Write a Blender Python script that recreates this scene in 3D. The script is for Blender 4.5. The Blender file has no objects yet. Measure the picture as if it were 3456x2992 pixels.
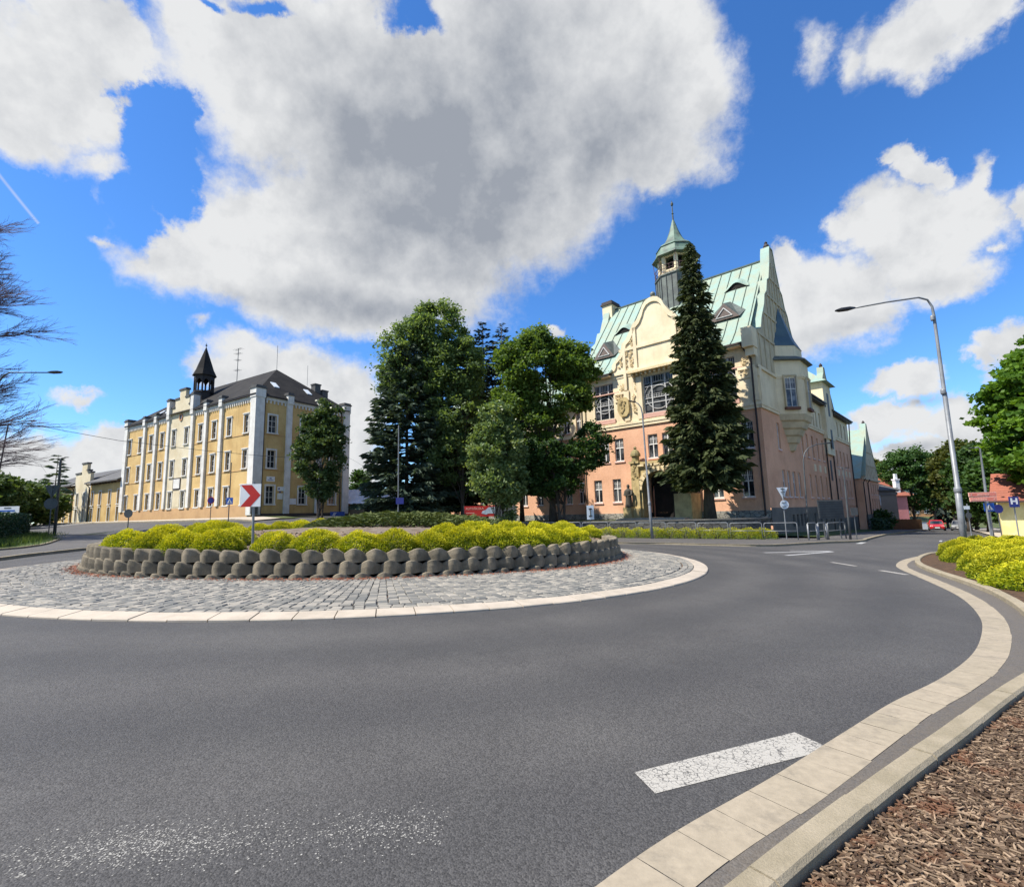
import bpy, bmesh, math, random
import numpy as np
from mathutils import Vector, Matrix

random.seed(7)
RNG = np.random.default_rng(11)
SC = bpy.context.scene
COL = SC.collection
PI = math.pi
R = math.radians

# ------------------------------------------------------------------ camera (solved from the photograph's own lines)
RG = np.array([[0.9996864112641071, -0.02504154815283332, 0.0],
               [0.0034948597231068477, 0.13951868123891753, 0.9902132717454706],
               [-0.024796473325988826, -0.9899027520173195, 0.13956244645007793]])
EYE = np.array([0.0, 0.0, 1.6])
FPX, CX, CY_ = 1700.0, 1728.0, 1496.0
cam = bpy.data.cameras.new("camera")
cam.sensor_fit = 'HORIZONTAL'
cam.sensor_width = 36.0
cam.lens = 36.0 * FPX / 3456.0
cam.clip_start = 0.05
cam.clip_end = 6000
co = bpy.data.objects.new("camera", cam)
COL.objects.link(co)
rt, dn_, fw = RG[:, 0], RG[:, 1], RG[:, 2]
co.matrix_world = Matrix(((rt[0], -dn_[0], -fw[0], EYE[0]), (rt[1], -dn_[1], -fw[1], EYE[1]),
                          (rt[2], -dn_[2], -fw[2], EYE[2]), (0, 0, 0, 1)))
SC.camera = co
SC.view_settings.view_transform = 'Standard'
SC.view_settings.look = 'None'
SC.view_settings.exposure = 0.97
SC.view_settings.gamma = 1.0


def ray(x, y):
    return RG @ np.array([(x - CX) / FPX, (y - CY_) / FPX, 1.0])


def at(x, y, Y):
    """world point seen at survey pixel (x, y) of the 3456 px wide picture, Y metres ahead"""
    d = ray(x, y)
    return EYE + d * (Y / d[1])


# ------------------------------------------------------------------ the two main buildings' frames
AS = R(137.459)
AY = R(147.656)


class Frame:
    """facade frame: u along the wall, d outwards, z up"""
    def __init__(s, o, du, dn):
        s.o = np.array([o[0], o[1], 0.0])
        s.du = np.array([du[0], du[1], 0.0])
        s.dn = np.array([dn[0], dn[1], 0.0])

    def p(s, u, d, z):
        return s.o + s.du * u + s.dn * d + np.array([0, 0, z])

    def rot(s):
        return math.atan2(-s.dn[0], s.dn[1])


dS = (math.cos(AS), math.sin(AS)); nS = (-dS[1], dS[0])
dY = (math.cos(AY), math.sin(AY)); nY = (-dY[1], dY[0])
C_S = (20.69, 41.0)
C_Y = (-26.84, 52.0)
FSA = Frame(C_S, dS, nS)                                   # school, entrance front
FSB = Frame(C_S, (-nS[0], -nS[1]), (-dS[0], -dS[1]))       # school, street front
FYA = Frame(C_Y, dY, nY)                                   # yellow building, long front
FYB = Frame(C_Y, (-nY[0], -nY[1]), (-dY[0], -dY[1]))       # yellow building, end wall


def sstep(a, b, x):
    t = min(1.0, max(0.0, (x - a) / (b - a)))
    return t * t * (3 - 2 * t)


def H(x, y):
    """height of the ground"""
    xc = min(130.0, max(-70.0, x)); yc = min(220.0, max(-50.0, y))
    z = -0.02205 * xc - 0.00378 * yc
    qx, qy = x - C_Y[0], y - C_Y[1]
    w = qx * nY[0] + qy * nY[1]
    u = qx * dY[0] + qy * dY[1]
    s = (1 - sstep(1.0, 17.0, w)) * sstep(-22.0, -4.0, u)
    z -= 0.012 * max(0.0, xc * 0.676 + yc * 0.737 - 50.0) * sstep(15.0, 35.0, x)
    return z * (1 - s) + 1.93 * s


def gpx(x, y, dz=0.0):
    """ground point seen at a survey pixel"""
    d = ray(x, y)
    t, last = 1.0, 0.0
    f = lambda t: EYE[2] + d[2] * t - H(EYE[0] + d[0] * t, EYE[1] + d[1] * t) - dz
    while f(t) > 0 and t < 400:
        last = t
        t *= 1.03
    a, b = last, t
    for _ in range(40):
        m = (a + b) / 2
        if f(m) > 0:
            a = m
        else:
            b = m
    return EYE + d * a


# ------------------------------------------------------------------ mesh builder
class MB:
    def __init__(s):
        s.v, s.f, s.m = [], [], []

    def add(s, vs, fs, m=0):
        b = len(s.v)
        s.v += [tuple(map(float, q)) for q in vs]
        s.f += [tuple(b + i for i in f) for f in fs]
        s.m += [m] * len(fs)
        return s

    def hexa(s, q, m=0):
        """8 corners: bottom ring 0-3, top ring 4-7"""
        return s.add(q, [(0, 3, 2, 1), (4, 5, 6, 7), (0, 1, 5, 4), (1, 2, 6, 5), (2, 3, 7, 6), (3, 0, 4, 7)], m)

    def box(s, x0, x1, y0, y1, z0, z1, m=0):
        return s.hexa([(x0, y0, z0), (x1, y0, z0), (x1, y1, z0), (x0, y1, z0),
                       (x0, y0, z1), (x1, y0, z1), (x1, y1, z1), (x0, y1, z1)], m)

    def fbox(s, F, u0, u1, d0, d1, z0, z1, m=0):
        q = [(u0, d0), (u1, d0), (u1, d1), (u0, d1)]
        return s.hexa([F.p(a, b, z0) for a, b in q] + [F.p(a, b, z1) for a, b in q], m)

    def prism(s, F, pts, d0, d1, m=0):
        """outline in (u, z) pushed from d0 to d1"""
        n = len(pts)
        vs = [F.p(u, d0, z) for u, z in pts] + [F.p(u, d1, z) for u, z in pts]
        fs = [tuple(range(n)), tuple(range(2 * n - 1, n - 1, -1))]
        fs += [(i, (i + 1) % n, n + (i + 1) % n, n + i) for i in range(n)]
        return s.add(vs, fs, m)

    def plan(s, pts, z0, z1, m=0):
        """outline in (x, y); z0 / z1 numbers or per-point lists"""
        n = len(pts)
        za = z0 if hasattr(z0, '__len__') else [z0] * n
        zb = z1 if hasattr(z1, '__len__') else [z1] * n
        vs = [(p[0], p[1], a) for p, a in zip(pts, za)] + [(p[0], p[1], b) for p, b in zip(pts, zb)]
        fs = [tuple(range(n - 1, -1, -1)), tuple(range(n, 2 * n))]
        fs += [(i, (i + 1) % n, n + (i + 1) % n, n + i) for i in range(n)]
        return s.add(vs, fs, m)

    def quad(s, a, b, c, d, m=0):
        return s.add([a, b, c, d], [(0, 1, 2, 3)], m)

    def tube(s, pts, rad, n=8, m=0, cap=True):
        pts = [np.array(p, float) for p in pts]
        k = len(pts)
        rad = rad if hasattr(rad, '__len__') else [rad] * k
        vs = []
        ref = None
        for i, p in enumerate(pts):
            t = pts[min(i + 1, k - 1)] - pts[max(i - 1, 0)]
            t = t / (np.linalg.norm(t) + 1e-9)
            if ref is None:
                ref = np.array([1.0, 0, 0]) if abs(t[0]) < 0.8 else np.array([0, 1.0, 0])
            a = ref - t * (ref @ t)
            a /= np.linalg.norm(a) + 1e-9
            ref = a
            b = np.cross(t, a)
            for j in range(n):
                w = 2 * PI * j / n
                vs.append(p + (a * math.cos(w) + b * math.sin(w)) * rad[i])
        fs = []
        for i in range(k - 1):
            for j in range(n):
                j2 = (j + 1) % n
                fs.append((i * n + j, i * n + j2, (i + 1) * n + j2, (i + 1) * n + j))
        if cap:
            fs.append(tuple(range(n - 1, -1, -1)))
            fs.append(tuple((k - 1) * n + j for j in range(n)))
        return s.add(vs, fs, m)

    def lathe(s, c, prof, n=12, m=0, ph=0.0, sx=1.0, sy=1.0):
        """prof: (radius, z) bottom to top around centre c"""
        vs = []
        for r, z in prof:
            for j in range(n):
                w = ph + 2 * PI * j / n
                vs.append((c[0] + r * sx * math.cos(w), c[1] + r * sy * math.sin(w), c[2] + z))
        k = len(prof)
        fs = [(i * n + j, i * n + (j + 1) % n, (i + 1) * n + (j + 1) % n, (i + 1) * n + j)
              for i in range(k - 1) for j in range(n)]
        fs.append(tuple(range(n - 1, -1, -1)))
        fs.append(tuple((k - 1) * n + j for j in range(n)))
        return s.add(vs, fs, m)

    def wall(s, F, u0, u1, z0, z1, holes, dep=0.28, d=0.0, m=0, mr=None):
        """wall skin with rectangular openings and their reveals; holes: (u0, u1, z0, z1)"""
        mr = m if mr is None else mr
        us = sorted({u0, u1} | {min(max(a, u0), u1) for h in holes for a in h[:2]})
        zs = sorted({z0, z1} | {min(max(a, z0), z1) for h in holes for a in h[2:]})
        for i in range(len(us) - 1):
            for j in range(len(zs) - 1):
                um, zm = (us[i] + us[i + 1]) / 2, (zs[j] + zs[j + 1]) / 2
                if any(h[0] < um < h[1] and h[2] < zm < h[3] for h in holes):
                    continue
                s.quad(F.p(us[i], d, zs[j]), F.p(us[i + 1], d, zs[j]), F.p(us[i + 1], d, zs[j + 1]), F.p(us[i], d, zs[j + 1]), m)
        for a, b, c, e in holes:
            for (p, q) in (((a, c), (b, c)), ((b, c), (b, e)), ((b, e), (a, e)), ((a, e), (a, c))):
                s.quad(F.p(p[0], d, p[1]), F.p(q[0], d, q[1]), F.p(q[0], d - dep, q[1]), F.p(p[0], d - dep, p[1]), mr)
        return s

    def mesh(s, name, mats, off=None, smooth=False):
        me = bpy.data.meshes.new(name)
        v = s.v if off is None else [(a - off[0], b - off[1], c - off[2]) for a, b, c in s.v]
        me.from_pydata(v, [], s.f)
        for mt in (mats if isinstance(mats, (list, tuple)) else [mats]):
            me.materials.append(mt)
        if any(s.m):
            me.polygons.foreach_set('material_index', s.m)
        if smooth:
            me.polygons.foreach_set('use_smooth', [True] * len(s.f))
        me.update()
        return me


def link(name, me, parent=None):
    o = bpy.data.objects.new(name, me)
    COL.objects.link(o)
    if parent is not None:
        o.parent = parent
    return o


def thing(name, label, cat, loc=(0, 0, 0), rz=0.0, group=None):
    o = bpy.data.objects.new(name, None)
    COL.objects.link(o)
    o.location = tuple(float(a) for a in loc)
    o.rotation_euler = (0, 0, rz)
    o.empty_display_size = 0.3
    o['label'] = label
    o['category'] = cat
    if group:
        o['group'] = group
    return o


def tag(o, label, cat, group=None, kind=None):
    o['label'] = label
    o['category'] = cat
    if group:
        o['group'] = group
    if kind:
        o['kind'] = kind
    return o


KEEP = {'standing_seam', 'stucco_relief', 'blind_tracery', 'voussoir', 'gallery_railing', 'lettering', 'notice_print', 'rib', 'boards', 'pedestrian_symbol', 'crest_relief',
        'portal_relief', 'bracket', 'arcade', 'blocks', 'gable_moulding', 'figure', 'stripe', 'grille', 'cornice', 'roof', 'turret', 'window', 'print_line'}


def pieces(mb, gap=0.05):
    """the separate pieces of a mesh: faces that share or nearly touch each other stay together"""
    key, rep = {}, []
    for v in mb.v:
        k = (round(v[0], 2), round(v[1], 2), round(v[2], 2))
        rep.append(key.setdefault(k, len(key)))
    par = list(range(len(key)))

    def find(a):
        while par[a] != a:
            par[a] = par[par[a]]
            a = par[a]
        return a
    for f in mb.f:
        a = find(rep[f[0]])
        for i in f[1:]:
            par[find(rep[i])] = a
    isl = {}
    for i, f in enumerate(mb.f):
        isl.setdefault(find(rep[f[0]]), []).append(i)
    L = []
    for fs in isl.values():
        P = np.array([mb.v[i] for k in fs for i in mb.f[k]])
        L.append([fs, P.min(0) - gap / 2, P.max(0) + gap / 2])
    if len(L) > 400:
        return [mb]
    grp = list(range(len(L)))

    def fg(a):
        while grp[a] != a:
            a = grp[a]
        return a
    for i in range(len(L)):
        for j in range(i):
            if np.all(L[i][1] <= L[j][2]) and np.all(L[j][1] <= L[i][2]):
                grp[fg(i)] = fg(j)
    out = {}
    for i in range(len(L)):
        out.setdefault(fg(i), []).extend(L[i][0])
    res = []
    for fs in sorted(out.values(), key=lambda q: -len(q)):
        m = MB(); mp = {}
        for k in sorted(fs):
            for i in mb.f[k]:
                if i not in mp:
                    mp[i] = len(m.v); m.v.append(mb.v[i])
            m.f.append(tuple(mp[i] for i in mb.f[k])); m.m.append(mb.m[k])
        res.append(m)
    return res


def part(name, mb, mat, parent, world=True, smooth=False, label=None):
    """part built in world coordinates (world=True) under a thing that is not rotated, else in local ones"""
    off = None
    if world:
        off = Vector((0, 0, 0))
        q = parent
        while q is not None:
            off += q.location
            q = q.parent
    if name not in KEEP:
        gs = pieces(mb)
        if 1 < len(gs) <= 60:
            for g_ in gs[1:]:
                q = link(name, g_.mesh(name, mat, off, smooth), parent)
                if label:
                    q['label'] = label
            mb = gs[0]
    o = link(name, mb.mesh(name, mat, off, smooth), parent)
    if label:
        o['label'] = label
    return o


def struct(name, mb, mat, smooth=False, kind='structure'):
    o = link(name, mb.mesh(name, mat, None, smooth))
    o['kind'] = kind
    return o


def copy_tree(o, parent=None):
    c = o.copy()
    COL.objects.link(c)
    if parent is not None:
        c.parent = parent
    for ch in [k for k in list(bpy.data.objects) if k.parent == o]:
        copy_tree(ch, c)
    return c


# ------------------------------------------------------------------ materials
class NT:
    def __init__(s, tree):
        s.t = tree

    def n(s, typ, **kw):
        nd = s.t.nodes.new(typ)
        for k, v in kw.items():
            setattr(nd, k, v)
        return nd

    def l(s, a, b):
        s.t.links.new(a, b)

    def math(s, op, a, b=None, c=None, clamp=False):
        nd = s.n('ShaderNodeMath', operation=op, use_clamp=clamp)
        for i, q in enumerate((a, b, c)):
            if q is None:
                continue
            if isinstance(q, (int, float)):
                nd.inputs[i].default_value = q
            else:
                s.l(q, nd.inputs[i])
        return nd.outputs[0]

    def vmath(s, op, a, b=None, c=None, out=0):
        nd = s.n('ShaderNodeVectorMath', operation=op)
        for i, q in enumerate((a, b, c)):
            if q is None:
                continue
            if isinstance(q, tuple):
                nd.inputs[i].default_value = q
            else:
                s.l(q, nd.inputs[i])
        return nd.outputs[out]

    def noise(s, vec, scale, detail=4, rough=0.55, dist=0.0):
        nd = s.n('ShaderNodeTexNoise')
        nd.inputs['Scale'].default_value = scale
        nd.inputs['Detail'].default_value = detail
        nd.inputs['Roughness'].default_value = rough
        nd.inputs['Distortion'].default_value = dist
        if vec is not None:
            s.l(vec, nd.inputs['Vector'])
        return nd

    def mix(s, fac, a, b, typ='MIX'):
        nd = s.n('ShaderNodeMix', data_type='RGBA', blend_type=typ, clamp_factor=True)
        for i, q in ((0, fac), (6, a), (7, b)):
            if isinstance(q, (int, float)):
                nd.inputs[i].default_value = q
            elif isinstance(q, tuple):
                nd.inputs[i].default_value = (*q[:3], 1)
            else:
                s.l(q, nd.inputs[i])
        return nd.outputs[2]

    def ramp(s, fac, lo, hi):
        nd = s.n('ShaderNodeMapRange', interpolation_type='SMOOTHSTEP', clamp=True)
        nd.inputs[1].default_value = lo
        nd.inputs[2].default_value = hi
        s.l(fac, nd.inputs[0])
        return nd.outputs[0]


def newmat(name):
    m = bpy.data.materials.new(name)
    m.use_nodes = True
    t = NT(m.node_tree)
    b = m.node_tree.nodes['Principled BSDF']
    return m, t, b


def M(name, c1, c2=None, scale=3.0, rough=0.8, fine=0.12, fscale=40.0, bump=0.0, bscale=60.0, spec=0.3, metal=0.0, stretch=None, streak=0.0):
    """painted or mineral surface: two tones in soft patches, fine grain, optional rain streaks and bump"""
    m, t, b = newmat(name)
    pos = t.n('ShaderNodeNewGeometry').outputs['Position']
    if stretch:
        pos = t.vmath('MULTIPLY', pos, stretch)
    c2 = c2 or tuple(a * 0.8 for a in c1)
    n1 = t.noise(pos, scale, 5, 0.6)
    col = t.mix(t.ramp(n1.outputs[0], 0.35, 0.68), c1, c2)
    if fine:
        n2 = t.noise(pos, fscale, 3, 0.6)
        g = t.math('MULTIPLY_ADD', n2.outputs[0], 2 * fine, 1 - fine)
        col = t.mix(1.0, col, t.n('ShaderNodeCombineColor').outputs[0], 'MULTIPLY') if False else t.vmath('SCALE', col)
        sc = col.node
        t.l(g, sc.inputs[3])
    if streak:
        ps = t.vmath('MULTIPLY', pos, (2.5, 2.5, 0.12))
        n3 = t.noise(ps, 1.6, 4, 0.6)
        col = t.mix(t.math('MULTIPLY', t.ramp(n3.outputs[0], 0.5, 0.75), streak), col, tuple(a * 0.45 for a in c1))
    t.l(col, b.inputs['Base Color'])
    b.inputs['Roughness'].default_value = rough
    b.inputs['Specular IOR Level'].default_value = spec
    b.inputs['Metallic'].default_value = metal
    if bump:
        n4 = t.noise(pos, bscale, 4, 0.65)
        bp = t.n('ShaderNodeBump')
        bp.inputs['Strength'].default_value = bump
        bp.inputs['Distance'].default_value = 0.03
        t.l(n4.outputs[0], bp.inputs['Height'])
        t.l(bp.outputs[0], b.inputs['Normal'])
    return m


def leafmat(name, c1, c2, trans=0.35, rough=0.55, c3=None):
    """leaves: colour runs c1 -> c2 with the per-leaf value 'tint', some light passes through"""
    m = bpy.data.materials.new(name)
    m.use_nodes = True
    t = NT(m.node_tree)
    m.node_tree.nodes.remove(m.node_tree.nodes['Principled BSDF'])
    out = m.node_tree.nodes['Material Output']
    at_ = t.n('ShaderNodeAttribute', attribute_name='tint')
    oi = t.n('ShaderNodeObjectInfo')
    col = t.mix(at_.outputs['Fac'], c1, c2)
    g = t.math('MULTIPLY_ADD', oi.outputs['Random'], 0.3, 0.85)
    sc = t.vmath('SCALE', col)
    t.l(g, sc.node.inputs[3])
    p = t.n('ShaderNodeBsdfPrincipled')
    p.inputs['Roughness'].default_value = rough
    p.inputs['Specular IOR Level'].default_value = 0.25
    t.l(sc, p.inputs['Base Color'])
    tr = t.n('ShaderNodeBsdfTranslucent')
    warm = t.mix(1.0, sc, (1.25, 1.2, 0.5), 'MULTIPLY')
    t.l(warm, tr.inputs['Color'])
    mx = t.n('ShaderNodeMixShader')
    mx.inputs[0].default_value = trans
    t.l(p.outputs[0], mx.inputs[1])
    t.l(tr.outputs[0], mx.inputs[2])
    t.l(mx.outputs[0], out.inputs['Surface'])
    return m


def asphalt(name, paint=0.0, wear=(0.4, 0.6), pcol=(0.62, 0.58, 0.5), tone=1.0, specks=False, crack=False):
    m, t, b = newmat(name)
    pos = t.n('ShaderNodeNewGeometry').outputs['Position']
    big = t.noise(pos, 0.35, 4, 0.6)
    mid = t.noise(pos, 2.2, 4, 0.6)
    grain = t.noise(pos, 130.0, 2, 0.7)
    vor = t.n('ShaderNodeTexVoronoi', feature='F1')
    vor.inputs['Scale'].default_value = 95.0
    t.l(pos, vor.inputs['Vector'])
    col = t.mix(t.ramp(big.outputs[0], 0.3, 0.7), tuple(tone * a for a in (0.058, 0.0555, 0.0535)), tuple(tone * a for a in (0.077, 0.0735, 0.0695)))
    col = t.mix(t.math('MULTIPLY', t.ramp(mid.outputs[0], 0.45, 0.75), 0.35), col, (0.086 * tone, 0.083 * tone, 0.078 * tone))
    # wheel paths polished darker round the island, dust gathered between and beside them
    dv = t.vmath('LENGTH', t.vmath('MULTIPLY', t.vmath('SUBTRACT', pos, (-4.977, 19.561, 0)), (1, 1, 0)), out=1)
    wob = t.noise(pos, 0.5, 4, 0.6)
    dv = t.math('ADD', dv, t.math('MULTIPLY', wob.outputs[0], 0.9))
    tr = t.math('MULTIPLY_ADD', t.math('COSINE', t.math('MULTIPLY', t.math('SUBTRACT', dv, 14.1), 3.3)), 0.5, 0.5)
    tr = t.math('MULTIPLY', tr, t.math('LESS_THAN', dv, 19.6))
    col = t.mix(t.math('MULTIPLY', tr, 0.42), col, tuple(tone * a for a in (0.036, 0.036, 0.037)))
    st_ = t.noise(t.vmath('MULTIPLY', pos, (1, 1, 1)), 1.1, 6, 0.72, 0.8)
    col = t.mix(t.math('MULTIPLY', t.ramp(st_.outputs[0], 0.58, 0.75), 0.4), col, tuple(tone * a for a in (0.035, 0.034, 0.033)))
    # stones of the surfacing, each with its own grey
    sepc = t.n('ShaderNodeSeparateColor')
    t.l(vor.outputs['Color'], sepc.inputs[0])
    st = t.math('MULTIPLY_ADD', sepc.outputs[0], 0.75, 0.62)
    g2 = t.math('MULTIPLY_ADD', grain.outputs[0], 0.7, 0.65)
    sc = t.vmath('SCALE', col); t.l(t.math('MULTIPLY', st, g2), sc.node.inputs[3])
    fcol = sc
    if paint:
        w1 = t.noise(pos, 9.0, 6, 0.7)
        w2 = t.noise(pos, 60.0, 3, 0.7)
        msk = t.math('ADD', t.math('MULTIPLY', w1.outputs[0], 0.55), t.math('MULTIPLY', w2.outputs[0], 0.45))
        msk = t.ramp(msk, wear[0], wear[1])
        if specks:
            # only a few stones have kept their paint
            v2 = t.n('ShaderNodeTexVoronoi', feature='F1')
            v2.inputs['Scale'].default_value = 88.0
            t.l(pos, v2.inputs['Vector'])
            s2 = t.n('ShaderNodeSeparateColor')
            t.l(v2.outputs['Color'], s2.inputs[0])
            w3 = t.noise(pos, 3.0, 4, 0.6)
            keep = t.math('GREATER_THAN', s2.outputs[1], t.math('SUBTRACT', 1.36, t.math('MULTIPLY', t.math('ADD', w1.outputs[0], w3.outputs[0]), 0.56)))
            msk = t.math('MULTIPLY', keep, t.ramp(t.math('SUBTRACT', 0.62, v2.outputs['Distance']), 0.05, 0.3))
        if crack:
            vc_ = t.n('ShaderNodeTexVoronoi', feature='DISTANCE_TO_EDGE')
            vc_.inputs['Scale'].default_value = 26.0
            wv = t.noise(pos, 30.0, 3, 0.6)
            t.l(t.vmath('ADD', pos, t.vmath('SCALE', wv.outputs['Color'])), vc_.inputs['Vector'])
            vc_.inputs['Vector'].links[0].from_node.inputs[1].links[0].from_node.inputs[3].default_value = 0.03
            msk = t.math('MULTIPLY', msk, t.math('MAXIMUM', t.ramp(vc_.outputs['Distance'], 0.0, 0.075), t.ramp(w1.outputs[0], 0.47, 0.62)))
        pc = t.mix(w1.outputs[0], pcol, tuple(a * 0.82 for a in pcol))
        fcol = t.mix(t.math('MULTIPLY', msk, paint), fcol, pc)
    t.l(fcol, b.inputs['Base Color'])
    b.inputs['Roughness'].default_value = 0.78
    b.inputs['Specular IOR Level'].default_value = 0.35
    bp = t.n('ShaderNodeBump')
    bp.inputs['Strength'].default_value = 0.55 if not paint or specks else 0.3
    bp.inputs['Distance'].default_value = 0.006
    hgt = t.math('ADD', grain.outputs[0], t.math('MULTIPLY', vor.outputs['Distance'], -1.2))
    t.l(hgt, bp.inputs['Height'])
    t.l(bp.outputs[0], b.inputs['Normal'])
    return m


def tintmat(name, c1, c2, rough=0.85, fine=0.25, fscale=30.0, bump=0.25, spec=0.3, patch=None):
    """mineral pieces whose tone comes from the per-piece value 'tint'"""
    m, t, b = newmat(name)
    pos = t.n('ShaderNodeNewGeometry').outputs['Position']
    a = t.n('ShaderNodeAttribute', attribute_name='tint')
    col = t.mix(a.outputs['Fac'], c1, c2)
    n2 = t.noise(pos, fscale, 4, 0.65)
    if patch:
        n5 = t.noise(pos, 3.2, 5, 0.7)
        col = t.mix(t.math('MULTIPLY', t.ramp(n5.outputs[0], 0.50, 0.66), 0.75), col, patch)
    sc = t.vmath('SCALE', col)
    t.l(t.math('MULTIPLY_ADD', n2.outputs[0], 2 * fine, 1 - fine), sc.node.inputs[3])
    t.l(sc, b.inputs['Base Color'])
    b.inputs['Roughness'].default_value = rough
    b.inputs['Specular IOR Level'].default_value = spec
    bp = t.n('ShaderNodeBump')
    bp.inputs['Strength'].default_value = bump
    bp.inputs['Distance'].default_value = 0.01
    t.l(n2.outputs[0], bp.inputs['Height'])
    t.l(bp.outputs[0], b.inputs['Normal'])
    return m


def copper(name):
    m, t, b = newmat(name)
    pos = t.n('ShaderNodeNewGeometry').outputs['Position']
    n1 = t.noise(pos, 0.45, 4, 0.6)
    ps = t.vmath('MULTIPLY', pos, (1.5, 1.5, 0.35))
    n2 = t.noise(ps, 1.3, 5, 0.7)
    n3 = t.noise(pos, 0.8, 4, 0.75, 0.6)
    n4 = t.noise(pos, 14.0, 4, 0.6)
    col = t.mix(t.ramp(n1.outputs[0], 0.38, 0.66), (0.225, 0.335, 0.29), (0.265, 0.315, 0.24))
    col = t.mix(t.math('MULTIPLY', t.ramp(n2.outputs[0], 0.45, 0.7), 0.7), col, (0.27, 0.275, 0.19))
    col = t.mix(t.math('MULTIPLY', t.ramp(n3.outputs[0], 0.66, 0.74), 0.75), col, (0.13, 0.14, 0.12))
    sc = t.vmath('SCALE', col); t.l(t.math('MULTIPLY_ADD', n4.outputs[0], 0.4, 0.8), sc.node.inputs[3])
    t.l(sc, b.inputs['Base Color'])
    b.inputs['Roughness'].default_value = 0.6
    b.inputs['Specular IOR Level'].default_value = 0.3
    return m


def stonework(name, c1, c2, mortar, scale=2.2):
    m, t, b = newmat(name)
    pos = t.n('ShaderNodeNewGeometry').outputs['Position']
    v = t.n('ShaderNodeTexVoronoi', feature='DISTANCE_TO_EDGE')
    v.inputs['Scale'].default_value = scale
    vc = t.n('ShaderNodeTexVoronoi', feature='F1')
    vc.inputs['Scale'].default_value = scale
    p2 = t.vmath('MULTIPLY', pos, (1, 1, 1.9))
    t.l(p2, v.inputs['Vector']); t.l(p2, vc.inputs['Vector'])
    s = t.n('ShaderNodeSeparateColor')
    t.l(vc.outputs['Color'], s.inputs[0])
    col = t.mix(s.outputs[0], c1, c2)
    n = t.noise(pos, 18, 4, 0.6)
    sc = t.vmath('SCALE', col); t.l(t.math('MULTIPLY_ADD', n.outputs[0], 0.7, 0.65), sc.node.inputs[3])
    e = t.ramp(v.outputs['Distance'], 0.02, 0.07)
    t.l(t.mix(e, mortar, sc), b.inputs['Base Color'])
    b.inputs['Roughness'].default_value = 0.9
    bp = t.n('ShaderNodeBump'); bp.inputs['Strength'].default_value = 0.8; bp.inputs['Distance'].default_value = 0.05
    t.l(t.math('ADD', e, t.math('MULTIPLY', n.outputs[0], 0.4)), bp.inputs['Height'])
    t.l(bp.outputs[0], b.inputs['Normal'])
    return m


def rooftile(name, c1, c2, F=None, row=0.33):
    m, t, b = newmat(name)
    pos = t.n('ShaderNodeNewGeometry').outputs['Position']
    sp = t.n('ShaderNodeSeparateXYZ'); t.l(pos, sp.inputs[0])
    n1 = t.noise(pos, 0.8, 4, 0.6)
    n2 = t.noise(pos, 9, 3, 0.6)
    saw = t.math('FRACT', t.math('DIVIDE', sp.outputs[2], row * 0.6))
    col = t.mix(t.ramp(n1.outputs[0], 0.3, 0.7), c1, c2)
    g = t.math('MULTIPLY', t.math('MULTIPLY_ADD', n2.outputs[0], 0.6, 0.7), t.math('MULTIPLY_ADD', t.math('GREATER_THAN', saw, 0.82), -0.3, 1.0))
    sc = t.vmath('SCALE', col); t.l(g, sc.node.inputs[3])
    t.l(sc, b.inputs['Base Color'])
    b.inputs['Roughness'].default_value = 0.85
    b.inputs['Specular IOR Level'].default_value = 0.15
    bp = t.n('ShaderNodeBump'); bp.inputs['Strength'].default_value = 0.4; bp.inputs['Distance'].default_value = 0.04
    t.l(saw, bp.inputs['Height']); t.l(bp.outputs[0], b.inputs['Normal'])
    return m


def glassmat(name, base=(0.015, 0.018, 0.022), rough=0.06, spec=0.5, curtain=0.0):
    m, t, b = newmat(name)
    pos = t.n('ShaderNodeNewGeometry').outputs['Position']
    n = t.noise(pos, 1.1, 3, 0.5)
    b.inputs['Base Color'].default_value = (*base, 1)
    if curtain:
        t.l(t.mix(t.math('MULTIPLY', t.ramp(n.outputs[0], 0.45, 0.6), curtain), base, (0.30, 0.31, 0.32)), b.inputs['Base Color'])
    bp = t.n('ShaderNodeBump'); bp.inputs['Strength'].default_value = 0.08; bp.inputs['Distance'].default_value = 0.05
    t.l(n.outputs[0], bp.inputs['Height']); t.l(bp.outputs[0], b.inputs['Normal'])
    b.inputs['Roughness'].default_value = rough
    b.inputs['Specular IOR Level'].default_value = spec
    return m


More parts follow.
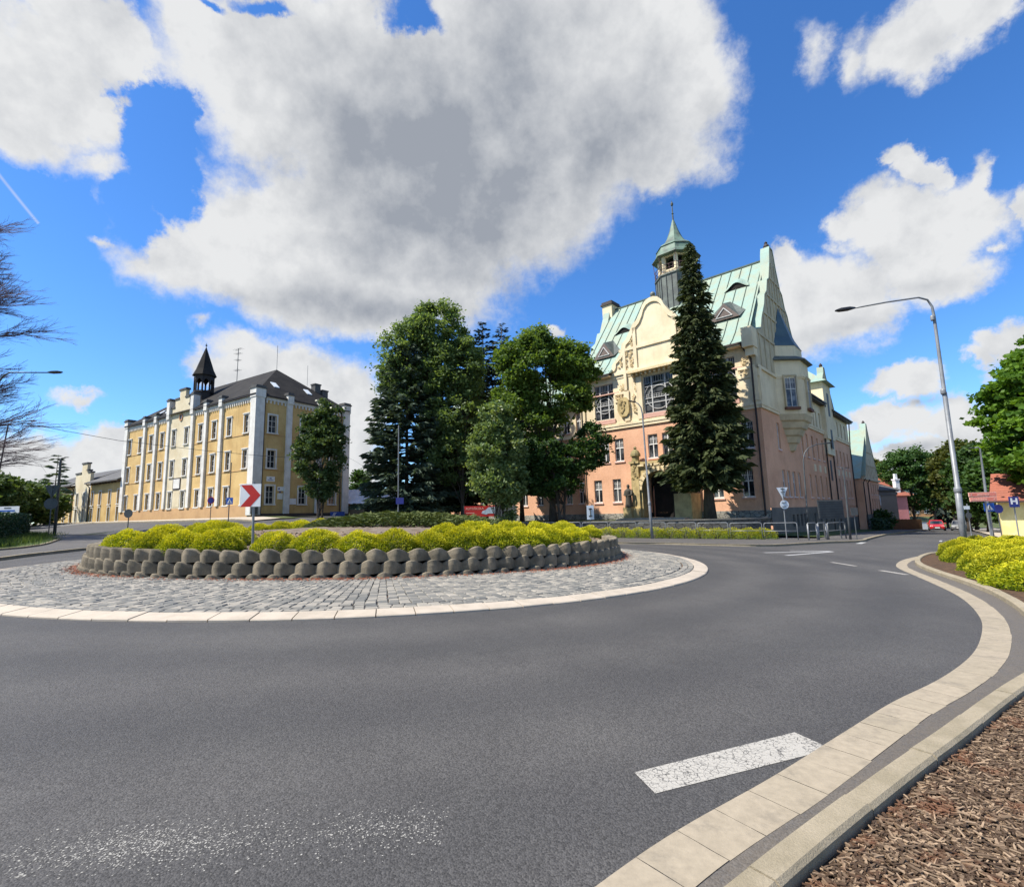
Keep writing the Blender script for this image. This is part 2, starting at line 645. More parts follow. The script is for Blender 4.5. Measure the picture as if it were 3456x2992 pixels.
MT = dict(
    asphalt=asphalt('asphalt'),
    gutter=asphalt('gutter_asphalt', paint=0.6, wear=(0.25, 0.6), pcol=(0.15, 0.125, 0.095), tone=1.35),
    band=asphalt('worn_edge_band', paint=0.96, wear=(0.22, 0.42), pcol=(0.36, 0.295, 0.215)),
    paint=asphalt('worn_white_paint', paint=0.97, wear=(0.33, 0.45), pcol=(0.40, 0.38, 0.335), crack=True),
    oldpaint=asphalt('paint_remnants', paint=0.62, pcol=(0.40, 0.39, 0.36), specks=True),
    farpaint=asphalt('road_paint_far', paint=0.85, wear=(0.3, 0.5), pcol=(0.42, 0.42, 0.41)),
    walk=asphalt('pavement_asphalt', tone=1.1, paint=0.35, wear=(0.4, 0.6), pcol=(0.15, 0.13, 0.11)),
    grass=M('grass', (0.055, 0.085, 0.02), (0.10, 0.10, 0.04), 1.5, 0.95, 0.35, 60, 0.6, 50),
    lawn=M('shaded_lawn', (0.04, 0.075, 0.015), (0.075, 0.095, 0.03), 2.0, 0.95, 0.4, 50, 0.6, 50),
    soil=M('soil', (0.13, 0.095, 0.065), (0.19, 0.155, 0.12), 2.5, 0.95, 0.45, 26, 0.9, 22),
    kerb=M('kerb_concrete', (0.30, 0.255, 0.18), (0.235, 0.20, 0.135), 3, 0.9, 0.22, 60, 0.35, 90),
    ringkerb=M('ring_kerb_granite', (0.43, 0.37, 0.295), (0.36, 0.31, 0.245), 2.5, 0.85, 0.14, 70, 0.2, 90),
    joint=M('joint_moss', (0.075, 0.055, 0.035), (0.12, 0.06, 0.035), 4, 0.95, 0.4, 40),
    slab=tintmat('concrete_slab', (0.275, 0.235, 0.17), (0.305, 0.258, 0.19), 0.9, 0.3, 14, 0.35, patch=(0.215, 0.185, 0.14)),
    block=M('planter_concrete', (0.22, 0.185, 0.13), (0.11, 0.095, 0.068), 2.2, 0.92, 0.3, 35, 0.5, 45),
    needles=M('fallen_needles', (0.30, 0.075, 0.03), (0.19, 0.09, 0.05), 12, 0.95, 0.45, 70, 0.8, 60),
    sett=tintmat('granite_sett', (0.128, 0.128, 0.118), (0.295, 0.27, 0.225), 0.75, 0.22, 30, 0.35),
    chips=tintmat('bark_chips', (0.055, 0.033, 0.019), (0.35, 0.25, 0.16), 0.85, 0.3, 60, 0.3, patch=(0.13, 0.052, 0.024)),
    mulch=M('mulch_base', (0.06, 0.038, 0.023), (0.12, 0.068, 0.037), 9, 0.95, 0.5, 45, 1.0, 40),
    yplaster=M('yellow_plaster', (0.57, 0.40, 0.17), (0.45, 0.295, 0.115), 0.5, 0.9, 0.15, 10, 0.35, 18, streak=0.3),
    ycream=M('cream_plaster', (0.60, 0.53, 0.38), (0.52, 0.44, 0.29), 0.6, 0.9, 0.1, 25, 0.3, 18, streak=0.15),
    ywhite=M('white_plaster', (0.66, 0.645, 0.60), (0.54, 0.52, 0.48), 1.2, 0.85, 0.1, 20, 0.2, 20, streak=0.25),
    yplinth=M('ochre_plinth', (0.50, 0.31, 0.155), (0.43, 0.26, 0.13), 0.7, 0.9, 0.1, 25, 0.3, 18),
    darkplinth=M('dark_plinth', (0.085, 0.065, 0.055), (0.06, 0.05, 0.045), 1.5, 0.9, 0.2),
    slate=rooftile('slate_roof', (0.016, 0.0155, 0.016), (0.03, 0.028, 0.026)),
    slatelight=rooftile('grey_roof', (0.09, 0.09, 0.092), (0.13, 0.127, 0.122)),
    timber=M('dark_timber', (0.028, 0.024, 0.024), (0.045, 0.038, 0.034), 3, 0.75, 0.3, 30),
    pink=M('salmon_plaster', (0.69, 0.395, 0.25), (0.57, 0.315, 0.195), 0.4, 0.92, 0.15, 9, 0.9, 7.0, streak=0.22),
    cream=M('school_cream', (0.74, 0.63, 0.43), (0.63, 0.52, 0.34), 0.5, 0.9, 0.12, 12, 0.3, 16, streak=0.25),
    creamgrey=M('gable_render', (0.54, 0.46, 0.31), (0.42, 0.355, 0.24), 0.9, 0.9, 0.15, 16, 0.5, 14, streak=0.3),
    rose=M('rose_sill', (0.60, 0.36, 0.28), (0.52, 0.30, 0.24), 1.5, 0.85, 0.12),
    relief=M('relief_stucco', (0.70, 0.57, 0.35), (0.56, 0.43, 0.23), 3.5, 0.9, 0.2, 18, 1.2, 9),
    sand=M('sandstone', (0.50, 0.39, 0.19), (0.33, 0.25, 0.12), 1.6, 0.9, 0.22, 16, 0.6, 10, streak=0.35),
    rubble=stonework('rubble_plinth', (0.20, 0.19, 0.165), (0.33, 0.31, 0.26), (0.10, 0.095, 0.085)),
    shadedrubble=stonework('shaded_rubble', (0.075, 0.072, 0.062), (0.13, 0.125, 0.105), (0.04, 0.038, 0.034)),  # darker copy of the rubble, tree shade put into its colour
    basement=M('basement_render', (0.17, 0.155, 0.135), (0.12, 0.115, 0.10), 0.8, 0.9, 0.2, 15, 0.6, 10),
    copper=copper('green_copper'),
    seam=M('copper_seam', (0.085, 0.12, 0.095), (0.06, 0.085, 0.065), 2, 0.7, 0.2),
    darkmetal=M('weathered_lead', (0.075, 0.085, 0.078), (0.13, 0.15, 0.13), 0.9, 0.55, 0.25, 9),
    bluelead=M('blue_lead', (0.045, 0.085, 0.115), (0.07, 0.12, 0.14), 0.9, 0.5, 0.2, 9),
    gutterm=M('gutter_metal', (0.05, 0.035, 0.03), (0.035, 0.028, 0.026), 2, 0.6, 0.15),
    glass=glassmat('window_glass', curtain=0.22),
    glassb=glassmat('curtained_glass', (0.03, 0.035, 0.05), curtain=0.55),
    glassg=glassmat('dusty_glass', (0.028, 0.028, 0.03), 0.15, 0.3, curtain=0.22),
    dark=M('deep_opening', (0.012, 0.010, 0.009), (0.02, 0.017, 0.014), 2, 0.9, 0.2),
    wframe=M('window_paint', (0.72, 0.71, 0.68), (0.62, 0.60, 0.57), 3, 0.6, 0.08),
    gframe=M('grey_window_paint', (0.50, 0.50, 0.48), (0.42, 0.42, 0.41), 3, 0.6, 0.08),
    redtile=rooftile('red_tiles', (0.33, 0.115, 0.075), (0.26, 0.10, 0.07)),
    galv=M('galvanised_steel', (0.22, 0.23, 0.235), (0.155, 0.16, 0.168), 2.5, 0.45, 0.12, 30, spec=0.4, metal=0.1),
    galvd=M('dull_steel', (0.10, 0.107, 0.11), (0.075, 0.08, 0.083), 2.5, 0.5, 0.15, 30, metal=0.3),
    black=M('black_paint', (0.02, 0.021, 0.024), (0.03, 0.03, 0.033), 3, 0.5, 0.1),
    signback=M('sign_back', (0.055, 0.06, 0.062), (0.075, 0.08, 0.08), 2, 0.6, 0.15),
    signlight=M('sign_back_bright', (0.62, 0.66, 0.69), (0.55, 0.6, 0.63), 3, 0.45, 0.08),
    white=M('sign_white', (0.74, 0.74, 0.73), (0.68, 0.68, 0.67), 3, 0.5, 0.05),
    red=M('sign_red', (0.50, 0.03, 0.02), (0.43, 0.025, 0.02), 3, 0.45, 0.06),
    blue=M('sign_blue', (0.02, 0.10, 0.42), (0.02, 0.085, 0.36), 3, 0.45, 0.06),
    navy=M('sign_navy', (0.025, 0.03, 0.19), (0.03, 0.035, 0.16), 3, 0.45, 0.06),
    salmon=M('sign_salmon', (0.78, 0.24, 0.17), (0.70, 0.2, 0.14), 3, 0.5, 0.06),
    palesalmon=M('sign_pale', (0.85, 0.50, 0.38), (0.8, 0.45, 0.35), 3, 0.5, 0.06),
    bark=M('bark', (0.05, 0.04, 0.032), (0.085, 0.07, 0.055), 4, 0.95, 0.35, 20, 0.8, 18, stretch=(1, 1, 0.3)),
    twig=M('purple_twig', (0.115, 0.075, 0.085), (0.17, 0.115, 0.12), 3, 0.9, 0.2),
)

# ------------------------------------------------------------------ daylight: sun, sky, clouds
SUN_AZ = math.atan2(-0.97, -0.24)
SUN_EL = R(54)
sd = Vector((math.sin(SUN_AZ) * math.cos(SUN_EL), math.cos(SUN_AZ) * math.cos(SUN_EL), math.sin(SUN_EL)))
sl = bpy.data.lights.new("sun", 'SUN')
sl.energy = 4.4
sl.angle = R(0.53)
sl.color = (1.0, 0.94, 0.84)
so = bpy.data.objects.new("sun", sl)
COL.objects.link(so)
so.location = (-60, 20, 80)
so.rotation_euler = (-sd).to_track_quat('-Z', 'Y').to_euler()

W = bpy.data.worlds.new("World")
SC.world = W
W.use_nodes = True
wt = NT(W.node_tree)
for nd in list(W.node_tree.nodes):
    W.node_tree.nodes.remove(nd)
sky = wt.n('ShaderNodeTexSky', sky_type='NISHITA')
sky.sun_disc = False
sky.sun_elevation = SUN_EL
sky.sun_rotation = SUN_AZ
sky.altitude = 500
sky.air_density = 1.0
sky.dust_density = 0.3
sky.ozone_density = 2.5
DIR = wt.n('ShaderNodeTexCoord').outputs['Generated']
sx = wt.n('ShaderNodeSeparateXYZ'); wt.l(DIR, sx.inputs[0])
az = wt.math('ARCTAN2', sx.outputs[0], sx.outputs[1])
el = wt.math('ARCSINE', sx.outputs[2])
cmb = wt.n('ShaderNodeCombineXYZ'); wt.l(az, cmb.inputs[0]); wt.l(el, cmb.inputs[1])
P0 = cmb.outputs[0]
wn = wt.noise(DIR, 7.0, 9, 0.62)
wn2 = wt.noise(DIR, 2.4, 3, 0.5)
off = wt.vmath('MULTIPLY', wt.vmath('SUBTRACT', wn.outputs['Color'], (0.5, 0.5, 0.5)), (0.20, 0.17, 0))
off2 = wt.vmath('MULTIPLY', wt.vmath('SUBTRACT', wn2.outputs['Color'], (0.5, 0.5, 0.5)), (0.12, 0.08, 0))
PW = wt.vmath('ADD', wt.vmath('ADD', P0, off), off2)


def azel(x, y):
    d = ray(x * 1.66957, y * 1.66957)
    return math.atan2(d[0], d[1]), math.atan2(d[2], math.hypot(d[0], d[1]))


def blobs(P, L, soft=0.12):
    acc = None
    for x, y, rx, ry, wgt in L:
        a, e = azel(x, y)
        ra = max(abs(azel(x + rx, y)[0] - a), 0.004)
        re = max(abs(azel(x, y + ry)[1] - e), 0.004)
        v = wt.vmath('MULTIPLY_ADD', P, (1 / ra, 1 / re, 0), (-a / ra, -e / re, 0))
        ln = wt.vmath('LENGTH', v, out=1)
        s = wt.math('MULTIPLY_ADD', ln, -wgt, wgt)
        if acc is None:
            acc = s
        else:
            acc = wt.math('SMOOTH_MAX', acc, s, soft)
    return acc


CL = [  # cumulus heads, as directions: (x, y, half width, half height, weight)
    (640, 180, 300, 230, 1.25), (930, 260, 430, 330, 1.5), (1200, 190, 300, 250, 1.35), (1370, 130, 140, 230, 0.9),
    (420, 500, 200, 130, 1.0), (700, 520, 400, 160, 1.3), (960, 470, 170, 110, 0.9), (470, 60, 190, 110, 1.0),
    (1330, 330, 130, 90, 0.8), (1120, 420, 90, 70, 0.6),     (110, 170, 210, 150, 0.95), (60, 270, 130, 70, 0.55), (190, 60, 200, 90, 1.0), (180, 330, 90, 40, 0.4),
    (118, 418, 45, 20, 0.28), (195, 468, 55, 24, 0.34), (412, 664, 34, 20, 0.3), (142, 806, 62, 24, 0.5),
    (70, 930, 200, 70, 0.8), (230, 900, 110, 50, 0.8), (20, 985, 160, 50, 0.7), (150, 985, 120, 40, 0.6),
    (450, 740, 80, 50, 0.7), (580, 740, 150, 90, 0.9), (690, 830, 120, 130, 0.9), (720, 950, 70, 80, 0.8), (520, 690, 60, 30, 0.5),
    (1116, 668, 26, 20, 0.7),
    (1640, 620, 130, 130, 1.0), (1720, 620, 130, 110, 0.9), (1770, 440, 90, 80, 0.95), (1818, 345, 44, 60, 0.85), (1850, 480, 180, 120, 1.2), (1930, 390, 60, 65, 0.85),
    (2040, 430, 55, 55, 0.9), (1930, 540, 120, 60, 0.7), (1600, 520, 50, 40, 0.8),
    (1830, 780, 95, 45, 0.95), (1790, 860, 90, 45, 0.9), (1920, 860, 120, 60, 0.9), (1860, 930, 170, 45, 0.9), (1690, 900, 60, 40, 0.6),
    (2050, 700, 70, 60, 0.9), (2010, 740, 40, 40, 0.6),
    (1860, 60, 190, 100, 0.85), (1720, 130, 50, 90, 0.45), (1640, 90, 36, 80, 0.32), (1960, 30, 110, 60, 0.7),
]
GR = [(900, 340, 430, 320, 1.25), (1040, 160, 230, 260, 1.0), (740, 610, 320, 75, 1.0), (1220, 280, 260, 240, .8), (520, 590, 130, 35, 0.55), (640, 250, 120, 100, 0.5),
      (1200, 300, 140, 150, 0.45), (1720, 670, 150, 35, 0.55), (1860, 590, 150, 35, 0.4), (1870, 815, 110, 20, 0.8), (1830, 905, 120, 18, 0.7), (250, 180, 90, 50, 0.4),
      (1880, 80, 90, 50, 0.3), (1000, 560, 120, 50, 0.5)]
cov = blobs(PW, CL)
HOLE = [(300, 250, 75, 150, 1.15), (325, 350, 75, 80, .9), (830, 15, 80, 75, 1.1), (450, -5, 60, 32, .8), (565, 5, 80, 34, .8), (80, 395, 140, 50, .7), (270, 430, 80, 80, .8), (60, 110, 120, 50, .25)]
cov = wt.math('SUBTRACT', cov, wt.math('MAXIMUM', blobs(PW, HOLE), 0.0))
PG = wt.vmath('ADD', P0, off2)
grey = blobs(PG, GR, 0.3)
SUNV = (-0.03, 0.01, 0.04)
f1 = wt.noise(DIR, 11.0, 9, 0.6)
f2 = wt.noise(wt.vmath('ADD', DIR, SUNV), 11.0, 9, 0.6)
f0 = wt.noise(DIR, 26.0, 8, 0.68)
cc = wt.math('ADD', cov, wt.math('MULTIPLY', wt.math('SUBTRACT', f0.outputs[0], 0.5), 0.42))
# behind the viewer: scattered fair-weather cloud
back = wt.ramp(wt.noise(DIR, 2.6, 8, 0.6).outputs[0], 0.5, 0.62)
isback = wt.math('LESS_THAN', sx.outputs[1], 0.0)
alpha = wt.ramp(cc, -0.07, 0.36)
alpha = wt.math('MAXIMUM', alpha, wt.math('MULTIPLY', back, isback))
shade = wt.math('MULTIPLY', wt.math('SUBTRACT', f2.outputs[0], f1.outputs[0]), 1.25)
g = wt.math('ADD', wt.math('MULTIPLY', wt.ramp(grey, -0.05, 1.0), 0.9), shade)
g = wt.math('ADD', g, 0.06, clamp=True)
ccol = wt.mix(g, (0.80, 0.81, 0.82), (0.335, 0.365, 0.42))
# thin cloud is bluer and dimmer than its bright heads
hs = wt.n('ShaderNodeHueSaturation'); hs.inputs['Saturation'].default_value = 1.2; hs.inputs['Value'].default_value = 1.0
wt.l(sky.outputs[0], hs.inputs['Color'])
tintsky = wt.mix(1.0, hs.outputs[0], (0.76, 0.98, 1.22), 'MULTIPLY')
b1 = wt.n('ShaderNodeBackground'); b1.inputs[1].default_value = 0.095
b2 = wt.n('ShaderNodeBackground'); b2.inputs[1].default_value = 0.52
wt.l(tintsky, b1.inputs[0]); wt.l(ccol, b2.inputs[0])
# the vapour trail, a thin straight line low in the left sky
a0, e0 = azel(-20, 330); a1, e1 = azel(78, 452)
dx_, dy_ = a1 - a0, e1 - e0
ln_ = math.hypot(dx_, dy_)
ux, uy = dx_ / ln_, dy_ / ln_
ss = wt.vmath('DOT_PRODUCT', P0, (ux, uy, 0), out=1)
tt = wt.vmath('DOT_PRODUCT', P0, (-uy, ux, 0), out=1)
s0, t0 = a0 * ux + e0 * uy, -a0 * uy + e0 * ux
along = wt.math('MULTIPLY', wt.math('GREATER_THAN', ss, s0 - 0.1), wt.math('LESS_THAN', ss, s0 + ln_))
across = wt.math('SUBTRACT', 1.0, wt.math('MULTIPLY', wt.math('ABSOLUTE', wt.math('SUBTRACT', tt, t0)), 1 / 0.0028), clamp=True)
trail = wt.math('MULTIPLY', wt.math('MULTIPLY', along, across), 0.45)
alpha = wt.math('MAXIMUM', alpha, trail)
mxs = wt.n('ShaderNodeMixShader')
wt.l(alpha, mxs.inputs[0]); wt.l(b1.outputs[0], mxs.inputs[1]); wt.l(b2.outputs[0], mxs.inputs[2])
wo = wt.n('ShaderNodeOutputWorld')
wt.l(mxs.outputs[0], wo.inputs[0])
W.cycles.sampling_method = 'MANUAL'
W.cycles.sample_map_resolution = 512

# ------------------------------------------------------------------ ground, roads
def gridsheet(name, xs, ys, dz, mat):
    mb = MB()
    nx, ny = len(xs), len(ys)
    vs = [(x, y, H(x, y) + dz) for y in ys for x in xs]
    fs = [(j * nx + i, j * nx + i + 1, (j + 1) * nx + i + 1, (j + 1) * nx + i) for j in range(ny - 1) for i in range(nx - 1)]
    mb.add(vs, fs)
    return struct(name, mb, mat, smooth=True)


def spaced(a, b, st):
    n = max(1, int(round((b - a) / st)))
    return [a + (b - a) * i / n for i in range(n + 1)]


gridsheet('ground', spaced(-1500, -150, 150) + spaced(-140, 140, 10) + spaced(160, 1500, 150),
          spaced(-400, -40, 60) + spaced(-30, 160, 5) + spaced(180, 2500, 150), -0.16, MT['grass'])
gridsheet('road', spaced(-100, 120, 2.0), spaced(-14, 130, 2.0), 0.0, MT['asphalt'])


def slab(name, pts, top, mat, bottom=-0.1, m2=None, kind='structure'):
    """flat-topped raised area following the slope of the ground"""
    bm = bmesh.new()
    tv = [bm.verts.new((x, y, H(x, y) + top)) for x, y in pts]
    f = bm.faces.new(tv)
    if f.normal.z < 0:
        f.normal_flip()
    bmesh.ops.triangulate(bm, faces=[f])
    bv = [bm.verts.new((x, y, H(x, y) + bottom)) for x, y in pts]
    n = len(pts)
    for i in range(n):
        bm.faces.new((tv[i], tv[(i + 1) % n], bv[(i + 1) % n], bv[i]))
    bmesh.ops.recalc_face_normals(bm, faces=bm.faces)
    me = bpy.data.meshes.new(name)
    bm.to_mesh(me); bm.free()
    me.materials.append(mat)
    o = link(name, me)
    if kind:
        o['kind'] = kind
    return o


def smooth_line(pts, n=6):
    """Catmull-Rom through the points"""
    P = [np.array(p, float) for p in pts]
    P = [2 * P[0] - P[1]] + P + [2 * P[-1] - P[-2]]
    out = []
    for i in range(1, len(P) - 2):
        for k in range(n):
            t = k / n
            a, b, c, d = P[i - 1], P[i], P[i + 1], P[i + 2]
            out.append(0.5 * ((2 * b) + (c - a) * t + (2 * a - 5 * b + 4 * c - d) * t * t + (3 * b - a - 3 * c + d) * t ** 3))
    out.append(P[-2])
    return [tuple(q) for q in out]


def ribbon(name, L, Rr, dz, mat, kind='structure', dzr=None):
    """sheet between two lines of equal length"""
    mb = MB()
    n = len(L)
    vs = [(x, y, H(x, y) + dz) for x, y in L] + [(x, y, H(x, y) + (dz if dzr is None else dzr)) for x, y in Rr]
    mb.add(vs, [(i, n + i, n + i + 1, i + 1) for i in range(n - 1)])
    o = link(name, mb.mesh(name, mat))
    o['kind'] = kind
    return o


def offset(line, d):
    out = []
    for i, p in enumerate(line):
        a = np.array(line[max(i - 1, 0)]); b = np.array(line[min(i + 1, len(line) - 1)])
        t = (b - a) / (np.linalg.norm(b - a) + 1e-9)
        out.append((p[0] + t[1] * d, p[1] - t[0] * d))
    return out


def resample(line, n):
    P = np.array(line, float)
    s = np.r_[0, np.cumsum(np.hypot(*np.diff(P, axis=0).T))]
    q = np.linspace(0, s[-1], n)
    return [(float(np.interp(a, s, P[:, 0])), float(np.interp(a, s, P[:, 1]))) for a in q]


def kerb(name, line, wid, top, mat, bottom=-0.1, seg=1.0, gap=0.012, bev=0.02, inner=None):
    """row of kerb stones along a line; wid is to the right of the line"""
    P = np.array(line, float)
    L = float(np.sum(np.hypot(*np.diff(P, axis=0).T)))
    ns = max(2, int(round(L / seg)))
    k = 4
    Q = resample(line, ns * k + 1)
    O = offset(Q, wid)
    I1 = offset(Q, bev); O1 = offset(Q, wid - bev)
    mb = MB()
    rr = random.Random(len(line))
    for s in range(ns):
        jz = rr.uniform(-0.006, 0.006)
        rows = []
        for i in range(k + 1):
            a = s * k + i
            def lerp(A):
                p = np.array(A[a], float)
                if i == 0:
                    p += (np.array(A[a + 1]) - p) * gap * k / seg / 2
                if i == k:
                    p += (np.array(A[a - 1]) - p) * gap * k / seg / 2
                return p
            q, q1, o1, o = lerp(Q), lerp(I1), lerp(O1), lerp(O)
            z = H(q[0], q[1]) + jz
            ti = top if inner is None else inner
            rows += [(q[0], q[1], z + bottom), (q[0], q[1], z + top - bev), (q1[0], q1[1], z + top),
                     (o1[0], o1[1], z + ti), (o[0], o[1], z + ti - bev), (o[0], o[1], z + bottom)]
        fs = []
        for i in range(k):
            for j in range(5):
                fs.append((i * 6 + j, i * 6 + j + 1, (i + 1) * 6 + j + 1, (i + 1) * 6 + j))
        fs.append(tuple(range(6))); fs.append(tuple(k * 6 + j for j in range(5, -1, -1)))
        mb.add(rows, fs)
    return struct(name, mb, mat)


# right foreground: worn painted edge band, gutter strip, kerb and bark bed
BL = [(-1.0, 1.2), (-0.3, 1.9), (0.32, 2.447), (0.545, 2.656), (0.937, 2.951), (1.426, 3.277), (2.127, 3.807), (2.722, 4.254), (3.293, 4.69),
      (3.939, 5.1), (4.81, 5.753), (5.61, 6.45), (6.69, 7.555), (7.38, 8.36), (8.28, 9.57), (9.04, 10.76), (9.87, 12.29), (10.7, 13.89), (11.47, 15.39),
      (12.1, 16.43), (13.04, 17.62), (14.34, 18.99), (16.19, 20.58), (18.6, 22.4), (24, 27.2), (31, 34.4)]
BR = [(-0.2, 1.3), (0.2, 1.9), (0.717, 2.447), (1.0, 2.656), (1.333, 2.911), (1.854, 3.3), (2.46, 3.73), (2.975, 4.105), (3.549, 4.508),
      (4.18, 4.943), (4.9, 5.514), (5.845, 6.343), (6.9, 7.39), (7.58, 8.18), (8.57, 9.567), (9.337, 10.754), (9.947, 11.948), (10.96, 13.885), (11.8, 15.45),
      (12.5, 16.6), (13.5, 17.82), (14.7, 19.05), (16.3, 20.45), (18.7, 22.3), (24.1, 27.05), (31.1, 34.3)]
bl = smooth_line(BL, 5)
bl = resample(bl, 400)
kk = np.hanning(15); kk /= kk.sum()
B_ = np.array(bl)
Bs = np.stack([np.convolve(np.r_[[B_[0, c]] * 7, B_[:, c], [B_[-1, c]] * 7], kk, 'valid') for c in (0, 1)], 1)
bl = [tuple(p) for p in Bs]
br = offset(bl, .29)


def slabs(name, line, wid, dz, seg, mat):
    """flush row of concrete slabs with open joints; tone differs from slab to slab"""
    P = np.array(line, float)
    L = float(np.sum(np.hypot(*np.diff(P, axis=0).T)))
    ns = int(L / seg)
    k = 3
    Q = resample(line, ns * k + 1); O = offset(Q, wid)
    mb = MB(); tv = []
    rr = random.Random(17)
    for s in range(ns):
        tn = rr.betavariate(2, 2)
        ga, gb = rr.uniform(.0008, .003), rr.uniform(.0008, .003)
        w_ = rr.uniform(-.006, .006)
        vs = []
        for i in range(k + 1):
            q, o_ = np.array(Q[s * k + i]), np.array(O[s * k + i])
            o_ = o_ + (o_ - q) * w_ / wid
            if i in (0, k):
                t_ = np.array(Q[min(s * k + i + 1, ns * k)]) - np.array(Q[max(s * k + i - 1, 0)])
                t_ = t_ / np.linalg.norm(t_) * (ga if i == 0 else -gb)
                q = q + t_; o_ = o_ + t_
            for f_ in (0, .34, .68, 1):
                p = q + (o_ - q) * f_ + rr.uniform(-.0012, .0012)
                vs.append((p[0], p[1], H(p[0], p[1]) + dz))
        mb.add(vs, [(i * 4 + j, i * 4 + j + 1, (i + 1) * 4 + j + 1, (i + 1) * 4 + j) for i in range(k) for j in range(3)])
        tv += [tn] * len(vs)
    me = mb.mesh(name, mat)
    a_ = me.attributes.new('tint', 'FLOAT', 'POINT'); a_.data.foreach_set('value', tv)
    o = link(name, me); o['kind'] = 'structure'
    return o


slabs('edge_slabs', bl, .29, 0.0035, .33, MT['slab'])

KL = [(-0.6, 1.30), (0.2, 1.88), (0.96, 2.447), (1.196, 2.624), (1.687, 2.98), (2.411, 3.49), (3.08, 3.948), (4.013, 4.608), (4.99, 5.26), (6.2, 6.02), (8.0, 7.0), (12.0, 8.9)]
kl = smooth_line(KL, 6)
kerb('kerb', kl, 0.15, 0.075, MT['kerb'])
kr = offset(kl, 0.152)
near_bed = kr + [(12.5, -4), (-3, -4), (-2.2, 0.6)]
slab('bark_bed', near_bed, 0.008, MT['mulch'], -0.12)

FL = [(12.5, 10.0), (9.6, 8.35), (8.35, 7.95), (7.95, 8.12), (8.096, 8.37), (8.696, 9.16), (9.597, 10.49), (10.39, 11.94), (11.04, 13.23), (11.85, 14.84), (12.66, 16.26),
      (13.62, 17.6), (14.77, 18.97), (16.35, 20.57), (18.39, 22.16), (24.2, 26.9), (31.2, 34.15)]
fl = smooth_line(FL, 6)
kerb('kerb.001', fl, 0.16, 0.10, MT['kerb'])
fr_ = offset(fl, 0.165)
slab('planting_bed', fr_ + [(34, 33), (36, 30), (33, 20), (20, 10)], 0.065, MT['mulch'], -0.1)
slab('gutter', br[10:392] + fl[::-1] + kl[::-1][:-3], 0.002, MT['gutter'], 0.0)


def marking(name, px, mat=MT['paint'], dz=0.008):
    P = [gpx(x, y) for x, y in px]
    mb = MB()
    mb.add([(p[0], p[1], H(p[0], p[1]) + dz) for p in P], [tuple(range(len(P)))])
    return struct(name, mb, mat)


def mark_xy(name, pts, mat=MT['paint'], dz=None):
    mb = MB()
    if dz is None:
        dz = 0.003 if math.hypot(*pts[0]) < 8 else (0.006 if math.hypot(*pts[0]) < 40 else 0.03)
    mb.add([(x, y, H(x, y) + dz) for x, y in pts], [tuple(range(len(pts)))])
    return struct(name, mb, mat)


mark_xy('road_marking', [(0.718, 3.437), (0.784, 3.192), (2.0, 3.69), (2.137, 3.815), (2.053, 4.028)])
fk = MB()
rf_ = random.Random(41)
n_ = 0
while n_ < 2300:
    x = rf_.uniform(-2.5, -.4); y = 2.78 + .12 * (x + 1.4) + rf_.gauss(0, .1)
    dens = (.25 + .75 * max(0, math.sin((x + 2.6) * 2.1)) ** 2) * (1.0 if x > -1.0 else .55)
    if rf_.random() > dens or y < 2.5 or y > 3.25:
        continue
    n_ += 1
    r = rf_.uniform(.0015, .0062) * (1.5 if rf_.random() < .05 else 1)
    k = rf_.choice((4, 5, 6)); a0 = rf_.uniform(0, 6)
    z = H(x, y) + .0012
    fk.add([(x + r * rf_.uniform(.6, 1.2) * math.cos(a0 + 6.283 * i / k), y + r * rf_.uniform(.6, 1.2) * math.sin(a0 + 6.283 * i / k), z) for i in range(k)], [tuple(range(k))])
struct('worn_road_marking', fk, M('paint_flakes', (0.33, 0.32, 0.29), (0.17, 0.165, 0.15), 25, .8, .3, 90))


def dash(name, a, b, w=0.13, mat=MT['paint']):
    a = np.array(a); b = np.array(b)
    t = (b - a) / np.linalg.norm(b - a)
    n_ = np.array([-t[1], t[0]]) * w / 2
    return mark_xy(name, [tuple(a - n_), tuple(b - n_), tuple(b + n_), tuple(a + n_)], mat)


dash('road_marking.002', (10.95, 17.87), (10.87, 16.5), 0.14)
dash('road_marking.003', (10.72, 15.2), (10.65, 14.1), 0.16)
dash('road_marking.004', (10.9, 22.5), (14.3, 23.2), 0.25, MT['farpaint'])
dash('road_marking.005', (11.0, 20.9), (14.2, 23.0), 0.22, MT['farpaint'])
dash('road_marking.006', (12.7, 23.75), (14.3, 23.35), 0.2, MT['farpaint'])
dash('road_marking.007', (19.6, 29.3), (21.0, 30.9), 0.3, MT['farpaint'])
dash('road_marking.008', (25.6, 30.9), (26.9, 32.4), 0.14, MT['farpaint'])
for i in range(7):   # crossing in front of the yellow building
    q = FYA.p(8 + i * 1.6 + 18, 5.2, 0); r_ = FYA.p(8 + i * 1.6 + 16.6, 9.4, 0)
    dash('road_marking.%03d' % (9 + i), q[:2], r_[:2], 0.6, MT['farpaint'])
ef = [(-39.5, 43.6), (-33.2, 40.0), (-28.5, 37.4), (-24.2, 35.8)]
ribbon('edge_marking', smooth_line(ef), offset(smooth_line(ef), -0.5), 0.012, MT['farpaint'])

# ------------------------------------------------------------------ the roundabout's island
RC = (-4.977, 19.561)
RO = 11.505


def pol(c, r, a):
    return (c[0] + r * math.cos(a), c[1] + r * math.sin(a))


t0_ = R(-107.897)
line = [pol(RC, RO, t0_ + 2 * PI * i / 456) for i in range(457)]
kerb('ring_kerb', line[::-1], 0.40, 0.035, MT['ringkerb'], -0.1, 0.6345, 0.018, 0.015, inner=0.075)

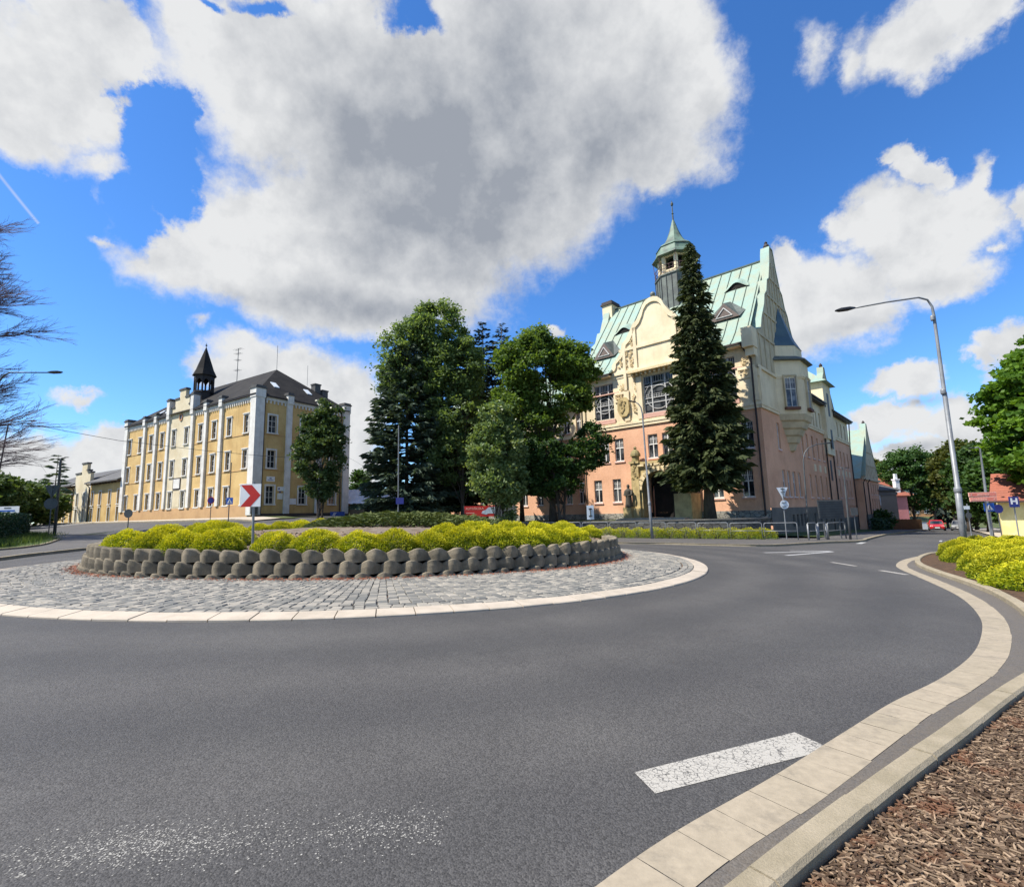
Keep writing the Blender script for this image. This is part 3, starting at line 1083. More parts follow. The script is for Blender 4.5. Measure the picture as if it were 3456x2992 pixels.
# wall line measured at its foot
WC = (-5.3, 21.6)
foot = [(-13.9, 16.6), (-12.39, 14.66), (-11.29, 13.94), (-10.42, 13.5), (-8.4, 12.98), (-6.49, 12.8), (-4.74, 12.86), (-3.44, 12.98), (-2.31, 13.3), (-1.07, 13.82), (0.04, 14.35), (1.42, 15.37),
        (2.9, 17.0), (4.0, 19.2)]
wa = [math.atan2(y - WC[1], x - WC[0]) for x, y in foot]
wr = [math.hypot(x - WC[0], y - WC[1]) for x, y in foot]
wa += [R(10), R(50), R(90), R(130), R(170), R(196)]
wr += [9.6, 9.0, 8.6, 9.0, 9.6, 9.95]
wa = [a % (2 * PI) for a in wa]
od = sorted(range(len(wa)), key=lambda i: wa[i])
WA = np.array([wa[i] for i in od]); WR = np.array([wr[i] for i in od])
# smooth the radius a little
ths = np.linspace(0, 2 * PI, 721)
raw = np.interp(ths, WA, WR, period=2 * PI)
ker = np.hanning(61); ker /= ker.sum()
smo = np.convolve(np.r_[raw[-61:-1], raw, raw[1:61]], ker, 'same')[60:-60]


def wrad(a):
    return float(np.interp(a % (2 * PI), ths, smo))


# sett paving: two courses along the kerb, then rows that run towards the middle
def setts():
    V, F, T = [], [], []
    rs = random.Random(21)

    def stone(p00, p10, p11, p01, z, tint):
        """four plan corners, slightly cushioned top"""
        b = len(V)
        c = (np.array(p00) + p10 + p11 + p01) / 4
        for q in (p00, p10, p11, p01):
            q = np.array(q) + (c - q) * 0.045
            V.append((q[0], q[1], H(q[0], q[1]) + 0.01))
        for q in (p00, p10, p11, p01):
            q = np.array(q) + (c - q) * 0.05
            V.append((q[0], q[1], H(q[0], q[1]) + z - 0.016))
        for q in (p00, p10, p11, p01):
            q = np.array(q) + (c - q) * 0.2
            V.append((q[0] + rs.uniform(-.006, .006), q[1] + rs.uniform(-.006, .006), H(q[0], q[1]) + z + rs.uniform(-.004, .004)))
        for i in range(4):
            j = (i + 1) % 4
            F.append((b + i, b + j, b + 4 + j, b + 4 + i))
            F.append((b + 4 + i, b + 4 + j, b + 8 + j, b + 8 + i))
        F.append((b + 8, b + 9, b + 10, b + 11))
        T.extend([tint] * 12)

    r1 = RO - 0.405
    for c in range(2):
        a = 0.0
        ra, rb = r1 - c * 0.165, r1 - (c + 1) * 0.165
        while a < 2 * PI - 0.012:
            w = rs.uniform(0.17, 0.27) / ra
            w = min(w, 2 * PI - a)
            stone(pol(RC, ra, a), pol(RC, ra, a + w), pol(RC, rb, a + w), pol(RC, rb, a), 0.078, rs.random() ** 1.3)
            a += w
    rin = r1 - 0.33
    ncol = int(2 * PI * rin / 0.205)
    for k in range(ncol):
        a0, a1 = 2 * PI * k / ncol, 2 * PI * (k + 1) / ncol
        am = (a0 + a1) / 2
        # where this row meets the wall
        rr_ = rin
        d = np.array([math.cos(am), math.sin(am)])
        while rr_ > 3:
            x, y = RC[0] + d[0] * rr_, RC[1] + d[1] * rr_
            if math.hypot(x - WC[0], y - WC[1]) < wrad(math.atan2(y - WC[1], x - WC[0])) + 0.02:
                break
            rr_ -= 0.05
        r = rin - rs.uniform(-.0, .06)
        while r > rr_:
            ln = rs.uniform(0.15, 0.23)
            rb = max(r - ln, rr_ - 0.1)
            j = rs.uniform(-.0012, .0012)
            stone(pol(RC, r, a0 + j), pol(RC, r, a1 + j), pol(RC, rb, a1 + j), pol(RC, rb, a0 + j), 0.082 + rs.uniform(-.006, .008), rs.random() ** 1.3)
            r = rb
    me = bpy.data.meshes.new('sett_apron')
    me.from_pydata(V, [], F)
    at_ = me.attributes.new('tint', 'FLOAT', 'POINT')
    at_.data.foreach_set('value', T)
    me.materials.append(MT['sett'])
    o = link('sett_apron', me)
    o['kind'] = 'structure'


setts()
mbj = MB()
na = 144
vs = []
for i in range(na):
    a = 2 * PI * i / na
    for r in (RO - 0.39, 6.0):
        x, y = pol(RC, r, a)
        vs.append((x, y, H(x, y) + 0.042))
mbj.add(vs, [(2 * i, 2 * ((i + 1) % na), 2 * ((i + 1) % na) + 1, 2 * i + 1) for i in range(na)])
struct('sett_bedding', mbj, MT['joint'])

# fallen reddish needles along the foot of the wall
nb = MB()
rn = random.Random(5)
for i in range(5200):
    a = R(rn.uniform(-176, 5))
    dd = abs(rn.gauss(0, 0.17))
    if rn.random() > 0.35 + 0.65 * (math.sin(a * 7.3) * 0.5 + 0.5):
        continue
    x, y = pol(WC, wrad(a) + 0.05 + dd, a)
    z = H(x, y) + 0.088 + rn.uniform(0, 0.03) * max(0, 1 - dd * 4)
    w = rn.uniform(0, PI); ln = rn.uniform(0.015, 0.05); th = rn.uniform(0.006, 0.015)
    cx_, sx_ = math.cos(w), math.sin(w)
    nb.quad((x - cx_ * ln, y - sx_ * ln, z), (x + sx_ * th, y - cx_ * th, z + rn.uniform(0, .012)), (x + cx_ * ln, y + sx_ * ln, z + rn.uniform(0, .014)), (x - sx_ * th, y + cx_ * th, z))
o = struct('fallen_needles', nb, MT['needles'], kind='stuff')
tag(o, 'rusty red fallen needles gathered along the foot of the planter wall', 'fallen needles', kind='stuff')


# planter wall: three stepped courses of humped concrete blocks
def block_mesh(k):
    rs = random.Random(k)
    mb = MB()
    nx = 16
    wid, hh, dep = 0.53, 0.31, 0.24
    rows = []
    hump = 0.115 + rs.uniform(-.015, .02)
    for i in range(nx + 1):
        s = -1 + 2 * i / nx
        x = s * wid / 2
        core = (0.5 + 0.5 * math.cos(PI * s)) ** 0.62
        front = 0.165 * core - .02                     # rounded belly
        top = hh - 0.085 + hump * core + rs.uniform(-.003, .003)
        back = -dep
        rows += [(x, front, 0), (x, front + 0.012 * core, top * 0.55), (x, front - 0.006, top - 0.02), (x, front - 0.03, top), (x, back, top - 0.035), (x, back, 0)]
    fs = []
    for i in range(nx):
        for j in range(5):
            fs.append((i * 6 + j, i * 6 + j + 1, (i + 1) * 6 + j + 1, (i + 1) * 6 + j))
    fs.append(tuple(range(5, -1, -1))); fs.append(tuple(nx * 6 + j for j in range(6)))
    mb.add(rows, [f[::-1] for f in fs])
    return mb


bmeshes = [block_mesh(k).mesh('block', MT['block']) for k in range(6)]
wall = thing('retaining_wall', 'low grey planter wall of three stepped courses of humped concrete blocks round the island', 'retaining wall', (WC[0], WC[1], H(*WC)))
places = []
for row, (zz, inset) in enumerate(((-0.135, 0.10), (0.16, 0.19), (0.455, 0.28))):
    Rm = 9.2 - inset
    # walk the perimeter with even spacing
    per = 0.0
    fine_t = np.linspace(0, 2 * PI, 2001)
    px_ = np.array([pol(WC, wrad(a) - inset, a) for a in fine_t])
    s_ = np.r_[0, np.cumsum(np.hypot(*np.diff(px_, axis=0).T))]
    nblk = int(s_[-1] / 0.53)
    for i in range(nblk):
        q = ((i + 0.5 * (row % 2)) / nblk) * s_[-1]
        a = float(np.interp(q % s_[-1], s_, fine_t))
        x, y = pol(WC, wrad(a) - inset, a)
        x2, y2 = pol(WC, wrad(a + 0.01) - inset, a + 0.01)
        places.append((x, y, H(x, y) + zz, math.atan2(y2 - y, x2 - x) + PI, row))
places.sort(key=lambda p: math.hypot(p[0], p[1]) + (3 if p[4] == 0 else 0))
rest = MB()
rb_ = random.Random(9)
for i, (x, y, z, a, row) in enumerate(places):
    if i < 100:
        b = link('block', bmeshes[i % 6], wall)
        b.location = (x - WC[0], y - WC[1] , z - H(*WC) + rb_.uniform(-.008, .008))
        b.rotation_euler = (rb_.uniform(-.02, .02), 0, a + rb_.uniform(-.04, .04))
    else:
        me = bmeshes[i % 6]
        ca, sa = math.cos(a), math.sin(a)
        vs = [(x + v.co.x * ca - v.co.y * sa, y + v.co.x * sa + v.co.y * ca, z + v.co.z) for v in me.vertices]
        rest.add(vs, [tuple(p.vertices) for p in me.polygons])
o = part('blocks', rest, MT['block'], wall)
o['kind'] = 'stuff'


def soil_z(x, y):
    a = math.atan2(y - WC[1], x - WC[0])
    t = min(1.0, math.hypot(x - WC[0], y - WC[1]) / (wrad(a) - 0.4))
    return H(x, y) + 0.60 + 0.62 * (1 - t * t)


ms = MB()
rsl = random.Random(4)
nr_ = 26
vs = [(WC[0], WC[1], soil_z(*WC))]
for k in range(1, nr_ + 1):
    for i in range(120):
        a = 2 * PI * i / 120
        r = (wrad(a) - 0.36) * k / nr_
        x, y = pol(WC, r, a)
        vs.append((x, y, soil_z(x, y) + rsl.uniform(-.02, .03)))
fs = [(0, 1 + i, 1 + (i + 1) % 120) for i in range(120)]
for k in range(nr_ - 1):
    for i in range(120):
        j = (i + 1) % 120
        fs.append((1 + k * 120 + i, 1 + (k + 1) * 120 + i, 1 + (k + 1) * 120 + j, 1 + k * 120 + j))
ms.add(vs, fs)
struct('island_soil', ms, MT['soil'], smooth=True)
# stones and bark lying on the island's soil
rs_ = random.Random(31)
pc = MB()
tv_ = []
for i in range(2600):
    a = R(rs_.uniform(-190, 15))
    r = (wrad(a) - 0.36) * math.sqrt(rs_.uniform(0.25, 1))
    x, y = pol(WC, r, a)
    z = soil_z(x, y)
    s = rs_.uniform(0.015, 0.05)
    w = rs_.uniform(0, PI)
    q = [(math.cos(w + k * PI / 2) * s * (1.6 if k % 2 else 1), math.sin(w + k * PI / 2) * s * (1.6 if k % 2 else 1)) for k in range(4)]
    n0 = len(pc.v)
    pc.add([(x + a_, y + b_, z - .01) for a_, b_ in q] + [(x + a_ * .6, y + b_ * .6, z + s * rs_.uniform(.4, 1)) for a_, b_ in q],
           [(4, 5, 6, 7), (0, 1, 5, 4), (1, 2, 6, 5), (2, 3, 7, 6), (3, 0, 4, 7)])
    tv_ += [rs_.random()] * 8
me = pc.mesh('bark_and_gravel', MT['chips'])
at_ = me.attributes.new('tint', 'FLOAT', 'POINT'); at_.data.foreach_set('value', tv_)
o = link('bark_and_gravel', me)
tag(o, 'brown bark and pale gravel scattered over the soil of the island', 'gravel', kind='stuff')

# bark chips in the near bed
nv = 42000
cv = MB(); tvv = []
rc_ = random.Random(77)
NBP = [(kr[i][0], kr[i][1]) for i in range(len(kr))]


def right_of_kerb(x, y):
    return y < np.interp(x, [p[0] for p in NBP], [p[1] for p in NBP])


cnt = 0
while cnt < nv:
    y = 1.2 + 5.0 * rc_.random() ** 1.35
    x = rc_.uniform(0.6, 6.5)
    if not right_of_kerb(x - 0.02, y + 0.02) or x > y * 1.12 + 0.3:
        continue
    cnt += 1
    z = H(x, y) + 0.006
    ln = rc_.uniform(0.006, 0.026) * (2.0 if rc_.random() < .07 else 1); wd = rc_.uniform(0.002, 0.0075); th = rc_.uniform(.002, .006)
    w = rc_.uniform(0, PI); ti = rc_.uniform(-.35, .35)
    ca, sa = math.cos(w), math.sin(w)
    up = rc_.uniform(0, 0.022)
    pts = []
    for (a_, b_) in ((-1, -1), (1, -.7), (1, .8), (-1, 1)):
        pts.append((x + ca * ln * a_ - sa * wd * b_, y + sa * ln * a_ + ca * wd * b_, z + up + 0.004 + ti * ln * a_ * .5 + abs(ti) * ln * .5))
    cv.add(pts + [(p[0], p[1], p[2] + th) for p in pts], [(4, 5, 6, 7), (0, 1, 5, 4), (1, 2, 6, 5), (2, 3, 7, 6), (3, 0, 4, 7)])
    t_ = rc_.random() ** 2.4
    tvv += [t_] * 8
me = cv.mesh('bark_mulch', MT['chips'])
at_ = me.attributes.new('tint', 'FLOAT', 'POINT'); at_.data.foreach_set('value', tvv)
o = link('bark_mulch', me)
tag(o, 'brown and grey shredded bark mulch covering the near bed beside the kerb', 'bark mulch', kind='stuff')

# ------------------------------------------------------------------ pavements and verges further out
# left corner: pavement with kerb, and the planted corner behind it
LK = [(-15.5, 4.0), (-17.6, 12.0), (-19.0, 17.5), (-19.5, 19.46), (-19.94, 20.59), (-20.46, 22.2), (-21.0, 24.4), (-22.2, 29.0), (-24.5, 33.2), (-28.6, 37.2), (-33.2, 39.9), (-39.7, 43.8), (-52, 51.5)]
lk = smooth_line(LK, 6)
kerb('kerb.002', lk, -0.15, 0.12, MT['kerb'])
LI = [(-20, 4), (-21.6, 14), (-23.89, 23.78), (-24.41, 25.48), (-26.22, 28.58), (-29.85, 33.36), (-32.0, 36.0), (-34.3, 37.6), (-38, 39.6), (-52, 46.5)]
li = smooth_line(LI, 6)
ribbon('pavement', resample(offset(lk, -0.155), 80), resample(li, 80), 0.105, MT['walk'])
kerb('kerb.003', li, -0.1, 0.19, MT['kerb'], 0.0)
ribbon('verge', resample(offset(li, -0.1), 60), resample([(-60, 4), (-60, 20), (-62, 40), (-62, 44)], 60), 0.16, MT['lawn'])

# strip with bushes and pavement in front of the school
SK = [(-30.0, 36.4), (-22, 36.6), (-14, 36.6), (-6, 34.9), (0.5, 32.6), (3.5, 31.2), (6.21, 29.75), (8.22, 29.3), (9.82, 28.3), (11.71, 27.25), (12.8, 26.95), (14.2, 27.3), (16.0, 28.5), (18, 29.7), (20.5, 30.9),
      (22.2, 32.4), (23.34, 33.87), (30.6, 42.1), (40.1, 52.7), (47.3, 60.6), (62, 77)]
sk = smooth_line(SK, 6)
kerb('kerb.004', sk, -0.16, 0.11, MT['kerb'])
sk2 = offset(sk, -0.165)
wide = [(-32.0, 42.0), (-26, 42.2), (-16, 42.2), (-9, 41.6), (-4, 40.6), (1, 39.2), (5, 38.0), (7.8, 37.0), (9.6, 36.2), (11.3, 35.3), (13.5, 34.1), (15.6, 33.1), (17.8, 32.9), (19.5, 33.8), (21.0, 35.0),
        (21.6, 36.0), (22.0, 36.4), (27.4, 42.4), (36.0, 52.2), (43.5, 61.0), (59, 78)]
ribbon('pavement.001', resample(sk2, 90), resample(wide, 90), 0.10, MT['walk'])
# raised lawn in front of the school, held by a low wall
LAWN_Z = 0.85
wl = [(-21.0, 43.6), (-14, 43.4), (-8, 42.8), (-3, 41.7), (2, 40.3), (6, 39.0), (9, 38.0), (12, 36.9), (14.5, 36.2), (17.0, 36.2), (18.6, 37.2), (20.2, 40.3)]
wl = smooth_line(wl, 4)
back = [tuple(FSA.p(u, -3, 0)[:2]) for u in (0, 8, 16, 24, 34, 46, 58)]
mb = MB()
bk = resample(back[::-1], 80); wf = resample(wl, 80)
mb.add([(x, y, LAWN_Z - 0.04) for x, y in wf] + [(x, y, LAWN_Z) for x, y in bk], [(i, 80 + i, 81 + i, i + 1) for i in range(79)])
struct('school_lawn', mb, MT['lawn'])
t = thing('garden_wall', 'low dark stone retaining wall along the school lawn behind the railings', 'wall', (wl[20][0], wl[20][1], H(*wl[20])))
mb = MB(); mc = MB()
o2 = offset(wl, -0.35); o3 = offset(wl, 0.05); o4 = offset(wl, -0.42)
for i in range(len(wl) - 1):
    za, zb = H(*wl[i]) - .1, H(*wl[i + 1]) - .1
    mb.hexa([(*wl[i], za), (*wl[i + 1], zb), (*o2[i + 1], zb), (*o2[i], za), (*wl[i], LAWN_Z), (*wl[i + 1], LAWN_Z), (*o2[i + 1], LAWN_Z), (*o2[i], LAWN_Z)])
    mc.hexa([(*o3[i], LAWN_Z), (*o3[i + 1], LAWN_Z), (*o4[i + 1], LAWN_Z), (*o4[i], LAWN_Z), (*o3[i], LAWN_Z + .09), (*o3[i + 1], LAWN_Z + .09), (*o4[i + 1], LAWN_Z + .09), (*o4[i], LAWN_Z + .09)])
part('wall', mb, MT['shadedrubble'], t)
part('coping', mc, MT['basement'], t)
ribbon('verge.001', resample([(21.6, 36.0), (22.0, 36.4), (27.4, 42.4), (36.0, 52.2), (43.5, 61.0), (59, 78)], 40), resample([tuple(FSB.p(u, -1, 0)[:2]) for u in (-2, 4, 14, 28, 40, 62)], 40), 0.13, MT['lawn'])
# in front of the yellow building
yk = [tuple(FYA.p(u, 4.6, 0)[:2]) for u in (-8, 0, 10, 20, 30, 45, 60, 80)]
yk = smooth_line(yk, 3)
kerb('kerb.005', yk, 0.16, 0.12, MT['kerb'])
ribbon('pavement.002', offset(yk, 0.165), offset(yk, 2.6), 0.1, MT['ringkerb'])
ribbon('verge.002', offset(yk, 2.6), offset(yk, 4.7), 0.09, MT['grass'])
yb_ = smooth_line([(-18.0, 43.6), (-21.5, 47.2), tuple(FYA.p(-8, 4.6, 0)[:2])], 5)
ribbon('verge.003', resample([(-30, 36.8), (-32, 42), (-36, 50)], 12)[:1] * 12, resample(yb_, 12), 0.05, MT['grass']) if False else None
fyv = [tuple(FYB.p(u, 0.1, 0)[:2]) for u in (-1.5, 4, 12, 24, 45)]
ribbon('verge.003', resample(fyv, 30), resample([tuple(FYB.p(u, d_, 0)[:2]) for u, d_ in ((-4.5, 2.5), (3, 8), (8, 14), (14, 22), (30, 45))], 30), 0.07, MT['grass'])
# right side of the street
ribbon('pavement.003', resample([(28.0, 29.0), (32.93, 34.9), (44.5, 48.6), (61.8, 69.0), (90, 101)], 40), resample([(33, 29.5), (36.0, 34.3), (47.5, 46.0), (64.5, 66.5), (93, 99)], 40), 0.10, MT['ringkerb'])
ribbon('verge.004', resample([(33, 29.5), (36.0, 34.3), (47.5, 46.0), (64.5, 66.5), (93, 99)], 40), resample([(70, 20), (75, 30), (85, 40), (100, 60), (120, 90)], 40), 0.08, MT['grass'])

# distant wooded hills beyond the street
hm = MB()
rh = random.Random(2)
pts = []
for k, (dist, base) in enumerate(((900, 46), (1500, 96))):
    n = 60
    ring = []
    for i in range(n + 1):
        a = R(24 + 46 * i / n)
        h_ = base * (0.8 + 0.25 * math.sin(i * 0.37 + k) + 0.1 * math.sin(i * 1.3)) + rh.uniform(-2, 2)
        ring.append((a, h_))
    vs = []
    for a, h_ in ring:
        for (dd, z) in ((dist, -40), (dist + 120, h_ * .7), (dist + 260, h_), (dist + 500, -20)):
            vs.append((dd * math.sin(a), dd * math.cos(a), z))
    hm.add(vs, [(i * 4 + j, i * 4 + j + 1, i * 4 + j + 5, i * 4 + j + 4) for i in range(n) for j in range(3)])
struct('hills', hm, M('far_forest', (0.022, 0.05, 0.045), (0.035, 0.065, 0.05), 0.02, 0.95, 0.4, 0.3), smooth=True)

# ------------------------------------------------------------------ windows shared by the buildings
def win_small(w, h, trim=0.13, glass='glassg', hood=True):
    """casement in a white plaster surround; local x along wall, y outwards, z up"""
    f = MB()
    f.box(-w / 2 - trim, -w / 2, 0.0, 0.05, -0.02, h + trim)
    f.box(w / 2, w / 2 + trim, 0.0, 0.05, -0.02, h + trim)
    f.box(-w / 2, w / 2, 0.0, 0.05, h, h + trim)
    if hood:
        f.box(-w / 2 - trim - 0.08, w / 2 + trim + 0.08, 0.0, 0.12, h + trim, h + trim + 0.1)
    f.box(-w / 2 - trim - 0.04, w / 2 + trim + 0.04, 0.0, 0.13, -0.14, -0.02)
    y0, y1 = -0.20, -0.14
    for x0, x1, z0, z1 in ((-w / 2, -w / 2 + .05, 0, h), (w / 2 - .05, w / 2, 0, h), (-w / 2 + .05, w / 2 - .05, 0, .05), (-w / 2 + .05, w / 2 - .05, h - .05, h),
                           (-.025, .025, .05, h - .05)):
        f.box(x0, x1, y0, y1, z0, z1, 0)
    for q in (0.36, 0.68):
        f.box(-w / 2 + .07, -.035, y0 + .01, y1 - .01, h * q - .02, h * q + .02)
        f.box(.035, w / 2 - .07, y0 + .01, y1 - .01, h * q - .02, h * q + .02)
    g = MB().quad((-w / 2 + .03, -.175, .03), (w / 2 - .03, -.175, .03), (w / 2 - .03, -.175, h - .03), (-w / 2 + .03, -.175, h - .03))
    return f.mesh('window', MT['ywhite']), g.mesh('pane', MT[glass])


def win_school(w, h, bars=2, mat='wframe', glass='glass', sill=True, rose=True, narrow=False):
    f = MB()
    y0, y1 = -0.22, -0.14
    b = 0.06
    zt = h * 0.58
    f.box(-w / 2, -w / 2 + b, y0, y1, 0, h); f.box(w / 2 - b, w / 2, y0, y1, 0, h)
    f.box(-w / 2 + b, w / 2 - b, y0, y1, 0, b); f.box(-w / 2 + b, w / 2 - b, y0, y1, h - b, h)
    f.box(-w / 2 + b, w / 2 - b, y0 + .002, y1 + .02, zt - .045, zt + .045)
    if not narrow:
        f.box(-.04, .04, y0 + .004, y1 + .01, b, zt - .045); f.box(-.04, .04, y0 + .004, y1 + .01, zt + .045, h - b)
        for s in (-1, 1):
            for k in range(1, bars + 1):
                x = s * (.04 + (w / 2 - b - .04) * k / (bars + 1))
                f.box(x - .013, x + .013, y0 + .02, y1 - .02, zt + .045, h - b)
        f.box(-w / 2 + b, -.04, y0 + .025, y1 - .015, zt + (h - zt) * .52 - .013, zt + (h - zt) * .52 + .013)
        f.box(.04, w / 2 - b, y0 + .025, y1 - .015, zt + (h - zt) * .52 - .013, zt + (h - zt) * .52 + .013)
    if sill:
        f.box(-w / 2 - .05, w / 2 + .05, -.12, .06, -.06, -.002, 0)
    if rose:
        f.box(-w / 2 - .1, w / 2 + .1, -.02, .09, -.18, -.062, 1)
    g = MB().quad((-w / 2 + .02, -.185, .02), (w / 2 - .02, -.185, .02), (w / 2 - .02, -.185, h - .02), (-w / 2 + .02, -.185, h - .02))
    return f.mesh('window', [MT[mat], MT['rose']]), g.mesh('pane', MT[glass])


def put_window(parent, F, u, z, pair, d=0.0, name='window'):
    o = link(name, pair[0], parent)
    p = F.p(u, d, z)
    o.location = (p[0] - parent.location[0], p[1] - parent.location[1], p[2] - parent.location[2])
    o.rotation_euler = (0, 0, F.rot())
    link('pane', pair[1], o)
    return o


# ------------------------------------------------------------------ yellow building
YL, YW = 31.2, 11.7
t = thing('yellow_building', 'tall three-storey yellow building with white piers, dark hipped roof and stepped central gable', 'building', (C_Y[0], C_Y[1], 1.9))
UW = [1.75, 5.1, 8.25, 11.25, 14.45, 17.55, 20.75, 23.75, 26.9, 30.0]
ROWS = [(3.35, 5.25), (7.17, 9.08), (10.97, 12.95)]
ww = 0.86
holes = [(u - ww / 2, u + ww / 2, a, b) for u in UW for a, b in ROWS]
BAY0, BAY1 = 13.3, 18.7
mb = MB()
mb.wall(FYA, 0, BAY0, 3.3, 14.45, [h_ for h_ in holes if h_[1] < BAY0], 0.24)
mb.wall(FYA, BAY1, YL, 3.3, 14.45, [h_ for h_ in holes if h_[0] > BAY1], 0.24)
UB = [1.87, 5.75, 9.75]
wb = 0.92
holesb = [(u - wb / 2, u + wb / 2, a, b) for u in UB for a, b in ROWS]
mb.wall(FYB, 0, YW, 2.35, 14.45, holesb, 0.24)
mb.quad(FYA.p(YL, 0, 1), FYA.p(YL, -YW, 1), FYA.p(YL, -YW, 14.8), FYA.p(YL, 0, 14.8))
mb.quad(FYA.p(0, -YW, 1), FYA.p(YL, -YW, 1), FYA.p(YL, -YW, 14.8), FYA.p(0, -YW, 14.8))
part('wall', mb, MT['yplaster'], t)
mb = MB()
mb.wall(FYA, BAY0, BAY1, 3.3, 14.45, [h_ for h_ in holes if BAY0 < h_[0] < BAY1], 0.3, 0.07)
g_ = [(13.3, 14.45), (18.7, 14.45), (18.7, 15.75), (17.75, 15.75), (17.75, 16.75), (16.75, 16.75), (16.75, 17.8), (15.25, 17.8), (15.25, 16.75), (14.25, 16.75), (14.25, 15.75), (13.3, 15.75)]
mb.prism(FYA, g_, -0.35, 0.07)
mb.fbox(FYA, 15.2, 16.8, 0.075, 0.10, 3.45, 5.25)
part('gable_bay', mb, MT['ycream'], t, label='cream central bay with a stepped gable')
mb = MB()
for a, b, z in ((13.25, 14.3, 15.75), (14.2, 15.3, 16.75), (15.1, 16.9, 17.8), (16.7, 17.8, 16.75), (17.7, 18.75, 15.75)):
    mb.fbox(FYA, a, b, -0.42, 0.16, z, z + 0.16)
    mb.fbox(FYA, a + .04, b - .04, -0.38, 0.12, z + .162, z + 0.24)
part('gable_coping', mb, MT['slatelight'], t)
mb = MB()
mb.fbox(FYA, 15.1, 16.9, .08, .14, 5.55, 6.95)
part('plaque', mb, MT['gutterm'], t, label='dark framed wall plaque')
mb = MB(); mb.fbox(FYA, 15.24, 16.76, .142, .15, 5.69, 6.81)
part('plaque_panel', mb, MT['ywhite'], t)
mb = MB()
c = FYA.p(16.0, 0.08, 14.4)
ring = []
for r_, d_ in ((0.42, 0.08), (0.42, 0.16), (0.3, 0.16), (0.3, 0.09)):
    ring.append([FYA.p(16 + r_ * math.cos(2 * PI * k / 20), d_, 14.4 + 1.15 * r_ * math.sin(2 * PI * k / 20)) for k in range(20)])
vs = [p for r_ in ring for p in r_]
mb.add(vs, [(i * 20 + k, i * 20 + (k + 1) % 20, (i + 1) * 20 + (k + 1) % 20, (i + 1) * 20 + k) for i in range(3) for k in range(20)])
part('oculus', mb, M('oculus_brick', (0.42, 0.22, 0.12), (0.5, 0.3, 0.16)), t)
mb = MB(); mb.add([FYA.p(16 + .3 * math.cos(2 * PI * k / 20), 0.085, 14.4 + .345 * math.sin(2 * PI * k / 20)) for k in range(20)], [tuple(range(20))])
part('oculus_pane', mb, MT['glassg'], t)
# plinths
mb = MB(); mb.fbox(FYA, -0.05, YL, -0.2, 0.1, 0.6, 3.3)
part('plinth', mb, MT['yplinth'], t)
mb = MB(); mb.fbox(FYB, 0.12, YW, -0.2, 0.08, 0.6, 2.35)
part('plinth', mb, MT['darkplinth'], t, label='dark brown plinth of the end wall')
# frieze with little arches, eaves cornice
mb = MB()
for F, L in ((FYA, YL), (FYB, YW)):
    segs = [(0, BAY0), (BAY1, YL)] if F is FYA else [(0, YW)]
    for a, b in segs:
        mb.fbox(F, a, b, -0.1, 0.07, 14.45, 14.8)
        n = int((b - a) / 0.42)
        for i in range(n):
            u = a + (b - a) * (i + .5) / n
            mb.fbox(F, u - .07, u + .07, 0.0, 0.12, 14.12, 14.44)
part('frieze', mb, MT['ywhite'], t)
mb = MB()
for a, b in ((-.25, BAY0), (BAY1, YL + .2)):
    mb.fbox(FYA, a, b, -0.2, 0.34, 14.8, 14.93)
mb.fbox(FYB, -.3, YW + .2, -0.2, 0.3, 14.802, 14.925)
part('gutter', mb, MT['gutterm'], t)
# white piers
for F, U, wd in ((FYA, [6.65, 9.95, 13.05, 18.95, 22.3, 25.5], .56), (FYB, [3.75, 7.7], .62)):
    for u in U:
        tp = 16.75 if F is FYA and u in (13.05, 18.95) else 15.35
        mb = MB()
        z0 = 3.3 if F is FYA else 2.3
        mb.fbox(F, u - wd / 2, u + wd / 2, -0.3, 0.24, z0, 14.4)
        mb.fbox(F, u - wd / 2 - .06, u + wd / 2 + .06, -0.4, 0.36, 14.4, tp)
        mb.fbox(F, u - wd / 2 - .13, u + wd / 2 + .13, -0.48, 0.44, tp, tp + .14, 1)
        mb.fbox(F, u - wd / 2 - .04, u + wd / 2 + .04, -0.4, 0.35, tp + .141, tp + .32, 1)
        part('pier', mb, [MT['ywhite'], MT['slatelight']], t)
for (u, d, wd) in ((0.25, -0.25, 1.0), (0.25, -YW + .1, .9), (YL - .2, -.2, .9)):
    mb = MB()
    mb.fbox(FYA, u - wd / 2, u + wd / 2, d - wd / 2, d + wd / 2, 2.2 if u < 1 else 3.2, 14.6)
    mb.fbox(FYA, u - wd / 2 - .06, u + wd / 2 + .06, d - wd / 2 - .06, d + wd / 2 + .06, 14.6, 15.55)
    mb.fbox(FYA, u - wd / 2 - .14, u + wd / 2 + .14, d - wd / 2 - .14, d + wd / 2 + .14, 15.55, 15.69, 1)
    mb.fbox(FYA, u - wd / 2 - .05, u + wd / 2 + .05, d - wd / 2 - .05, d + wd / 2 + .05, 15.691, 15.88, 1)
    part('corner_pier', mb, [MT['ywhite'], MT['slatelight']], t)
# string courses under the windows
mb = MB()
for z in (6.95, 10.75):
    for a, b in ((0.8, BAY0 - .3), (BAY1 + .3, YL - .7)):
        mb.fbox(FYA, a, b, -.05, .045, z - .05, z)
    mb.fbox(FYB, 0.8, YW - .5, -.05, .045, z - .05, z)
part('string_course', mb, MT['yplinth'], t)
pa = win_small(ww, 1.9)
pbw = win_small(wb, 1.9, 0.17, 'glass', False)
for u in UW:
    for a, b in ROWS:
        put_window(t, FYA, u, a, pa, 0.07 if BAY0 < u < BAY1 else 0.0)
for u in UB:
    for a, b in ROWS:
        put_window(t, FYB, u, a, pbw)
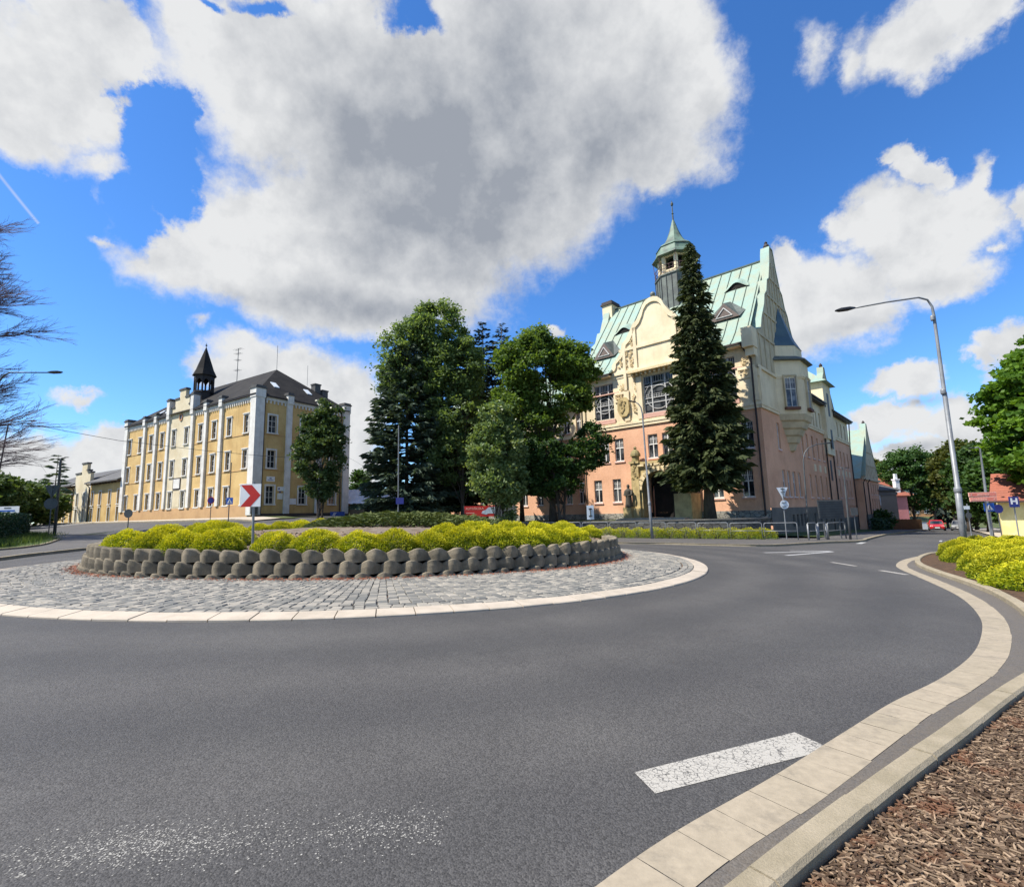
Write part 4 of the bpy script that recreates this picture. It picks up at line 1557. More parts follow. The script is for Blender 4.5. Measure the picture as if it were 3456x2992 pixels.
# hipped roof
mb = MB()
ez, rz = 14.93, 20.0
e = [FYA.p(-.3, .38, ez), FYA.p(YL + .3, .38, ez), FYA.p(YL + .3, -YW - .3, ez), FYA.p(-.3, -YW - .3, ez)]
r1, r2 = FYA.p(6.0, -YW / 2, rz), FYA.p(YL - 6.0, -YW / 2, rz)
mb.add(e + [r1, r2], [(0, 1, 5, 4), (1, 2, 5), (2, 3, 4, 5), (3, 0, 4)])
# the gable's own roof running back into the slope
mb.add([FYA.p(13.4, -.3, 15.6), FYA.p(18.6, -.3, 15.6), FYA.p(16, -.3, 17.4), FYA.p(13.4, -1.4, 15.6), FYA.p(18.6, -1.4, 15.6), FYA.p(16, -3.6, 17.4)], [(0, 2, 5, 3), (2, 1, 4, 5)])
roof = part('roof', mb, MT['slate'], t)


def ypt(u, d, dz=0.0):
    """point on the long front slope / end slope of the yellow building's roof"""
    return FYA.p(u, d, ez + (rz - ez) * (.38 - d) / (YW / 2 + .38) + dz)


for (F, u, d) in ((FYB, 3.2, -2.0), (FYB, 7.45, -2.0)):
    k = (rz - ez) / 6.3
    mb = MB()
    z = ez + (0.3 - d) * k
    q = [F.p(u - .32, d + .42, z - .42 * k + .03), F.p(u + .32, d + .42, z - .42 * k + .03), F.p(u + .32, d - .42, z + .42 * k + .03), F.p(u - .32, d - .42, z + .42 * k + .03)]
    mb.hexa(q + [p + np.array([0, 0, .09]) for p in q])
    part('skylight', mb, MT['signlight'], t)
for u in (24.2, 21.6):
    mb = MB()
    q = [ypt(u - .35, -.6, .03), ypt(u + .35, -.6, .03), ypt(u + .35, -1.5, .03), ypt(u - .35, -1.5, .03)]
    mb.hexa(q + [p + np.array([0, 0, .09]) for p in q])
    part('skylight', mb, MT['signlight'], t)
for (u, d, h_) in ((9.3, -8.2, 18.2), (10.4, -9.6, 17.6)):
    mb = MB(); mb.fbox(FYB, u - .4, u + .4, -3.4, -2.6, 15, h_); mb.fbox(FYB, u - .47, u + .47, -3.47, -2.53, h_, h_ + .15)
    part('chimney', mb, MT['slatelight'], t)
# ridge turret
cu = FYA.p(16.1, -2.35, 0)
mb = MB()
mb.lathe((cu[0], cu[1], 0), [(1.12, 15.9), (1.12, 18.05)], 8, 0, PI / 8)
mb.lathe((cu[0], cu[1], 0), [(1.2, 17.85), (1.2, 18.06)], 8, 0, PI / 8)
for k in range(8):
    a = PI / 8 + k * PI / 4
    p = np.array([cu[0] + 1.05 * math.cos(a), cu[1] + 1.05 * math.sin(a), 0])
    mb.tube([p + [0, 0, 18.0], p + [0, 0, 19.9]], 0.12, 6)
    # arch head between two posts
    b = a + PI / 4
    q = np.array([cu[0] + 1.05 * math.cos(b), cu[1] + 1.05 * math.sin(b), 0])
    m_ = (p + q) / 2
    for s0, s1, za, zb in ((0, .3, 19.05, 19.5), (.3, .5, 19.5, 19.62), (.5, .7, 19.62, 19.5), (.7, 1, 19.5, 19.05)):
        A, B = p + (q - p) * s0, p + (q - p) * s1
        nrm = np.array([m_[0] - cu[0], m_[1] - cu[1], 0]); nrm = nrm / np.linalg.norm(nrm) * .06
        mb.hexa([A - nrm + [0, 0, za], B - nrm + [0, 0, zb], B + nrm + [0, 0, zb], A + nrm + [0, 0, za], A - nrm + [0, 0, 20.15], B - nrm + [0, 0, 20.15], B + nrm + [0, 0, 20.15], A + nrm + [0, 0, 20.15]])
tur = part('turret', mb, MT['timber'], t)
mb = MB()
mb.lathe((cu[0], cu[1], 0), [(1.38, 20.08), (1.36, 20.16), (1.0, 20.95), (.8, 21.6), (.02, 24.0)], 8, 0, PI / 8)
part('spire', mb, MT['slate'], tur)
mb = MB(); mb.tube([(cu[0], cu[1], 23.8), (cu[0], cu[1], 24.5)], .03, 6)
mb.lathe((cu[0], cu[1], 24.2), [(.02, -.12), (.11, -.06), (.11, .06), (.02, .12)], 8)
part('finial', mb, MT['black'], tur)
# downpipe on the end wall, aerials
mb = MB()
mb.tube([FYB.p(.85, .3, 14.8), FYB.p(.85, .12, 14.3), FYB.p(.85, .12, 2.4), FYB.p(.85, .2, 2.0)], .06, 6)
mb.tube([FYB.p(YW - .9, .3, 14.8), FYB.p(YW - .9, .12, 14.3), FYB.p(YW - .9, .12, 2.4)], .06, 6)
part('downpipe', mb, MT['gutterm'], t)
mb = MB()
b0 = FYA.p(14.9, -YW / 2, 19.9)
mb.tube([b0, b0 + [0, 0, 4.6]], .045, 6)
for z, L in ((4.5, 1.5), (3.9, 1.1), (3.0, .8), (1.6, 1.0)):
    v = FYA.du * L / 2
    mb.tube([b0 + [0, 0, z] - v, b0 + [0, 0, z] + v], .02, 4)
    for k in (-1, -.5, 0, .5, 1):
        c_ = b0 + [0, 0, z] + v * k
        mb.tube([c_ - FYA.dn * .35, c_ + FYA.dn * .35], .012, 4)
part('aerial', mb, MT['galvd'], t)
for (u, d, z0, z1) in ((6.0, -YW / 2, 20, 23.1),):
    mb = MB(); p = FYA.p(u, d, z0); mb.tube([p, p + [0, 0, z1 - z0]], .025, 4)
    part('lightning_rod', mb, MT['galvd'], t)
mb = MB(); p = FYB.p(8.9, -4.2, 18.3); mb.tube([p, p + [0, 0, 2.6]], .02, 4)
part('lightning_rod', mb, MT['galvd'], t)
# notices on the end wall
for (u0, u1, z0, z1, lab, mt) in ((1.42, 2.36, 5.72, 6.25, 'white nameplate above the window', 'white'), (2.72, 3.42, 4.75, 5.2, 'white plate beside the window', 'white'),
                                  (2.75, 3.35, 3.85, 4.5, 'pale notice board', 'ywhite'), (4.15, 5.0, 3.3, 3.95, 'white panel beside the pier', 'white')):
    mb = MB(); mb.fbox(FYB, u0, u1, 0.0, 0.05, z0, z1)
    part('notice', mb, MT[mt], t, label=lab)
mb = MB(); mb.fbox(FYB, 2.8, 2.98, .052, .06, 4.9, 5.06); mb.fbox(FYB, 2.95, 3.1, .0, .04, 4.56, 4.7)
mb.fbox(FYB, 1.55, 2.2, .052, .056, 5.85, 5.9); mb.fbox(FYB, 1.75, 2.0, .052, .056, 6.0, 6.1)
part('notice_print', mb, MT['navy'], t)
mb = MB(); mb.fbox(FYB, -.35, .35, .25, .5, 2.3, 3.05)
part('meter_box', mb, MT['galvd'], t)
# blue banner at the foot of the end wall
p0, p1 = FYB.p(9.2, .6, 0), FYB.p(11.2, .6, 0)
t2 = thing('banner', 'blue advertising banner with white letter mark at the foot of the yellow end wall', 'banner', (p0[0], p0[1], 1.75))
mb = MB(); mb.fbox(FYB, 9.15, 11.2, .55, .6, 1.75, 2.45)
part('panel', mb, MT['blue'], t2)
mb = MB()
mb.prism(FYB, [(9.35, 1.85), (9.47, 1.85), (9.77, 2.35), (9.65, 2.35)], .602, .612)
mb.prism(FYB, [(9.62, 2.08), (9.9, 2.35), (10.02, 2.35), (9.72, 2.06)], .602, .613)
mb.prism(FYB, [(9.66, 2.1), (9.74, 2.12), (9.92, 1.85), (9.8, 1.85)], .602, .614)
part('lettering', mb, MT['white'], t2)

# ------------------------------------------------------------------ low wing continuing the yellow front
t = thing('low_wing', 'long two-row cream and yellow low building with grey roof left of the tall yellow block', 'building', tuple(FYA.p(31.3, 0, 1.95)))
U0, U1 = 31.25, 62.0
UL = [32.55, 35.45, 38.75, 41.45, 44.25, 47.0, 49.5, 52.3, 55.1, 57.9, 60.6]
wl_ = .78
hl = [(u - wl_ / 2, u + wl_ / 2, a, b) for u in UL for a, b in ((2.1, 3.95), (4.4, 6.45))]
mb = MB()
mb.wall(FYA, U0, 42.6, 1.2, 7.75, [h_ for h_ in hl if h_[1] < 42.6], .2, -.05)
mb.wall(FYA, 48.3, U1, 1.2, 7.75, [h_ for h_ in hl if h_[0] > 48.3], .2, -.05)
mb.quad(FYA.p(U1, -.05, 1), FYA.p(U1, -9, 1), FYA.p(U1, -9, 8), FYA.p(U1, -.05, 8))
part('wall', mb, MT['yplaster'], t)
mb = MB()
mb.wall(FYA, 42.6, 48.3, 1.2, 8.0, [h_ for h_ in hl if 42.6 < h_[0] < 48.3], .24, 0.06)
mb.prism(FYA, [(42.6, 8.0), (48.3, 8.0), (48.3, 9.35), (46.6, 9.35), (46.6, 9.7), (46.05, 9.7), (46.05, 10.8), (44.1, 10.8), (44.1, 9.7), (43.5, 9.7), (43.5, 9.35), (42.6, 9.35)], -.35, .06)
part('gable_bay', mb, MT['ycream'], t)
mb = MB()
for a, b, z in ((42.5, 43.6, 9.35), (44.0, 46.15, 10.8), (47.3, 48.4, 9.35), (46.05, 47.4, 9.36), (43.4, 44.1, 9.7)):
    mb.fbox(FYA, a, b, -.45, .15, z, z + .22)
part('gable_coping', mb, MT['slatelight'], t)
pl = win_small(wl_, 1.95, .12, 'glassg', False)
for u in UL:
    put_window(t, FYA, u, 2.1, pl, .06 if 42.6 < u < 48.3 else -.05)
    put_window(t, FYA, u, 4.45, pl, .06 if 42.6 < u < 48.3 else -.05)
mb = MB()
for a, b in ((U0, 42.6), (48.3, U1)):
    q = [FYA.p(a, .75, 7.75), FYA.p(b, .75, 7.75), FYA.p(b, -4.8, 10.4), FYA.p(a, -4.8, 10.4)]
    mb.hexa([p - np.array([0, 0, .18]) for p in q] + q)
q = [FYA.p(U0, -4.8, 10.4), FYA.p(U1, -4.8, 10.4), FYA.p(U1, -10, 7.8), FYA.p(U0, -10, 7.8)]
mb.quad(*q)
mb.quad(FYA.p(42.6, -.3, 8.35), FYA.p(48.3, -.3, 8.35), FYA.p(48.3, -4.8, 10.4), FYA.p(42.6, -4.8, 10.4))
part('roof', mb, MT['slatelight'], t)
mb = MB()
for u in np.arange(U0 + .4, U1, 1.0):
    if 42.3 < u < 48.6:
        continue
    mb.fbox(FYA, u - .05, u + .05, 0.0, .62, 7.38, 7.56)
part('eaves_bracket', mb, MT['gutterm'], t)
mb = MB()
for u in (42.35, 48.55):
    mb.tube([FYA.p(u, .6, 7.6), FYA.p(u, .15, 7.1), FYA.p(u, .15, 2.0)], .07, 6)
part('downpipe', mb, MT['gutterm'], t)

# ------------------------------------------------------------------ white-roofed shed behind the yellow building
t = thing('shed', 'low brown shed with pale corrugated roof behind the yellow building', 'shed', (-17, 62, 1.9))
mb = MB(); mb.box(-23.5, -8.6, 62.6, 70, 1.2, 3.4)
part('wall', mb, M('brown_wall', (0.25, 0.16, 0.09), (0.2, 0.13, 0.075)), t)
mb = MB()
xs = np.arange(-24.0, -11.8, .35)
vs = []
for i, x in enumerate(xs):
    w = .035 if i % 2 else -.035
    vs += [(x, 62.0, 3.40 + w), (x, 66.2, 5.35 + w), (x, 70.5, 3.4 + w)]
mb.add(vs, [(i * 3 + j, (i + 1) * 3 + j, (i + 1) * 3 + j + 1, i * 3 + j + 1) for i in range(len(xs) - 1) for j in range(2)])
part('roof', mb, M('pale_corrugated', (0.62, 0.58, 0.56), (0.52, 0.48, 0.46), 0.8, 0.7), t)
mb = MB(); mb.box(-18.4, -17.2, 62.55, 62.62, 1.9, 3.0)
part('door', mb, MT['dark'], t)

# ------------------------------------------------------------------ the school
SU = 17.9          # length of the main block's front
SD = 15.6          # its depth
t = thing('school', 'large salmon and cream school with steep green copper roof, curved gable and stone portal', 'building', (C_S[0], C_S[1], 0.9))
GC = 8.95          # axis of the entrance gable
# openings, entrance front
GF = [1.55, 4.05, 14.0, 16.2]
F1 = [1.25, 2.6, 8.37, 9.85, 13.5, 15.15]
holes = [(u - .47, u + .47, 2.58, 4.85) for u in GF] + [(u - .5, u + .5, 6.62, 8.88) for u in F1]
mb = MB()
mb.wall(FSA, 0, SU, 1.45, 9.85, holes + [(GC - 1.45, GC + 1.45, 1.45, 5.2)], .26)
SBF = [(4.85, .46), (6.42, .46), (8.2, .52), (10.1, .47), (14.45, .4), (16.85, .4), (19.2, .4), (21.75, .38)]
hb = [(u - w_, u + w_, 2.58, 4.92) for u, w_ in SBF]
hb1 = [(4.45, .4), (12.6, .4), (14.6, .4), (16.9, .4), (19.2, .4), (21.6, .38)]
hb += [(u - w_, u + w_, 6.72, 9.1) for u, w_ in hb1]
mb.wall(FSB, 0, 22.7, 1.62, 9.85, hb, .26)
SB3 = [29.2, 31.6, 33.9, 36.2]
hb3 = [(u - .4, u + .4, 2.65, 4.95) for u in SB3] + [(u - .4, u + .4, 6.5, 8.55) for u in SB3]
mb.wall(FSB, 26.9, 38.6, 1.62, 9.85, hb3, .26)
mb.quad(FSB.p(38.6, 0, 0), FSB.p(38.6, -9, 0), FSB.p(38.6, -9, 13.2), FSB.p(38.6, 0, 13.2))
mb.quad(FSA.p(SU, 0, .5), FSA.p(SU, -SD, .5), FSA.p(SU, -SD, 15.8), FSA.p(SU, 0, 15.8))
part('lower_wall', mb, MT['pink'], t)
# upper cream storey
U2L, U2R = (13.85, 16.15), (1.75, 4.05)
BW = (7.4, 10.5)
mb = MB()
mb.wall(FSA, 0, SU, 9.85, 15.9, [(U2L[0], U2L[1], 11.0, 14.7), (U2R[0], U2R[1], 11.0, 14.7), (BW[0], BW[1], 10.95, 14.65)], .3)
hb2 = [(17.15, .33), (18.55, .33), (19.9, .33), (21.6, .4)]
mb.wall(FSB, 0, 22.7, 9.85, 13.5, [(u - w_, u + w_, 10.35, 12.2) for u, w_ in hb2], .26)
mb.wall(FSB, 26.9, 38.6, 9.85, 13.2, [(u - .4, u + .4, 10.3, 12.35) for u in SB3], .26)
part('upper_wall', mb, MT['cream'], t)
# stone plinth, stepping down along the street
mb = MB()
mb.fbox(FSA, -.06, GC - 3.4, -.3, .12, .2, 1.45); mb.fbox(FSA, GC + 3.4, SU, -.3, .12, .2, 1.45)
part('plinth', mb, MT['rubble'], t)
mb = MB()
bas = [(u - .36, u + .36, -.1, .98) for u in (6.3, 7.7, 9.0, 10.3, 14.4, 16.8, 19.2, 21.6)]
mb.wall(FSB, -.12, 27, -2.2, 1.62, bas, .3, .1)
mb.wall(FSB, 27, 38.7, -2.2, .2, [], .3, .1)
mb.quad(FSB.p(-.12, .1, 1.62), FSB.p(38.6, .1, 1.62), FSB.p(38.6, -.05, 1.62), FSB.p(-.12, -.05, 1.62))
part('basement_wall', mb, MT['basement'], t)
mb = MB()
for a, b, c_, d_ in bas:
    mb.quad(FSB.p(a, -.18, c_), FSB.p(b, -.18, c_), FSB.p(b, -.18, d_), FSB.p(a, -.18, d_))
part('basement_window', mb, MT['dark'], t)
mb = MB(); mb.fbox(FSB, 27.0, 38.58, -.2, .02, .2, 1.61)
part('lower_wall', mb, MT['pink'], t)
# belt courses
mb = MB()
mb.fbox(FSA, -.14, SU, -.1, .14, 9.85, 10.12); mb.fbox(FSA, -.2, SU, -.1, .2, 10.122, 10.35); mb.fbox(FSA, -.1, SU, -.1, .08, 10.352, 10.5)
for a, b in ((-.14, 4.95), (11.6, 22.7), (26.9, 38.6)):
    mb.fbox(FSB, a, b, -.1, .145, 9.852, 10.1); mb.fbox(FSB, a, b, -.1, .19, 10.102, 10.28)
for a, b in ((-.15, 1.55), (4.25, 5.9), (12.0, 13.65), (16.35, SU)):
    mb.fbox(FSA, a, b, -.1, .15, 13.3, 13.55); mb.fbox(FSA, a, b, -.1, .1, 12.55, 12.7)
mb.fbox(FSB, -.15, 5.1, -.1, .155, 13.3, 13.552)
part('belt_course', mb, MT['cream'], t)
mb = MB()
for (a, b) in (BW, U2L, U2R):
    mb.fbox(FSA, a - .15, b + .15, -.05, .13, 10.5, 10.93)
for a, b in ((1.2, 4.6), (13.2, 16.6)):
    mb.fbox(FSA, a, b, -.05, .1, 13.552, 13.66)
part('rose_band', mb, MT['rose'], t)
# pilaster strips on the upper storey, relief panels
mb = MB()
for u in (.28, 5.9 - .3, 12.0 + .3, 17.6):
    mb.fbox(FSA, u - .28, u + .28, -.05, .16, 10.502, 13.298)
mb.fbox(FSB, .02, .6, -.05, .17, 10.282, 13.298)
for u in (7.05, 10.85):
    mb.fbox(FSA, u - .28, u + .28, -.05, .18, 10.502, 14.7)
part('pilaster_strip', mb, MT['cream'], t)
mb = MB()
rr_ = random.Random(12)


def relief(mb, F, u0, u1, z0, z1, d, n):
    """stucco scrolls: rows of raised curls"""
    for i in range(n):
        u, z = rr_.uniform(u0 + .1, u1 - .1), z0 + (z1 - z0) * (i + .5) / n
        r = rr_.uniform(.09, .17)
        pts = [F.p(u + r * (1 - k / 9) * math.cos(k * .95 + i), d + .02, z + r * (1 - k / 9) * math.sin(k * .95 + i)) for k in range(9)]
        mb.tube(pts, [.05 - .003 * k for k in range(9)], 5)


for u0, u1, z0, z1, n in ((10.95, 11.55, 13.4, 14.9, 7), (11.35, 11.95, 10.7, 12.3, 0), (.7, 1.6, 12.72, 13.25, 6), (4.3, 5.5, 12.72, 13.25, 7), (12.4, 13.6, 12.72, 13.25, 7), (4.2, 5.5, 13.7, 14.2, 6), (12.4, 13.6, 13.7, 14.3, 6),
                          (.7, 1.6, 13.7, 14.3, 5), (16.5, 17.4, 12.72, 13.25, 5), (11.9, 12.4, 15.0, 17.6, 10), (5.5, 6.0, 15.0, 17.6, 10), (11.2, 11.8, 15.9, 17.4, 8), (11.2, 11.7, 17.95, 18.9, 5), (12.5, 13.2, 16.0, 16.8, 5),
                          (6.1, 6.7, 15.9, 17.4, 8), (6.2, 6.7, 17.95, 18.9, 5), (11.2, 11.8, 11.2, 13.1, 9), (6.1, 6.7, 11.2, 13.1, 9)):
    if n:
        mb = MB()
        relief(mb, FSA, u0, u1, z0, z1, .12, n)
        part('stucco_relief', mb, MT['relief'], t)
# the scalloped crest beside the big window
mb = MB()
mb.prism(FSA, [(12.05, 11.3), (12.3, 11.0), (12.9, 10.95), (13.15, 11.3), (13.3, 11.7), (13.25, 12.6), (12.95, 12.9), (12.3, 12.9), (12.05, 12.6), (12.0, 11.7)], .0, .3)
cr = part('crest', mb, MT['sand'], t)
mb = MB(); relief(mb, FSA, 12.3, 13.0, 11.3, 12.6, .32, 9)
part('crest_relief', mb, MT['sand'], cr)
# entrance gable
half = [(4.95, 15.0), (4.95, 15.75), (4.75, 16.1), (4.72, 16.5), (4.1, 17.0), (3.65, 17.55), (3.45, 18.4), (3.0, 18.75), (2.45, 19.6), (2.15, 20.1), (1.65, 20.5), (1.25, 21.15), (1.0, 21.75), (.62, 22.15), (0.2, 22.3)]
outl = [(GC - a, b) for a, b in half] + [(GC + a, b) for a, b in half[::-1]]
mb = MB(); mb.prism(FSA, outl, -.45, .06)
gb = part('gable', mb, MT['cream'], t)
# moulded rim following the outline
mb = MB()
k = len(outl)
for i in range(1, k - 2):
    a, b = np.array(outl[i]), np.array(outl[i + 1])
    c_ = np.array([GC, 16.8])
    def inn(p):
        v = c_ - p
        return p + v / np.linalg.norm(v) * .42
    ia, ib = inn(a), inn(b)
    def up(p):
        v = p - c_
        return p + v / np.linalg.norm(v) * .06
    oa, ob = up(a), up(b)
    mb.hexa([FSA.p(oa[0], -.5, oa[1]), FSA.p(ob[0], -.5, ob[1]), FSA.p(ob[0], .2, ob[1]), FSA.p(oa[0], .2, oa[1]),
             FSA.p(ia[0], -.5, ia[1]), FSA.p(ib[0], -.5, ib[1]), FSA.p(ib[0], .2, ib[1]), FSA.p(ia[0], .2, ia[1])])
for u in (GC - 2.1, GC + 2.1):
    mb.fbox(FSA, u - .17, u + .17, .05, .2, 15.0, 19.8)
for u in (GC - 3.35, GC + 3.35):
    mb.fbox(FSA, u - .15, u + .15, .05, .195, 13.6, 18.3)
mb.fbox(FSA, GC - 3.9, GC + 3.9, .05, .19, 17.62, 17.9)
mb.fbox(FSA, GC - 4.7, GC + 4.7, .05, .185, 15.3, 15.62)
part('gable_moulding', mb, MT['cream'], gb)
mb = MB()
mb.fbox(FSA, GC - 2.75, GC + 2.75, 0, .75, 15.05, 15.28)
for i in range(11):
    u = GC - 2.4 + i * .48
    mb.fbox(FSA, u - .09, u + .09, .0, .5, 14.8, 15.05)
part('bracketed_cornice', mb, MT['relief'], t)
mb = MB(); c_ = FSA.p(GC, -.2, 22.3)
mb.lathe(tuple(c_), [(.16, 0), (.12, .12), (.24, .3), (.27, .45), (.2, .62), (.03, .74)], 10)
part('finial', mb, MT['darkmetal'], gb)
# windows of the entrance front
pg = win_school(.94, 2.27); p1 = win_school(1.0, 2.26)
for u in GF:
    put_window(t, FSA, u, 2.58, pg)
for u in F1:
    put_window(t, FSA, u, 6.62, p1)


def win_hall(w, h):
    """tall hall window: mullions, an arched lattice and a gridded lower light"""
    f = MB(); y0, y1 = -.24, -.14
    b = .07
    f.box(-w / 2, -w / 2 + b, y0, y1, 0, h); f.box(w / 2 - b, w / 2, y0, y1, 0, h)
    f.box(-w / 2 + b, w / 2 - b, y0, y1, 0, b); f.box(-w / 2 + b, w / 2 - b, y0, y1, h - b, h)
    for q in (-.22, .22):
        f.box(w * q - .05, w * q + .05, y0 + .003, y1 + .04, b, h - b)
    for q in (.27, .40, .72):
        f.box(-w / 2 + b, w / 2 - b, y0 + .006, y1 + .02, h * q - .035, h * q + .035)
    for (r, zc, a0, a1) in ((w * .36, h * .40, 0, PI), (w * .5, h * .40, .2, PI - .2), (w * .42, h * .44, PI + .25, 2 * PI - .25)):
        pts = [(r * math.cos(a0 + (a1 - a0) * k / 14), y1 + .02, zc + r * math.sin(a0 + (a1 - a0) * k / 14)) for k in range(15)]
        pts = [(max(-w / 2 + .05, min(w / 2 - .05, p[0])), p[1], max(.1, min(h - .1, p[2]))) for p in pts]
        f.tube(pts, .035, 4)
    for k in range(1, 12):
        x = -w / 2 + w * k / 12
        f.box(x - .012, x + .012, y0 + .03, y1 - .01, h * .40, h * .5)
        f.box(x - .012, x + .012, y0 + .03, y1 - .01, h * .80, h - b)
    for q in (.45, .5, .80):
        f.box(-w / 2 + b, w / 2 - b, y0 + .035, y1 - .012, h * q - .012, h * q + .012)
    g = MB().quad((-w / 2 + .02, -.2, .02), (w / 2 - .02, -.2, .02), (w / 2 - .02, -.2, h - .02), (-w / 2 + .02, -.2, h - .02))
    return f.mesh('window', MT['gframe']), g.mesh('pane', MT['glass'])


put_window(t, FSA, (BW[0] + BW[1]) / 2, 10.95, win_hall(3.1, 3.7))
ph = win_hall(2.3, 3.7)
put_window(t, FSA, sum(U2L) / 2, 11.0, ph); put_window(t, FSA, sum(U2R) / 2, 11.0, ph)
# street front windows: tall and dusty
pn = {w_: win_school(2 * w_, 2.34, 1, 'wframe', 'glassg', True, True, w_ < .42) for w_ in (.46, .52, .47, .4, .38)}
for u, w_ in SBF:
    put_window(t, FSB, u, 2.58, pn[w_])
pn1 = win_school(.8, 2.38, 1, 'wframe', 'glassg', True, True, True)
for u, w_ in hb1:
    put_window(t, FSB, u, 6.72, pn1)
pn2 = win_school(.66, 1.85, 1, 'wframe', 'glassg', True, False, True)
for u, w_ in hb2:
    put_window(t, FSB, u, 10.35, pn2)
pn3 = win_school(.8, 2.05, 1, 'wframe', 'glassg', True, False, True)
for u in SB3:
    put_window(t, FSB, u, 10.3, pn3); put_window(t, FSB, u, 6.5, pn3); put_window(t, FSB, u, 2.65, pn1)
mb = MB()
for u in (16.9, 19.2, 21.6, 29.2, 31.6, 33.9, 36.2):
    mb.fbox(FSB, u - .42, u + .42, -.02, .05, 5.35, 6.1)
part('apron_panel', mb, MT['cream'], t)
# corbelled corner bay on the street front (half a hexagon)
bp = [(5.15, 0.0), (6.92, 1.77), (9.6, 1.77), (11.37, 0.0)]


def bay_ring(grow, z, c=8.26, sc=1.0):
    out = []
    for u, d in bp:
        out.append((c + (u - c) * sc + (0 if d > 0 else (-grow if u < c else grow)) + (grow * .4 * (-1 if u < c else 1) if d > 0 else 0), d * sc + (grow if d > 0 else -.02), z))
    return [FSB.p(*q) for q in out]


def bay_loft(mb, rings, m=0):
    vs = [p for r in rings for p in r]
    n = 4
    mb.add(vs, [(i * n + j, i * n + j + 1, (i + 1) * n + j + 1, (i + 1) * n + j) for i in range(len(rings) - 1) for j in range(n - 1)], m)
    mb.add(rings[0], [(3, 2, 1, 0)], m); mb.add(rings[-1], [(0, 1, 2, 3)], m)


mb = MB()
bay_loft(mb, [bay_ring(0, 10.0), bay_ring(0, 15.0)])
for z0, z1, g_ in ((13.28, 13.42, .08), (13.42, 13.62, .14)):
    bay_loft(mb, [bay_ring(g_, z0), bay_ring(g_, z1)])
bay = part('oriel', mb, MT['cream'], t)
mb = MB()
zz = [10.0, 9.35, 8.7, 8.1, 7.45, 6.75]
for i in range(5):
    s0 = 1 - i * .185; s1 = 1 - (i + 1) * .185
    bay_loft(mb, [bay_ring(0, zz[i + 1] + .12, sc=s1 * .5 + s0 * .5), bay_ring(0, zz[i], sc=s0)])
    bay_loft(mb, [bay_ring(0, zz[i + 1], sc=s1), bay_ring(0, zz[i + 1] + .12, sc=s1 * .5 + s0 * .5)])
part('corbel', mb, MT['sand'] if False else MT['creamgrey'], bay)
mb = MB()
bay_loft(mb, [bay_ring(.42, 14.98), bay_ring(.42, 15.06), bay_ring(-.35, 15.5)])
part('skirt_roof', mb, MT['darkmetal'], bay)
mb = MB(); bay_loft(mb, [bay_ring(-.35, 15.3), bay_ring(-.35, 16.55)])
part('parapet', mb, MT['cream'], bay)
mb = MB()
r0 = bay_ring(-.3, 16.5); apex = FSB.p(7.9, .12, 20.8)
mid = [p + (apex - p) * .32 + np.array([0, 0, -.35]) for p in r0]
mid2 = [p + (apex - p) * .62 + np.array([0, 0, -.25]) for p in r0]
vs = r0 + mid + mid2 + [apex]
mb.add(vs, [(i * 4 + j, i * 4 + j + 1, (i + 1) * 4 + j + 1, (i + 1) * 4 + j) for i in range(2) for j in range(3)] + [(8 + j, 9 + j, 12) for j in range(3)])
part('tent_roof', mb, MT['bluelead'], bay)
# bay windows: one on the diagonal face, one on the street face
n1 = (np.array(FSB.dn) - np.array(FSB.du)) / math.sqrt(2)
F45 = Frame(FSB.p(5.15, 0, 0)[:2], (FSB.dn + FSB.du)[:2] / math.sqrt(2), n1[:2])
pw = win_school(1.0, 2.85, 1, 'gframe', 'glassb', False, False)
put_window(bay, F45, 1.3, 10.6, pw, .2, 'window') if False else None


def bay_window(F, u, d, z):
    o = put_window(t, F, u, z, pw, d + .235)
    o.parent = bay
    o.location = tuple(Vector(o.location) + t.location - bay.location - t.location)
    return o


bay_window(F45, 1.28, 0.0, 10.62)
bay_window(FSB, 8.35, 1.77, 10.62)
mb = MB()
for F, u, d in ((F45, 1.28, 0.0), (FSB, 8.35, 1.77)):
    mb.fbox(F, u - .68, u + .68, d + .02, d + .28, 10.35, 10.6)
    
part('bay_sill', mb, M('brown_sill', (0.16, 0.07, 0.045), (0.12, 0.055, 0.04)), bay)
mb = MB()
for F, u, d in ((F45, 1.28, 0.0), (FSB, 8.35, 1.77)):
    for a in (-.62, .52):
        mb.fbox(F, u + a, u + a + .1, d + .0, d + .2, 10.6, 13.5)
    mb.fbox(F, u - .62, u + .62, d + .0, d + .2, 13.48, 13.6)
part('bay_window_surround', mb, MT['creamgrey'], bay)
# street gable wall
prof = [(-.1, 13.5), (-.12, 16.6), (.4, 16.75), (1.9, 17.2), (2.35, 18.2), (3.6, 19.9), (4.0, 20.9), (4.75, 21.5), (5.3, 22.8), (5.9, 23.1), (6.7, 25.0), (7.05, 26.3), (7.3, 26.9), (8.3, 26.9),
        (8.55, 26.3), (8.9, 25.0), (9.7, 23.1), (10.3, 22.8), (10.85, 21.5), (11.6, 20.9), (12.0, 19.9), (13.25, 18.2), (13.7, 17.2), (15.2, 16.75), (15.7, 16.6), (15.7, 13.5)]
mb = MB(); mb.prism(FSB, prof, -.6, .03)
sg = part('street_gable', mb, MT['creamgrey'], t)
mb = MB()
for i in range(1, len(prof) - 2):
    a, b = prof[i], prof[i + 1]
    mb.hexa([FSB.p(a[0], -.72, a[1]), FSB.p(b[0], -.72, b[1]), FSB.p(b[0], .1, b[1]), FSB.p(a[0], .1, a[1]),
             FSB.p(a[0], -.72, a[1] + .12), FSB.p(b[0], -.72, b[1] + .12), FSB.p(b[0], .1, b[1] + .12), FSB.p(a[0], .1, a[1] + .12)])
